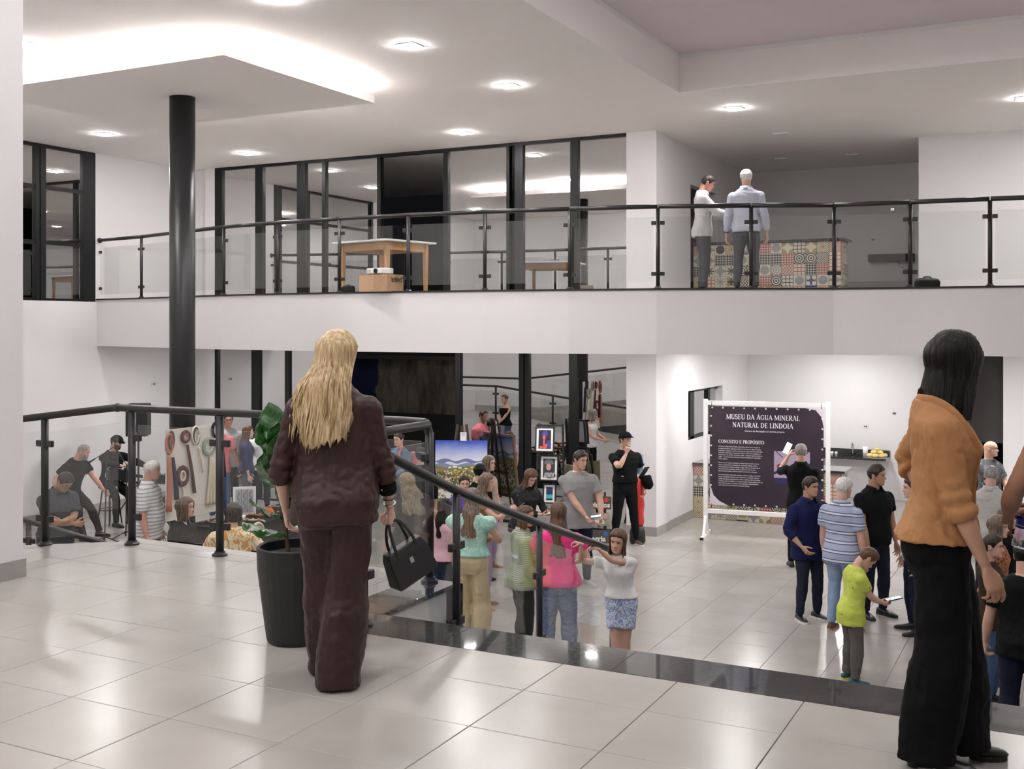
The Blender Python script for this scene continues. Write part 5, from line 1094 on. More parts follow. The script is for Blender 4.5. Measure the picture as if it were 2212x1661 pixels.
for k, (sx, sy, lean_) in enumerate(((-.05, .0, -.16), (.05, .03, .10), (-.01, -.06, -.05))):
    st_ = [(sx, sy, .47), (sx + lean_ * .3, sy, .70), (sx + lean_ * .6, sy + .02, .92), (sx + lean_ * .75, sy, 1.04 - .10 * k)]; SP = smooth_path(st_, 6)
    MB().tube(SP, [.010] * len(SP), 8).build('stem', mat('plant_stem', (.09, .06, .03), .7), pot, smooth=True)
    for i in range(9):
        t = .22 + .78 * i / 8; p = SP[int(t * (len(SP) - 1))]; o = bpy.data.objects.new('leaf', LM[(i + k) % 3]); C.objects.link(o); o.parent = pot; o.location = p
        o.rotation_euler = (-(R(20) + R(62) * (1 - i / 9) * random.uniform(.8, 1.1)), random.uniform(-.25, .25), i * 2.4 + k); o.scale = (1.0 + .15 * random.random(),) * 3
        s_ = o.modifiers.new('t', 'SOLIDIFY'); s_.thickness = .0015
# -- handbag in the brown suit's hand
bI = PP['blonde']; W = bI['arms'][1][2]; hw = local(bI, W + unitv(bI['arms'][1][2] - bI['arms'][1][1]) * .085)
hb = empty('handbag', (hw[0], hw[1], hw[2]), bI['root'].rotation_euler[2] + R(50), 'black structured handbag swinging from the hand of the brown suit', 'handbag'); hb.rotation_euler = (R(0), R(-24), bI['root'].rotation_euler[2] + R(40)); hb.scale = (.86, .86, .86)
M_bag = mat('black_leather', (.012, .012, .013), .42, bump=(50, .12))
MB().rings([[(a * w_, b * t_, z) for a, b in ((-1, -1), (1, -1), (1, 1), (-1, 1))] for z, w_, t_ in ((-.155, .118, .035), (-.20, .130, .048), (-.36, .142, .065), (-.375, .138, .062))]).build('bag_body', M_bag, hb, bevel=.008)
for s in (-1, 1): MB().tube(smooth_path([(-.07, s * .042, -.20), (-.062, s * .036, -.10), (-.03, s * .012, -.005), (.03, s * .012, -.005), (.062, s * .036, -.10), (.07, s * .042, -.20)], 6), [(.010, .0045)] * 31, 8).build('handle', M_bag, hb, smooth=True)
MB().box((-.10, -.05, -.235), (.10, -.044, -.228)).build('zip', M_steel, hb); MB().box((-.012, -.055, -.262), (.012, -.045, -.225)).build('clasp', M_steel, hb)
# -- water bottle in the cut-off hand
aI = PP['arm']; W = aI['arms'][-1][2]; zd = unitv(np.array((.25, .7, .25))); hp_ = local(aI, W + zd * .075 + np.array((.055, .015, -.01)))
wb = empty('water_bottle', (hp_[0], hp_[1], hp_[2]), 0, 'clear ribbed water bottle with a blue label in the bare arm hand', 'bottle'); wb.rotation_euler = (0, R(10), 0)
M_pet = glass('clear_plastic', 3.2, (.93, .95, .97))
MB().lathe([(.030, -.145), (.033, -.138), (.033, -.12), (.0305, -.112), (.033, -.104), (.0305, -.096), (.033, -.088), (.0305, -.080), (.033, -.072), (.0325, -.068), (.0325, -.02), (.033, -.015), (.030, .0), (.020, .03), (.013, .042), (.013, .055)], n=26).build('bottle_body', M_pet, wb, smooth=True)
MB().lathe([(.0331, -.066), (.0331, -.022)], n=26).build('label', mat('blue_label', (.02, .04, .38), .35), wb, smooth=True); MB().lathe([(.0333, -.056), (.0333, -.053)], n=26).build('label_stripe', M_paper, wb); MB().lathe([(.015, .045), (.015, .062), (.014, .064)], n=18).build('bottle_cap', mat('blue_cap', (.03, .08, .5), .4), wb, smooth=True)

# -- cement tile patterns, made of geometry-free print on single tiles
CR, CH, MU, BRK, NV, GY_, SG, PE = (.60, .54, .43), (.045, .045, .05), (.33, .26, .10), (.36, .09, .085), (.045, .055, .19), (.27, .27, .265), (.27, .29, .20), (.66, .34, .19)
def tilepat(i, a, b, c):
    def fn(nt, X, Y, Z, P):
        p, q = mth(nt, 'MULTIPLY', X, 10), mth(nt, 'MULTIPLY', Z, 10); ap, aq = mth(nt, 'ABSOLUTE', p), mth(nt, 'ABSOLUTE', q)
        M_ = lambda op, u, v=None: mth(nt, op, u, v); r = M_('SQRT', M_('ADD', M_('MULTIPLY', p, p), M_('MULTIPLY', q, q))); di = M_('ADD', ap, aq); sq = M_('MAXIMUM', ap, aq)
        lt = lambda u, v: M_('LESS_THAN', u, v); gt = lambda u, v: M_('GREATER_THAN', u, v); band = lambda u, n: lt(M_('FRACT', M_('MULTIPLY', u, n)), .5)
        cp, cq = M_('SUBTRACT', ap, 1), M_('SUBTRACT', aq, 1); rc = M_('SQRT', M_('ADD', M_('MULTIPLY', cp, cp), M_('MULTIPLY', cq, cq)))
        th = M_('ARCTAN2', q, p); mp, mq = M_('SUBTRACT', ap, .5), M_('SUBTRACT', aq, .5); r4 = M_('SQRT', M_('ADD', M_('MULTIPLY', mp, mp), M_('MULTIPLY', mq, mq)))
        if i == 0: f, g = band(r, 2.6), lt(rc, .45)
        elif i == 1: f, g = band(di, 2.2), lt(di, .3)
        elif i == 2: f, g = M_('ABSOLUTE', M_('SUBTRACT', band(p, 2.5), band(q, 2.5))), gt(sq, .93)
        elif i == 3: f, g = band(M_('ADD', p, q), 1.9), gt(aq, .86)
        elif i == 4: f, g = lt(rc, .82), lt(M_('ABSOLUTE', M_('SUBTRACT', rc, .62)), .1)
        elif i == 5: f, g = lt(M_('ADD', M_('COSINE', M_('MULTIPLY', p, 14)), M_('COSINE', M_('MULTIPLY', q, 14))), .4), gt(sq, .92)
        elif i == 6: f, g = lt(r, M_('ADD', M_('MULTIPLY', M_('COSINE', M_('MULTIPLY', th, 8)), .34), .58)), lt(r, .16)
        elif i == 7: f, g = M_('MULTIPLY', lt(ap, .72), lt(aq, .3)), gt(aq, .72)
        elif i == 8: f, g = band(M_('ADD', p, M_('ABSOLUTE', M_('SUBTRACT', M_('FRACT', M_('MULTIPLY', q, 1.5)), .5))), 2), gt(sq, .95)
        elif i == 9: f, g = lt(M_('MAXIMUM', sq, M_('MULTIPLY', di, .72)), .78), lt(M_('ABSOLUTE', M_('SUBTRACT', M_('MAXIMUM', sq, M_('MULTIPLY', di, .72)), .5)), .1)
        elif i == 10: f, g = lt(r4, .36), lt(r, .72)
        else: f, g = M_('MAXIMUM', lt(M_('ABSOLUTE', M_('SUBTRACT', ap, .34)), .07), lt(M_('ABSOLUTE', M_('SUBTRACT', aq, .34)), .07)), gt(sq, .9)
        return mixc(nt, f, mixc(nt, g, a, c), b)
    return pmat('patterned_tile_%d' % len(TP), fn, .45)
TP = []
for i in range(12):
    for a, b, c in (((CR, CH, MU), (CR, GY_, BRK)) if i % 3 == 0 else ((CR, MU, CH), (GY_, CR, NV)) if i % 3 == 1 else ((CR, CH, SG), (CR, BRK, PE))): TP.append(tilepat(i, a, b, c))
TPM = [tile_mesh('ceramic_tile', .196, .196, .008, m) for m in TP]
for me in TPM: me.transform(Matrix.Rotation(R(90), 4, 'X')); me.transform(Matrix.Translation((0, .004, 0)))
def counter(name, z0, label, ydep=.62):
    x0, x1, yf_ = -6.105, -3.50, 19.07; o = empty(name, (x0, yf_, z0), 0, label, 'counter'); W_ = x1 - x0; rnd = random.Random(len(label))
    MB().box((0, .012, 0), (W_ - .012, ydep, .955)).build('counter_body', M_grout, o)
    MB().box((0, -.05, .956), (W_ + .07, ydep + .03, .998)).build('worktop', M_granite, o, bevel=.003)
    for j in range(5):
        hgt = .955 - .155
        for i in range(13): q = bpy.data.objects.new('ceramic_tile', TPM[rnd.randrange(24)]); C.objects.link(q); q.parent = o; q.location = (.1 + i * .2, .004, .0965 + j * .191); q.scale = (1, 1, .965); q.rotation_euler = (0, R(90 * rnd.randrange(4)) if j else 0, 0); q.rotation_euler = (0, 0, 0)
        for i in range(3): q = bpy.data.objects.new('ceramic_tile', TPM[rnd.randrange(24)]); C.objects.link(q); q.parent = o; q.location = (W_ - .004, .115 + i * .2, .0965 + j * .191); q.scale = (1, 1, .965); q.rotation_euler = (0, 0, R(90))
    return o
counter('tiled_counter', ZL, 'patchwork tiled counter behind the dark banner, on the lower floor'); counter('tiled_counter', ZB, 'patchwork tiled counter upstairs behind the two men at the railing')
# -- sink counter at the back
sc_ = empty('sink_counter', (-6.09, 22.285, ZL), 0, 'black granite sink counter along the far wall behind the banner', 'counter')
MB().box((0, 0, .82), (2.85, .5, .86)).build('worktop', M_granite, sc_); MB().box((0, .47, .86), (2.85, .5, .98)).build('backsplash', M_granite, sc_); MB().box((0, .46, 0), (2.6, .5, .82)).build('back_panel', M_wall, sc_)
fc = P3(1830, 985, 21.6)
MB().tube(smooth_path([(2.15, .42, .86), (2.15, .42, 1.06), (2.15, .36, 1.11), (2.15, .27, 1.08), (2.15, .26, 1.02)], 5), .012, 10).build('tap', M_steel, sc_, smooth=True)
for k, x in enumerate((1.70, 1.78, 1.86)): tag(MB().lathe([(.022, 0), (.030, .075), (.028, .076), (.020, .004)], n=14).build('cup', M_paper, loc=(-6.09 + x, 22.5, ZL + .86), smooth=True), 'small white cup standing in a row beside the tap', 'cup', 'white cups beside the tap')
tag(MB().lathe([(.05, 0), (.05, .20), (.018, .20), (.018, .0)], n=18).build('paper_roll', M_paper, loc=(-6.09 + 2.42, 22.55, ZL + .86), smooth=True), 'white paper towel roll standing between the tap and the bread', 'paper roll')
bt = empty('bread_tray', (-6.09 + 2.66, 22.42, ZL + .86), 0, 'shallow tray under the heap of pale bread', 'tray'); MB().box((-.20, -.14, 0), (.20, .14, .012)).build('tray_base', M_steel, bt); MB().torus((0, 0, .015), .19, .006, (0, 0, 1)).build('tray_rim', M_steel, bt)
for k, (x, y, z) in enumerate(((-.13, -.05, .05), (-.02, -.07, .05), (.10, -.05, .05), (-.10, .06, .05), (.02, .05, .05), (.13, .06, .05), (-.06, -.01, .11), (.06, .0, .11), (.0, .02, .165))):
    tag(MB().ell((0, 0, 0), (.065, .05, .04), 12, 8).build('bread_roll', mat('pale_bread', (.72, .55, .22), .7, var=(12, .15)), loc=(-6.09 + 2.66 + x, 22.42 + y, ZL + .86 + z + .005), smooth=True), 'pale yellow bread roll heaped on the tray by the sink', 'bread', 'bread rolls on the tray')
# -- banner on its white frame
ang = math.atan2(.25, 1.92); bn = empty('banner_stand', (-5.38, 17.47, ZL), ang, 'white tube frame holding the dark purple museum banner', 'banner stand')
for x in (0, 1.94):
    MB().box((x - .035, -.03, .04), (x + .035, .03, 2.26)).build('upright', M_wpaint, bn, bevel=.004); MB().box((x - .03, -.38, 0), (x + .03, .38, .045)).build('foot', M_wpaint, bn)
    for s in (-1, 1): MB().bar((x, s * .22, .045), (x, s * .03, .34), .02, .012).build('brace', M_wpaint, bn); MB().box((x - .031, s * .385 - .005, .0), (x + .031, s * .385 + .005, .046)).build('end_cap', M_blackm, bn)
for z in (2.20, .42): MB().box((.035, -.028, z - .035), (1.905, .028, z + .035)).build('cross_tube', M_wpaint, bn, bevel=.004)
BW, BH, BX, BZ = 1.80, 1.62, .075, .53
def bprint(nt, x, y, z, P):
    n = N(nt, 'TexNoise', _2=1.1, _3=2.0); nt.links.new(P, n.inputs['Vector']); r = N(nt, 'MapRange', _1=.35, _2=.65); nt.links.new(n.outputs['Fac'], r.inputs[0]); return mixc(nt, r.outputs[0], (.017, .008, .022), (.036, .018, .030))
M_ban = pmat('banner_vinyl', bprint, .55)
ol = [(0, 0)]
pts = [(.30, 0), (BW, 0), (BW, BH - .30), (BW - .03, BH - .14), (BW - .12, BH - .03), (BW - .28, BH), (0, BH), (0, .34), (.06, .16), (.15, .07)]
MB().prism([(x, z) for x, z in pts], -.002, .002).build('banner_cloth', M_ban, bn, loc=(BX, -.036, BZ)).rotation_euler = (R(90), 0, 0)
M_cur = mat('banner_corner', (.62, .56, .62), .6)
for q in ([(0, .34), (.06, .16), (.15, .07), (.30, 0), (0, 0)], [(BW, BH - .30), (BW, BH), (BW - .28, BH), (BW - .12, BH - .03), (BW - .03, BH - .14)]): MB().prism(q, -.002, .002).build('banner_corner', M_cur, bn, loc=(BX, -.036, BZ)).rotation_euler = (R(90), 0, 0)
eye = MB()
for i in range(11):
    for z in (.025, BH - .025): eye.torus((BX + .04 + i * .172, -.0405, BZ + z), .010, .005, (0, 1, 0), 10, 5)
for i in range(1, 10):
    for x in (.02, BW - .02): eye.torus((BX + x, -.0405, BZ + i * .162), .010, .005, (0, 1, 0), 10, 5)
eye.build('eyelets', M_wpaint, bn, kind='stuff')
for x, z in ((BX + .03, 2.14), (BX + BW - .03, 2.14), (BX + .03, .48)): MB().tube(smooth_path([(x, -.04, z), (x, -.045, z + .07), (x, .03, z + .10), (x - .01, -.03, z + .02)], 4), .004, 6).build('zip_tie', M_blackm, bn)
# serif capitals drawn with strokes
def glyph(ch):
    S, T_ = .15, .065; g = []; L = lambda x0, y0, x1, y1, w: g.append(('l', x0, y0, x1, y1, w)); A = lambda cx, cy, rx, ry, a0, a1, w0=T_, w1=S: g.append(('a', cx, cy, rx, ry, a0, a1, w0, w1)); F_ = lambda x, y, w=.26: g.append(('l', x - w / 2, y, x + w / 2, y, .05))
    w = .72
    if ch in 'Mm': w = .98; L(.14, 0, .14, 1, T_); L(.14, 1, .49, .08, S); L(.49, .08, .84, 1, T_); L(.84, 0, .84, 1, S); F_(.14, .02); F_(.84, .02); F_(.12, .98, .18); F_(.86, .98, .18)
    elif ch == 'U': w = .80; L(.18, .3, .18, 1, S); L(.64, .3, .64, 1, T_); A(.41, .3, .23, .29, 180, 360); F_(.18, .98); F_(.64, .98, .22)
    elif ch == 'S': w = .60; A(.30, .74, .20, .23, 30, 270); A(.30, .27, .22, .25, -150, 90); L(.50, .72, .50, .95, .05); L(.09, .05, .09, .28, .05)
    elif ch == 'E': w = .66; L(.18, 0, .18, 1, S); L(.1, .025, .58, .025, .055); L(.1, .975, .56, .975, .055); L(.18, .52, .44, .52, .055); L(.57, .0, .57, .22, .05); L(.55, .80, .55, 1, .05); L(.45, .42, .45, .62, .05)
    elif ch == 'D': w = .80; L(.18, 0, .18, 1, S); A(.28, .5, .40, .47, -90, 90); L(.1, .025, .30, .025, .055); L(.1, .975, .30, .975, .055)
    elif ch in 'AÁ': w = .82; L(.10, 0, .40, 1, T_); L(.40, 1, .70, 0, S); L(.20, .34, .58, .34, .055); F_(.10, .02, .24); F_(.70, .02)
    elif ch in 'GC': w = .80; A(.42, .5, .32, .47, 45, 315); (L(.66, .68, .66, .92, .05), ch == 'G' and (L(.66, .08, .66, .46, S * .8), F_(.62, .45, .28)))
    elif ch in 'OÓ': w = .86; A(.43, .5, .33, .47, 0, 360)
    elif ch == 'I': w = .40; L(.20, 0, .20, 1, S); F_(.2, .02, .3); F_(.2, .98, .3)
    elif ch == 'N': w = .84; L(.15, 0, .15, 1, T_); L(.15, 1, .68, 0, S); L(.68, 0, .68, 1, T_); F_(.15, .02, .24); F_(.68, .98, .24); F_(.11, .98, .16)
    elif ch in 'RP': w = .74 if ch == 'R' else .66; L(.18, 0, .18, 1, S); A(.28, .74, .26, .235, -90, 90); L(.1, .975, .3, .975, .055); L(.18, .505, .3, .505, .055); F_(.18, .02); ch == 'R' and (L(.32, .5, .66, 0, S), F_(.66, .02, .18))
    elif ch == 'L': w = .62; L(.18, 0, .18, 1, S); L(.1, .025, .56, .025, .055); L(.55, 0, .55, .24, .05); F_(.18, .98)
    elif ch == 'T': w = .70; L(.35, 0, .35, 1, S); L(.05, .975, .65, .975, .055); L(.06, .78, .06, 1, .05); L(.64, .78, .64, 1, .05); F_(.35, .02)
    elif ch == ' ': w = .34
    if ch in 'ÁÓ': L(w / 2, 1.10, w / 2 + .12, 1.27, .08)
    return g, w
def serif(name, s, h, cx, z, parent, y=-.0395, left=False, y3=None):
    tot = sum(glyph(c)[1] for c in s) * h; x = cx if left else cx - tot / 2; mb = MB()
    for c in s + ' ':
        g, w = glyph(c)
        if c == ' ' and mb.n: mb.build(name, M_let, parent); mb = MB()
        for t in g:
            if t[0] == 'l': _, x0, y0, x1, y1, ww = t; mb.bar((x + x0 * h, y, z + y0 * h), (x + x1 * h, y, z + y1 * h), .0008, ww * h / 2, up=np.cross((x1 - x0, 0, y1 - y0), (0, 1, 0)))
            else:
                _, ax, ay, rx, ry, a0, a1, w0, w1 = t; RG = []
                for a in np.radians(np.linspace(a0, a1, 18)):
                    ww = (w0 + (w1 - w0) * abs(math.cos(a))) / 2; RG.append([(x + (ax + (rx + q * ww) * math.cos(a)) * h, y + dy, z + (ay + (ry + q * ww) * math.sin(a)) * h) for q, dy in ((-1, -.0008), (1, -.0008), (1, .0008), (-1, .0008))])
                mb.rings(RG)
        x += w * h
M_let = mat('white_print', (.80, .78, .78), .6)
ZT = BZ + BH
serif('title_lettering', 'MUSEU DA ÁGUA MINERAL', .079, BX + .85, ZT - .205, bn); serif('title_lettering', 'NATURAL DE LINDOIA', .079, BX + .85, ZT - .335, bn); serif('heading_lettering', 'CONCEITO E PROPÓSITO', .054, BX + .14, ZT - .60, bn, left=True)
rx_ = (R(90), 0, 0)
text('subtitle_lettering', 'Centro de Recepção ao turista projeto', .040, (BX + .88, -.0395, ZT - .405), rx_, M_let, bn, 'CENTER')
PAR = [("O Museu da Água Mineral Natural de Lindoia nasce com a vocação de", "se tornar um marco cultural e turístico do Circuito das Águas Paulistas,", "projetando a cidade no cenário nacional como referência em preservação,", "educação e valorização do patrimônio hídrico. Único em seu gênero, o", "museu será a sua missão reconhecer a água – principal riqueza natural da", "região – como Patrimônio Cultural Imaterial, fortalecendo a identidade", "local e regional."),
       ("Mais do que um espaço expositivo, o museu será um centro vivo de", "cultura, conhecimento e experiência, conectando história, ciência,", "sustentabilidade e memória coletiva. A água, elemento fundamental do", "desenvolvimento econômico, social e cultural de Lindoia, será", "apresentada ao público de forma sensorial, inovadora e educativa."),
       ("Por meio de uma programação contínua, o Museu da Água promoverá", "cursos, workshops, palestras, ações educativas e atividades culturais,", "unindo estudantes, pesquisadores, turistas e famílias, além de fomentar", "o turismo cultural qualificado. O projeto também reforça valores cada vez", "mais relevantes para a sociedade: sustentabilidade, responsabilidade", "socioambiental e preservação dos recursos naturais.")]
z = ZT - .665
for par in PAR:
    for ln in par:
        o = text('paragraph_lettering', ln, .0262, (BX + .14, -.0395, z), rx_, M_let, bn); o.scale = (.90, 1, 1); z -= .0338
    z -= .028
ph = MB().box((0, 0, 0), (.56, .001, .43)).build('banner_photo', mat('photo_lilac', (.36, .28, .38), .6), bn, loc=(BX + 1.03, -.0405, ZT - 1.13))

for a_, b_, w_ in (((.03, .43), (.14, .33), .006), ((.53, .42), (.40, .32), .006), ((0, .07), (.17, .15), .02), ((.38, .16), (.56, .24), .018)): MB().bar((a_[0], -.001, a_[1]), (b_[0], -.001, b_[1]), .001, w_).build('photo_track', mat('photo_navy', (.02, .015, .06), .6), ph)
MB().box((0, -.002, -.10), (.56, -.0005, 0)).build('photo_band', mat('photo_blue', (.02, .015, .09), .6), ph); MB().ell((.09, -.001, .18), (.045, .001, .05), 12, 6).build('photo_figure', mat('photo_maroon', (.20, .03, .06), .6), ph)
# -- landscape painting on an easel
pa = at(996, 18.85); ea = empty('easel', (pa[0], pa[1], ZL), R(24), 'tall dark wooden easel holding the landscape painting by the windows', 'easel')
for x in (-.30, .30): MB().bar((x, -.02, 0), (x * .25, .16, 1.75), .022, .014).build('front_leg', M_dkwood, ea)
MB().bar((0, .75, 0), (0, .18, 1.65), .022, .014).build('rear_leg', M_dkwood, ea); MB().box((-.42, -.06, .34), (.42, .06, .37)).build('ledge', M_dkwood, ea); MB().box((-.26, .045, .75), (.26, .065, .79)).build('crossbar', M_dkwood, ea); MB().bar((0, .02, .3), (0, .18, 1.72), .025, .012).build('mast', M_dkwood, ea)
def landscape(nt, x, y, z, P):
    v = mth(nt, 'ADD', mth(nt, 'MULTIPLY', z, 1 / 1.1), .5); n = N(nt, 'TexNoise', _2=5.0, _3=4.0); nt.links.new(P, n.inputs['Vector']); w = mth(nt, 'MULTIPLY', mth(nt, 'SUBTRACT', n.outputs['Fac'], .5), .10)
    sk = N(nt, 'ValToRGB'); e = sk.color_ramp.elements; e[0].position = .66; e[0].color = (.72, .74, .78, 1); e[1].position = .98; e[1].color = (.04, .10, .52, 1); nt.links.new(mth(nt, 'ADD', v, w), sk.inputs[0]); o = sk.outputs[0]
    for base, amp, fr_, col in ((.70, .020, 17, (.16, .18, .38)), (.655, .016, 23, (.62, .66, .72)), (.63, .02, 14, (.22, .25, .33)), (.585, .022, 9, (.17, .20, .05)), (.555, .02, 13, (.26, .22, .07))):
        h = mth(nt, 'ADD', mth(nt, 'MULTIPLY', mth(nt, 'SINE', mth(nt, 'MULTIPLY', x, fr_)), amp), base); o = mixc(nt, mth(nt, 'LESS_THAN', v, h), o, col)
    vo = N(nt, 'TexVoronoi', _2=42.0); nt.links.new(P, vo.inputs['Vector']); fl = N(nt, 'ValToRGB'); fl.color_ramp.interpolation = 'CONSTANT'
    for p_, c_ in ((.0, (.09, .10, .03)), (.30, (.30, .14, .06)), (.46, (.55, .52, .45)), (.62, (.12, .16, .06)), (.78, (.45, .30, .05)), (.90, (.62, .60, .55))): q = fl.color_ramp.elements.new(p_); q.color = (*c_, 1)
    sx = N(nt, 'SeparateColor'); nt.links.new(vo.outputs['Color'], sx.inputs[0]); nt.links.new(sx.outputs[0], fl.inputs[0]); o = mixc(nt, mth(nt, 'LESS_THAN', v, mth(nt, 'ADD', .53, w)), o, fl.outputs[0])
    v2 = N(nt, 'TexVoronoi', _2=8.0); v2.feature = 'DISTANCE_TO_EDGE'; nt.links.new(P, v2.inputs['Vector']); lo = mth(nt, 'LESS_THAN', v, mth(nt, 'ADD', .30, w)); o = mixc(nt, mth(nt, 'MULTIPLY', lo, mth(nt, 'LESS_THAN', v2.outputs['Distance'], .07)), o, (.66, .66, .62)); return mixc(nt, mth(nt, 'LESS_THAN', v, .10), o, (.14, .17, .05))
pt = empty('landscape_painting', (pa[0], pa[1], ZL + .37), R(24), 'painted landscape of blue sky, hills and white flowers standing on an easel', 'painting'); pt.rotation_euler = (R(-5), 0, R(24))
MB().box((-.45, -.028, -.55), (.45, -.003, .55)).build('canvas', pmat('landscape_paint', landscape, .5), pt, loc=(0, -.03, .56)); fr_ = MB()
for lo, hi in (((-.45, -.002, -.55), (.45, .015, -.51)), ((-.45, -.002, .51), (.45, .015, .55)), ((-.45, -.002, -.51), (-.41, .015, .51)), ((.41, -.002, -.51), (.45, .015, .51))): fr_.box(lo, hi)
fr_.build('stretcher', M_wood, pt, loc=(0, -.03, .56))
hs_ = MB()
for k, (x, z, w_, h_) in enumerate(((-.22, .075, .05, .025), (-.14, .085, .07, .03), (-.05, .07, .06, .02), (.06, .06, .05, .02))): hs_.box((x, -.0295, z), (x + w_, -.0285, z + h_))
hs_.build('painted_houses', M_paper, pt, loc=(0, -.03, .56)); ye = MB()
for x, z, r in ((.06, -.08, .05), (.19, .09, .03), (-.10, .04, .03), (.28, .05, .025)): ye.ell((x, -.0285, z), (r, .0008, r * .6), 10, 5)
ye.build('painted_tree', mat('paint_yellow', (.70, .46, .03), .6), pt, loc=(0, -.03, .56))
ns = empty('notice', (pa[0] + .02, pa[1] + .05, ZL + 1.478), R(24), 'small white notice sheet clipped on top of the landscape painting', 'notice'); MB().box((-.055, -.03, 0), (.055, -.027, .15)).build('sheet', M_paper, ns)
for z, w_, c_ in ((.125, .03, (.15, .3, .6)), (.105, .035, (.6, .35, .3)), (.09, .03, (.5, .5, .5))): MB().box((-w_, -.0312, z), (w_, -.0301, z + .008)).build('print_line', mat('print_%d' % int(z * 1000), c_, .7), ns)
# -- black rack with three framed pictures
ra = at(1188, 18.25); rk = empty('display_rack', (ra[0], ra[1], ZL), R(14), 'black lattice rack carrying three framed pictures beside the window', 'display rack')
for x in (-.20, .20): MB().bar((x * 1.25, -.05, 0), (x, .10, 1.82), .018, .014).build('rack_post', M_blackm, rk)
for z in (.10, .62, 1.08, 1.30, 1.80): MB().bar((-.23, .0, z), (.23, .0, z), .012, .014).build('rack_rail', M_blackm, rk)
MB().bar((0, .5, 0), (0, .10, 1.75), .016, .012).build('rear_strut', M_blackm, rk)
def framed(px, py, w, h, label, art, tl=7):
    d = 18.13; p = P3(px, py, d); o = empty('framed_picture', p, 0, label, 'picture', 'framed pictures on the black rack'); o.rotation_euler = (R(-tl), 0, R(14)); fb = MB(); b = .022
    for lo, hi in (((-w, -.02, -h), (w, .01, -h + b)), ((-w, -.02, h - b), (w, .01, h)), ((-w, -.02, -h + b), (-w + b, .01, h - b)), ((w - b, -.02, -h + b), (w, .01, h - b))): fb.box(lo, hi)
    fb.build('frame', M_blackm, o); MB().box((-w + b, -.008, -h + b), (w - b, -.004, h - b)).build('mount', M_paper, o); art(o, w - b - .035, h - b - .035)
def blob(o, nm, c_, items):
    m = MB()
    for k, (x, z, rx, rz_, *dy) in enumerate(items): m.ell((x, -.011 - .0005 * (dy[0] if dy else 0), z), (rx, .001, rz_), 14, 6)
    m.build(nm, mat('art_' + nm, c_, .7), o, smooth=False)
def bg(o, w, h, c_, nm): MB().box((-w, -.0095, -h), (w, -.0082, h)).build('print', mat('art_' + nm, c_, .7), o)
def art1(o, w, h):
    bg(o, w, h, (.02, .018, .03), 'night'); blob(o, 'headdress', (.06, .05, .32), [(.0, .085, .05, .035), (.01, .11, .035, .03), (.07, -.08, .04, .07)]); blob(o, 'face_red', (.55, .10, .10), [(-.01, .03, .028, .04, 1), (-.01, -.06, .02, .07, 1)]); blob(o, 'embers', (.65, .12, .04), [(-.06, -.13, .03, .02, 2), (.0, -.135, .035, .018, 2), (.03, -.10, .02, .03, 2)])
def art2(o, w, h):
    bg(o, w, h, (.035, .035, .038), 'charcoal'); blob(o, 'grey_cap', (.14, .14, .145), [(0, .10, .075, .05), (.0, .075, .082, .02)]); blob(o, 'face_pale', (.50, .30, .23), [(-.005, .02, .042, .06, 1)]); blob(o, 'coat', (.03, .03, .035), [(.02, -.12, .10, .05, 1)]); m = MB()
    for k in range(8): m.bar((-.08 + k * .022, -.0125, -.155), (-.055 + k * .020, -.0125, -.075), .0006, .004)
    m.build('coat_stripes', M_paper, o)
def art3(o, w, h):
    bg(o, w, h, (.02, .03, .12), 'dusk'); MB().box((-w, -.0105, -h), (w, -.0096, -h * .15)).build('print_sky', mat('art_teal', (.06, .38, .50), .7), o); MB().box((-w, -.0112, -h), (w, -.0106, -h * .75)).bar((.0, -.0112, -h * .75), (.0, -.0112, h * .1), .0006, .004).build('silhouette', M_blackm, o); blob(o, 'tree_top', (.03, .03, .10), [(0, h * .45, w * .8, h * .4, 2)])
framed(1177, 949, .162, .212, 'framed print of a red lit face under blue, topmost on the rack', art1); framed(1186, 1011, .158, .212, 'framed print of a man in a grey cap, middle of the rack', art2); framed(1187, 1066, .112, .165, 'small framed print of a teal dusk sky, lowest on the rack', art3)
tag(MB().box((-.05, -.03, -.09), (.05, -.026, .09)).build('price_card', M_paper, loc=P3(1165, 1092, 17.2)), 'white price card with blue print low beside the rack', 'card')
# second easel standing beyond, seen between the two men
e2 = at(1212, 18.4); e2 = empty('easel', (e2[0] + .15, e2[1] + .1, ZL), R(-30), 'short easel with a framed board turned to the windows, behind the man in grey', 'easel')
for x in (-.25, .25): MB().bar((x, 0, 0), (x * .4, .12, 1.25), .02, .014).build('front_leg', M_dkwood, e2)
MB().bar((0, .55, 0), (0, .14, 1.2), .02, .014).build('rear_leg', M_dkwood, e2); MB().box((-.3, -.03, .45), (.3, .05, .48)).build('ledge', M_dkwood, e2); MB().obox((0, .02, .80), (.27, 0, 0), (0, .012, .003), (0, -.05, .32)).build('board', mat('board_olive', (.20, .18, .11), .7), e2)
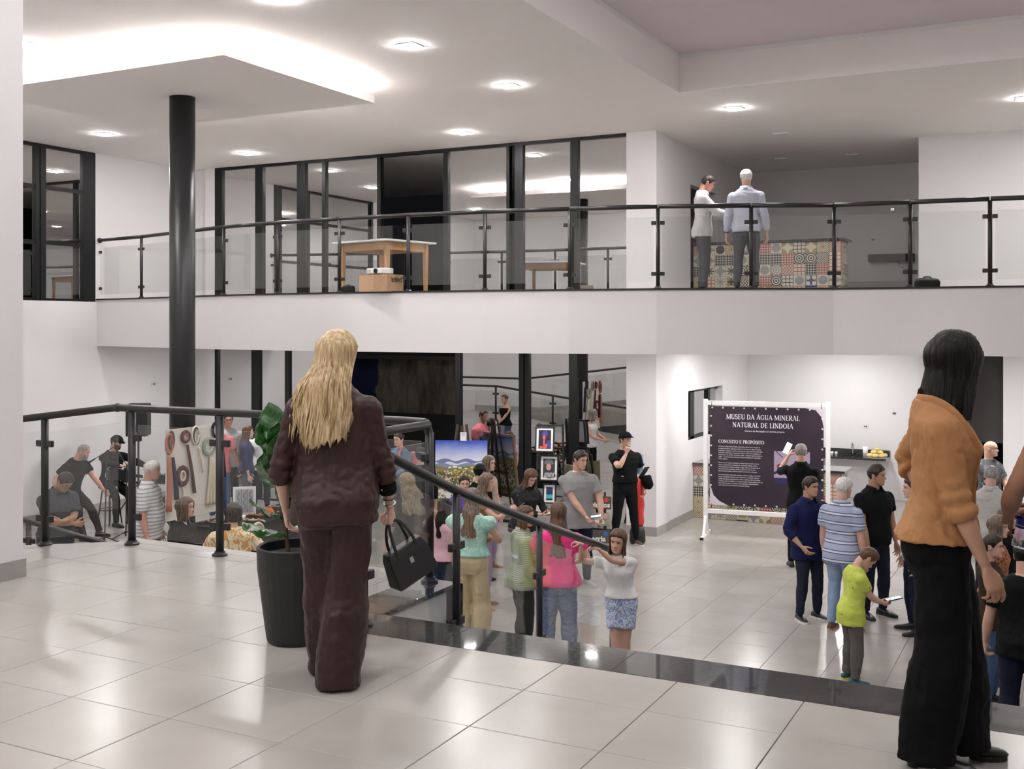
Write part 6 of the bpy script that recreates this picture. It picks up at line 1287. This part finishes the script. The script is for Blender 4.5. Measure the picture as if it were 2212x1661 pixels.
# -- painted plaques on a low black stand
sa = at(1284, 17.3); sg = empty('plaque_stand', (sa[0], sa[1], ZL), R(18), 'low black stand with three hand painted wooden plaques reading welcome words', 'sign stand')
for x in (-.16, .16): MB().bar((x, -.06, 0), (x, .08, .82), .016, .012).build('stand_leg', M_blackm, sg); MB().bar((x, .35, 0), (x, .07, .74), .014, .01).build('rear_leg', M_blackm, sg)
for z, w_, c_, s, fc_ in ((.66, .27, (.10, .075, .06), 'Bem-vindos', (.60, .05, .04)), (.40, .25, (.34, .30, .24), 'energias', (.60, .35, .30)), (.13, .26, (.09, .08, .075), 'Alegria', (.05, .15, .45))):
    p = MB().box((-w_, -.10, z - .085), (w_, -.082, z + .115)).build('plaque', mat('plaque_%d' % int(z * 100), c_, .7, var=(9, .3)), sg); p.rotation_euler = (R(-2), 0, 0)
    text('plaque_lettering', s, .115, (-.02 if s != 'Alegria' else .02, -.1025, z - .055), rx_, M_let, p, 'CENTER', bold=.004)
    fm = MB()
    for a in range(5): fm.ell((w_ - .075 + .022 * math.cos(a * 1.257), -.103, z + .06 + .022 * math.sin(a * 1.257)), (.018, .002, .018), 8, 5)
    fm.build('painted_flower', mat('flower_%d' % int(z * 100), fc_, .7), p)
# -- red draped stand beside the white pillar
rd = at(1377, 17.4); rs = empty('display_stand', (rd[0], rd[1], ZL), 0, 'red padded display stand with a black foot beside the white pillar', 'display stand')
MB().lathe([(.11, 0), (.13, .04), (.12, .20), (.09, .28)], n=20).build('stand_foot', M_blackm, rs, smooth=True); o = MB().lathe([(.08, .28), (.10, .34), (.085, .48), (.11, .62), (.09, .78), (.10, .95), (.06, 1.05)], n=20).build('red_cover', mat('red_padding', (.58, .035, .03), .55), rs, smooth=True); folds(o, .03, .02)
MB().box((-.12, -.01, 1.10), (.10, .01, 1.42)).build('blue_card', mat('pale_blue_card', (.45, .62, .75), .5), rs); MB().bar((.02, 0, 1.0), (.02, 0, 1.12), .01, .01).build('card_post', M_blackm, rs); MB().tube(smooth_path([(.05, -.02, 1.05), (.12, -.03, 1.14), (.16, -.03, 1.20), (.21, -.03, 1.23)], 4), [.03] * 6 + [.035] * 3 + [.02, .016, .012, .008], 10).build('black_nozzle', M_blackm, rs, smooth=True)

# -- macrame board against the column, craft table
mbz0, mbz1, mby0, mby1 = -.72, .42, 10.12, 11.12
bd = empty('macrame_board', (-10.02, mby0, ZL), 0, 'cream cloth board hung with rope rings and tassels beside the black column', 'board')
MB().box((-.02, 0, mbz0 - ZL), (.0, 1.0, mbz1 - ZL)).build('cloth_panel', K('cream_cloth', (.62, .58, .52)), bd)
for y in (.06, .94): MB().bar((-.04, y, 0), (-.04, y, mbz1 - ZL - .02), .02, .02).build('board_leg', M_dkwood, bd)
ter, mar, cre, sag, nvy, tas = (K('rope_terracotta', (.42, .15, .09)), K('rope_maroon', (.09, .022, .03)), K('rope_cream', (.66, .58, .45)), K('rope_sage', (.24, .30, .26)), K('rope_navy', (.02, .02, .045)), K('tassel_cream', (.62, .55, .42), .9, ((60, 60, 2), .6)))
zt = lambda zz: (.42 - (zz - 400) * .00166) - ZL; yu = lambda xx: (xx - 1358) / 340
def loop(nm, cx_, cy_, rw, rh, m, r=.016):
    th = np.linspace(0, 2 * math.pi, 25); MB().tube([(.022, yu(cx_) + rw * math.cos(t), zt(cy_) + rh * math.sin(t)) for t in th], r, 8, ref=(1, 0, 0)).build(nm, m, bd, smooth=True)
def tail(nm, x0, y0, x1, y1, r0, r1, m): MB().tube(smooth_path([(.024, yu(x0), zt(y0)), (.03, yu((x0 + x1) / 2) + .006, zt((y0 + y1) / 2)), (.026, yu(x1), zt(y1))], 5), np.linspace(r0, r1, 11), 10, ref=(1, 0, 0)).build(nm, m, bd, smooth=True)
loop('rope_loop', 1366, 505, .055, .12, ter); tail('rope_tassel', 1366, 600, 1362, 1010, .022, .040, ter); loop('rope_loop', 1378, 480, .045, .11, mar, .012); tail('rope_tassel', 1386, 610, 1408, 930, .020, .032, nvy)
loop('rope_ring', 1462, 465, .062, .066, mar, .020); loop('rope_ring', 1464, 467, .042, .045, ter, .010); tail('rope_tassel', 1472, 530, 1514, 905, .016, .024, mar)
loop('rope_loop', 1522, 462, .062, .11, cre, .012); loop('rope_loop', 1528, 470, .05, .10, nvy, .010); tail('rope_tassel', 1542, 560, 1566, 760, .014, .012, cre); loop('rope_ring', 1605, 565, .095, .10, sag, .022); loop('rope_ring', 1605, 565, .066, .07, cre, .012)
for k in range(5): tail('rope_tassel', 1612 + k * 3, 650, 1592 + k * 21, 1015 + (k % 2) * 8, .010, .022, tas)
loop('rope_loop', 1645, 440, .05, .09, nvy, .018); tail('rope_tassel', 1675, 480, 1700, 820, .022, .03, nvy); tail('rope_tassel', 1660, 500, 1690, 640, .012, .012, cre); loop('rope_ring', 1444, 762, .082, .11, mar, .026); loop('rope_ring', 1444, 762, .045, .06, cre, .014); tail('rope_tassel', 1446, 850, 1446, 935, .012, .02, cre)
TZ = -1.0; ct = empty('craft_table', (-10.36, 12.25, ZL), 0, 'craft table under a black cloth covered with rope crafts below the macrame board', 'table')
MB().box((-.40, -1.0, .0), (.40, 1.0, TZ - ZL - .01)).build('table_cloth', c_black, ct); MB().box((-.42, -1.02, TZ - ZL - .01), (.42, 1.02, TZ - ZL)).build('table_top', c_black, ct)
random.seed(8)
def craft(nm, lab, m, kind, x, y, **k):
    o = empty(nm, (-10.36 + x, 12.25 + y, TZ), random.uniform(0, 3), lab, 'craft', 'rope crafts on the black table')
    if kind == 'coil':
        for i in range(3): MB().torus((0, 0, .015 + i * .018), .085 - i * .012, .014, (0, 0, 1), 22, 8).build('rope_coil', m, o, smooth=True)
    elif kind == 'strand':
        MB().tube(smooth_path([(-.2, 0, .015), (-.08, .06, .018), (.04, -.03, .03), (.14, .04, .02), (.22, -.02, .015)], 6), .014, 8).build('rope', m, o, smooth=True)
        for i in range(4): MB().ell((-.12 + i * .08, .02, .035), (.018, .018, .018), 10, 7).build('bead', mat('wood_bead', (.50, .25, .08), .4), o, smooth=True)
    else:
        for i in range(3): MB().box((-.11, -.15, i * .012), (.11, .15, i * .012 + .010)).build('card_sheet', M_paper, o)
for i, (m, kd, x, y, lab) in enumerate(((mar, 'strand', -.15, -.80, 'maroon rope strand with wooden beads'), (mar, 'coil', .12, -.72, 'maroon rope coil'), (cre, 'strand', .22, -.45, 'cream rope strand with wooden beads'), (M_paper, 'cards', -.15, -.35, 'stack of white cards'), (ter, 'strand', .05, -.1, 'terracotta rope strand with wooden beads'), (K('rope_orange', (.75, .18, .03)), 'coil', -.05, .25, 'orange rope coil'), (K('rope_orange', (.75, .18, .03)), 'strand', .2, .5, 'orange rope strand with wooden beads'), (sag, 'strand', -.15, .6, 'sage rope strand with wooden beads'), (cre, 'coil', .18, .8, 'cream rope coil'), (nvy, 'strand', .2, .15, 'navy rope strand with wooden beads'))):
    craft('rope_craft' if kd != 'cards' else 'card_stack', lab + ' lying on the black craft table', m, kd, x, y)
for y, z, m1, m2 in ((-.55, -.10, cre, cre), (.35, -.16, mar, cre), (.75, -.14, sag, sag)):
    o = empty('rope_ring', (-10.36 + .445, 12.25 + y, TZ + z), 0, 'round rope ring hanging on the table front, %s' % {-.55: 'cream, nearest the board', .35: 'maroon around cream', .75: 'sage, farthest along'}[y], 'craft'); MB().torus((0, 0, 0), .115, .022, (1, 0, 0), 24, 8).build('outer_ring', m1, o, smooth=True); MB().torus((.006, 0, 0), .072, .016, (1, 0, 0), 24, 8).build('inner_ring', m2, o, smooth=True); MB().bar((0, 0, .12), (-.03, 0, .0 - z + .01), .006, .006).build('cord', m2, o)
for k, (y, c_) in enumerate(((.92, (.10, .22, .34)), (.98, (.75, .18, .03)), (.60, (.62, .55, .42)))):
    o = empty('tassel', (-10.36 + .44, 12.25 + y, TZ - .04), 0, 'long %s tassel hanging from the craft table edge' % ('blue', 'orange', 'cream')[k], 'tassel'); MB().ell((0, 0, 0), (.018, .018, .022)).build('tassel_head', K('tassel_%d' % k, c_), o, smooth=True); MB().tube([(0, 0, -.015), (0, 0, -.08), (0, 0, -.24)], [.014, .02, .026], 10).build('tassel_fringe', K('tassel_%d' % k, c_), o, smooth=True)
fs = P3(528, 1071, 15.7); fw_ = empty('framed_sign', (fs[0], fs[1], TZ), R(38), 'white box frame with three upright handwritten words on the craft table', 'sign')
MB().box((-.16, 0, 0), (.16, .03, .40)).build('frame_box', M_paper, fw_); MB().box((-.125, -.003, .035), (.125, -.001, .365)).build('sign_print', mat('sign_grey', (.42, .42, .46), .6), fw_); sq = MB()
for k in range(3):
    x = -.085 + k * .085; sq.tube(smooth_path([(x + .018 * math.sin(i * 1.9 + k), -.006, .33 - i * .03) for i in range(9)], 3), .0035, 5)
    if k: sq.box((x - .045, -.006, .035), (x - .041, -.003, .365))
sq.build('handwriting', M_blackm, fw_)

# -- the musicians' things
def gp(px, d): x, y = at(px, d); return (x, y, ZL)
sI, gI = PP['sing'], PP['guit']
cj = empty('amplifier_box', local(sI, (0, -.12, 0)), sI['root'].rotation_euler[2], 'black box seat with a white swirl emblem under the bearded singer', 'box seat'); MB().box((-.19, -.17, 0), (.19, .17, .62)).build('box_body', M_blackm, cj, bevel=.01)
em = MB()
for a in range(3): em.torus((.0, .173, .26 + a * .09), .07 - a * .012, .006, (0, 1, 0), 20, 6); em.tube(smooth_path([(-.08, .173, .20 + a * .1), (-.02, .173, .28 + a * .08), (.03, .173, .22 + a * .1), (.09, .173, .30 + a * .06)], 4), .005, 6)
em.build('emblem', M_paper, cj)
sl_ = empty('stool', local(gI, (0, -.11, 0)), 0, 'high round stool with a pale seat under the guitarist', 'stool'); MB().lathe([(.16, .60), (.17, .61), (.17, .65), (.16, .66)], n=24).build('seat', M_lam, sl_, smooth=False)
for a in range(4): MB().cyl((.12 * math.cos(a * 1.57 + .8), .12 * math.sin(a * 1.57 + .8), .6), (.20 * math.cos(a * 1.57 + .8), .20 * math.sin(a * 1.57 + .8), 0), .012).build('leg', M_blackm, sl_)
MB().torus((0, 0, .25), .17, .008, (0, 0, 1)).build('foot_ring', M_blackm, sl_)
gt = empty('guitar', local(gI, (.02, .20, .88)), gI['root'].rotation_euler[2], 'black acoustic guitar played by the man on the high stool', 'guitar'); gt.rotation_euler = (R(12), R(12), gI['root'].rotation_euler[2] + math.pi)
def gshape(k): return [((.0 + .25 * math.cos(t) * (1 if True else 1)) * k - .02, (.155 + .045 * math.cos(2 * t) + (-.02 if abs(math.cos(t)) < .4 else .012)) * math.sin(t) * k) for t in np.linspace(0, 2 * math.pi, 40, endpoint=False)]
gb_ = MB().prism([(x, z) for x, z in gshape(1)], -.05, .05).build('guitar_body', mat('black_lacquer', (.01, .01, .011), .15), gt, bevel=.008); gb_.rotation_euler = (R(90), 0, 0)
gx_ = gshape(1.0); MB().tube([(x, .051, z) for x, z in gx_ + gx_[:1]], .0045, 6, ref=(0, 1, 0)).build('edge_binding', M_lam, gt); MB().torus((.06, .051, 0), .05, .004, (0, 1, 0)).build('sound_hole', M_paper, gt); MB().box((.2, .035, -.026), (.60, .06, .026)).build('neck', M_dkwood, gt); MB().box((.60, .03, -.035), (.75, .05, .035)).build('head', M_blackm, gt, bevel=.004); MB().box((-.14, .051, -.06), (-.11, .062, .06)).build('bridge', M_dkwood, gt)
def micstand(px_b, d_b, mic, joint, label):
    b = np.array(gp(px_b, d_b)); o = empty('microphone_stand', b, 0, label, 'microphone stand'); mic, joint = mic - b, joint - b
    for a in range(3): MB().cyl((0, 0, .10), (.26 * math.cos(a * 2.09 + .4), .26 * math.sin(a * 2.09 + .4), .008), .009).build('leg', M_blackm, o)
    MB().tube([(0, 0, .02), tuple(joint)], .010, 8).build('pole', M_blackm, o); t = unitv(mic - joint); MB().tube([joint - t * .18, mic - t * .10], .007, 8).build('boom', M_blackm, o); MB().tube([mic - t * .14, mic - t * .02, mic, mic + t * .02], [.013, .017, .024, .019], 12).build('microphone', M_blackm, o, smooth=True)
ms = P3(194, 998, 18.2); micstand(226, 17.45, ms, P3(231, 975, 18.0), 'boom microphone stand in front of the bearded singer'); ms = P3(256, 980, 18.35); micstand(272, 17.9, ms, P3(274, 1004, 18.0), 'boom microphone stand in front of the guitarist')
sp = empty('loudspeaker', (*at(299, 19.75), 0), R(35), 'black loudspeaker on a pole above the guitarist', 'speaker'); zb_ = zat(941, 19.75); sp.location.z = zb_; MB().box((-.19, -.18, 0), (.19, .18, .58)).build('cabinet', M_blackm, sp, bevel=.02); MB().box((-.17, -.19, .03), (.17, -.18, .55)).build('grille', mat('speaker_grille', (.02, .02, .021), .7, bump=(200, .5)), sp); MB().box((-.012, -.194, .05), (.012, -.19, .08)).build('badge', M_steel, sp)
ss = empty('speaker_stand', (*at(299, 19.75), ZL), 0, 'black tripod stand under the loudspeaker by the white wall', 'stand'); MB().cyl((0, 0, .1), (0, 0, zb_ - ZL), .018).build('pole', M_blackm, ss)
for a in range(3): MB().cyl((0, 0, .62), (.42 * math.cos(a * 2.09), .42 * math.sin(a * 2.09), .01), .011).build('leg', M_blackm, ss)
mx_ = gp(350, 18.6); mt_ = empty('mixer_stand', mx_, R(20), 'folding cross leg stand with sound gear behind the macrame board', 'stand')
for s in (-1, 1): MB().bar((-.32, s * .18, 0), (.32, s * .18, .80), .02, .015).build('cross_leg', M_blackm, mt_); MB().bar((.32, s * .18, 0), (-.32, s * .18, .80), .02, .015).build('cross_leg', M_blackm, mt_)
MB().box((-.40, -.22, .80), (.40, .22, .83)).build('stand_top', M_blackm, mt_)
sm = empty('sound_mixer', (mx_[0] + .05, mx_[1], ZL + .83), R(20), 'small black sound mixer on the cross leg stand', 'mixer'); MB().box((-.22, -.15, 0), (.22, .15, .12)).build('mixer_body', M_blackm, sm, bevel=.01); kn = MB()
for i in range(6):
    for j in range(3): kn.cyl((-.17 + i * .066, -.1 + j * .09, .12), (-.17 + i * .066, -.1 + j * .09, .15), .010, n=8)
kn.build('knobs', M_lam, sm, kind='stuff')
tag(MB().lathe([(.035, 0), (.043, .11), (.041, .11), (.033, .004)], n=18).build('cup', M_paper, loc=(mx_[0] - .22, mx_[1] - .16, ZL + .83), smooth=True), 'white paper cup on the cross leg stand beside the mixer', 'cup')

# -- upstairs
LG = [at(857, 16.15), at(761, 16.75), at(899, 16.95), at(806, 17.5)]; cx_ = sum(p[0] for p in LG) / 4; cy_ = sum(p[1] for p in LG) / 4; ta = math.atan2(LG[0][1] - LG[1][1], LG[0][0] - LG[1][0])
tb = empty('wooden_table', (cx_, cy_, ZB), ta, 'pale wooden table with a white top beside the open upstairs window', 'table'); l1 = math.dist(LG[0], LG[1]) / 2; l2 = math.dist(LG[0], LG[2]) / 2
for sx, sy in ((-1, -1), (1, -1), (-1, 1), (1, 1)): MB().rings([[(sx * l1 + a * w_, sy * l2 + b * w_, z) for a, b in ((-1, -1), (1, -1), (1, 1), (-1, 1))] for z, w_ in ((0, .022), (.76, .034))]).build('leg', M_wood, tb)
for lo, hi in (((-l1, -l2 - .015, .64), (l1, -l2 + .01, .76)), ((-l1, l2 - .01, .64), (l1, l2 + .015, .76)), ((-l1 - .015, -l2, .64), (-l1 + .01, l2, .76)), ((l1 - .01, -l2, .64), (l1 + .015, l2, .76))): MB().box(lo, hi).build('apron', M_wood, tb)
MB().box((-l1 - .12, -l2 - .12, .762), (l1 + .12, l2 + .12, .79)).build('table_top', M_lam, tb, bevel=.004)
lp_ = empty('laptop_sleeve', (cx_ + .02, cy_ - .05, ZB + .79), ta, 'grey sleeve and dark folder lying on the wooden table', 'sleeve'); MB().box((-.16, -.11, 0), (.17, .12, .022)).build('folder', M_blackm, lp_); o = MB().box((-.22, -.10, .022), (.12, .12, .05)).build('sleeve_cloth', K('grey_plastic', (.30, .33, .34), .5), lp_, bevel=.012)
cb = at(806, 15.75); cbx = empty('cardboard_box', (cb[0], cb[1] + .25, ZB), ta + R(4), 'brown cardboard box with upside down print under the wooden table', 'box'); MB().box((-.30, -.18, 0), (.24, .18, .25)).build('carton', M_card, cbx)
MB().box((-.30, -.181, .02), (-.02, -.1805, .24)).build('carton_tape', mat('carton_tape', (.44, .29, .18), .6), cbx)
o = text('carton_lettering', 'SABER', .088, (.2408, .15, .20), (R(90), R(180), R(90)), mat('carton_ink', (.03, .02, .015), .8), cbx, 'LEFT', bold=.003)
pj = empty('projector', (cb[0] - .03, cb[1] + .22, ZB + .25), ta + R(-6), 'white projector standing on the cardboard box', 'projector'); MB().box((-.17, -.12, .012), (.17, .12, .095)).build('housing', M_lam, pj, bevel=.014); MB().lathe([(.036, 0), (.036, .02), (.026, .022), (.024, .008)], n=18).build('lens', M_blackm, pj, loc=(.06, -.12, .052)).rotation_euler = (R(90), 0, 0)
for x in (-.13, .13): MB().cyl((x, -.08, 0), (x, -.08, .014), .012).build('foot', M_blackm, pj)
MB().box((-.16, -.122, .03), (-.06, -.119, .08)).build('vent', mat('vent_grey', (.4, .4, .4), .5), pj)
def bag(px, d, w, h, label):
    x, y = at(px, d); o = empty('travel_bag', (x, y, ZB), R(20), label, 'bag'); b = MB().rings([[(w * k * math.copysign(abs(math.cos(t)) ** .5, math.cos(t)), w * .5 * k * math.copysign(abs(math.sin(t)) ** .5, math.sin(t)), z) for t in np.linspace(0, 2 * math.pi, 24, endpoint=False)] for z, k in ((0, .92), (.03, 1), (h * .6, .98), (h * .85, .85), (h, .55))]).build('bag_body', K('black_nylon', (.018, .019, .020), .6), o, smooth=True); folds(b, .04, .015); MB().tube(smooth_path([(-w * .4, 0, h * .92), (-w * .2, 0, h * 1.1), (w * .2, 0, h * 1.1), (w * .4, 0, h * .92)], 5), .012, 8).build('handle', M_blackm, o, smooth=True)
bag(2003, 14.9, .16, .155, 'black travel bag on the upstairs floor against the railing, beyond the white wall corner'); bag(752, 16.3, .10, .10, 'small black bag on the upstairs floor left under the wooden table')
shf = empty('black_shelf', (-3.62, 22.55, ZB + .78), 0, 'short black shelf on the dim upstairs pantry wall', 'shelf'); MB().box((0, 0, 0), (.85, .25, .14)).build('shelf_board', M_blackm, shf); MB().tube(smooth_path([(.55, .1, .0), (.60, .05, -.08), (.75, .05, -.16)], 4), .02, 8).build('drain_pipe', M_steel, shf, smooth=True)
def plate(px, py, x_or_y, lab, nm='wall_socket', sz=.06, c_=None):
    d, x = on_y(px, x_or_y); o = empty(nm, (x, x_or_y, zat(py, d)), 0, lab, nm.split('_')[-1]); MB().box((-sz, -.012, -sz * .7), (sz, -.001, sz * .7)).build('plate', c_ or mat('switch_white', (.72, .70, .70), .4), o); MB().box((-sz * .4, -.016, -sz * .25), (-sz * .1, -.0125, sz * .25)).box((sz * .1, -.016, -sz * .25), (sz * .4, -.0125, sz * .25)).build('slots', M_blackm, o)
plate(1886, 518, NY, 'small wall socket on the dim pantry wall upstairs'); plate(1870, 921, NY, 'small white wall socket with a red switch beyond the men by the banner'); plate(1932, 893, NY, 'small dark valve on the white wall left of the tan blazer', 'wall_valve', .03, M_steel); plate(1928, 452, NY, 'round steel valve high on the dim pantry wall', 'wall_valve', .03, M_steel)
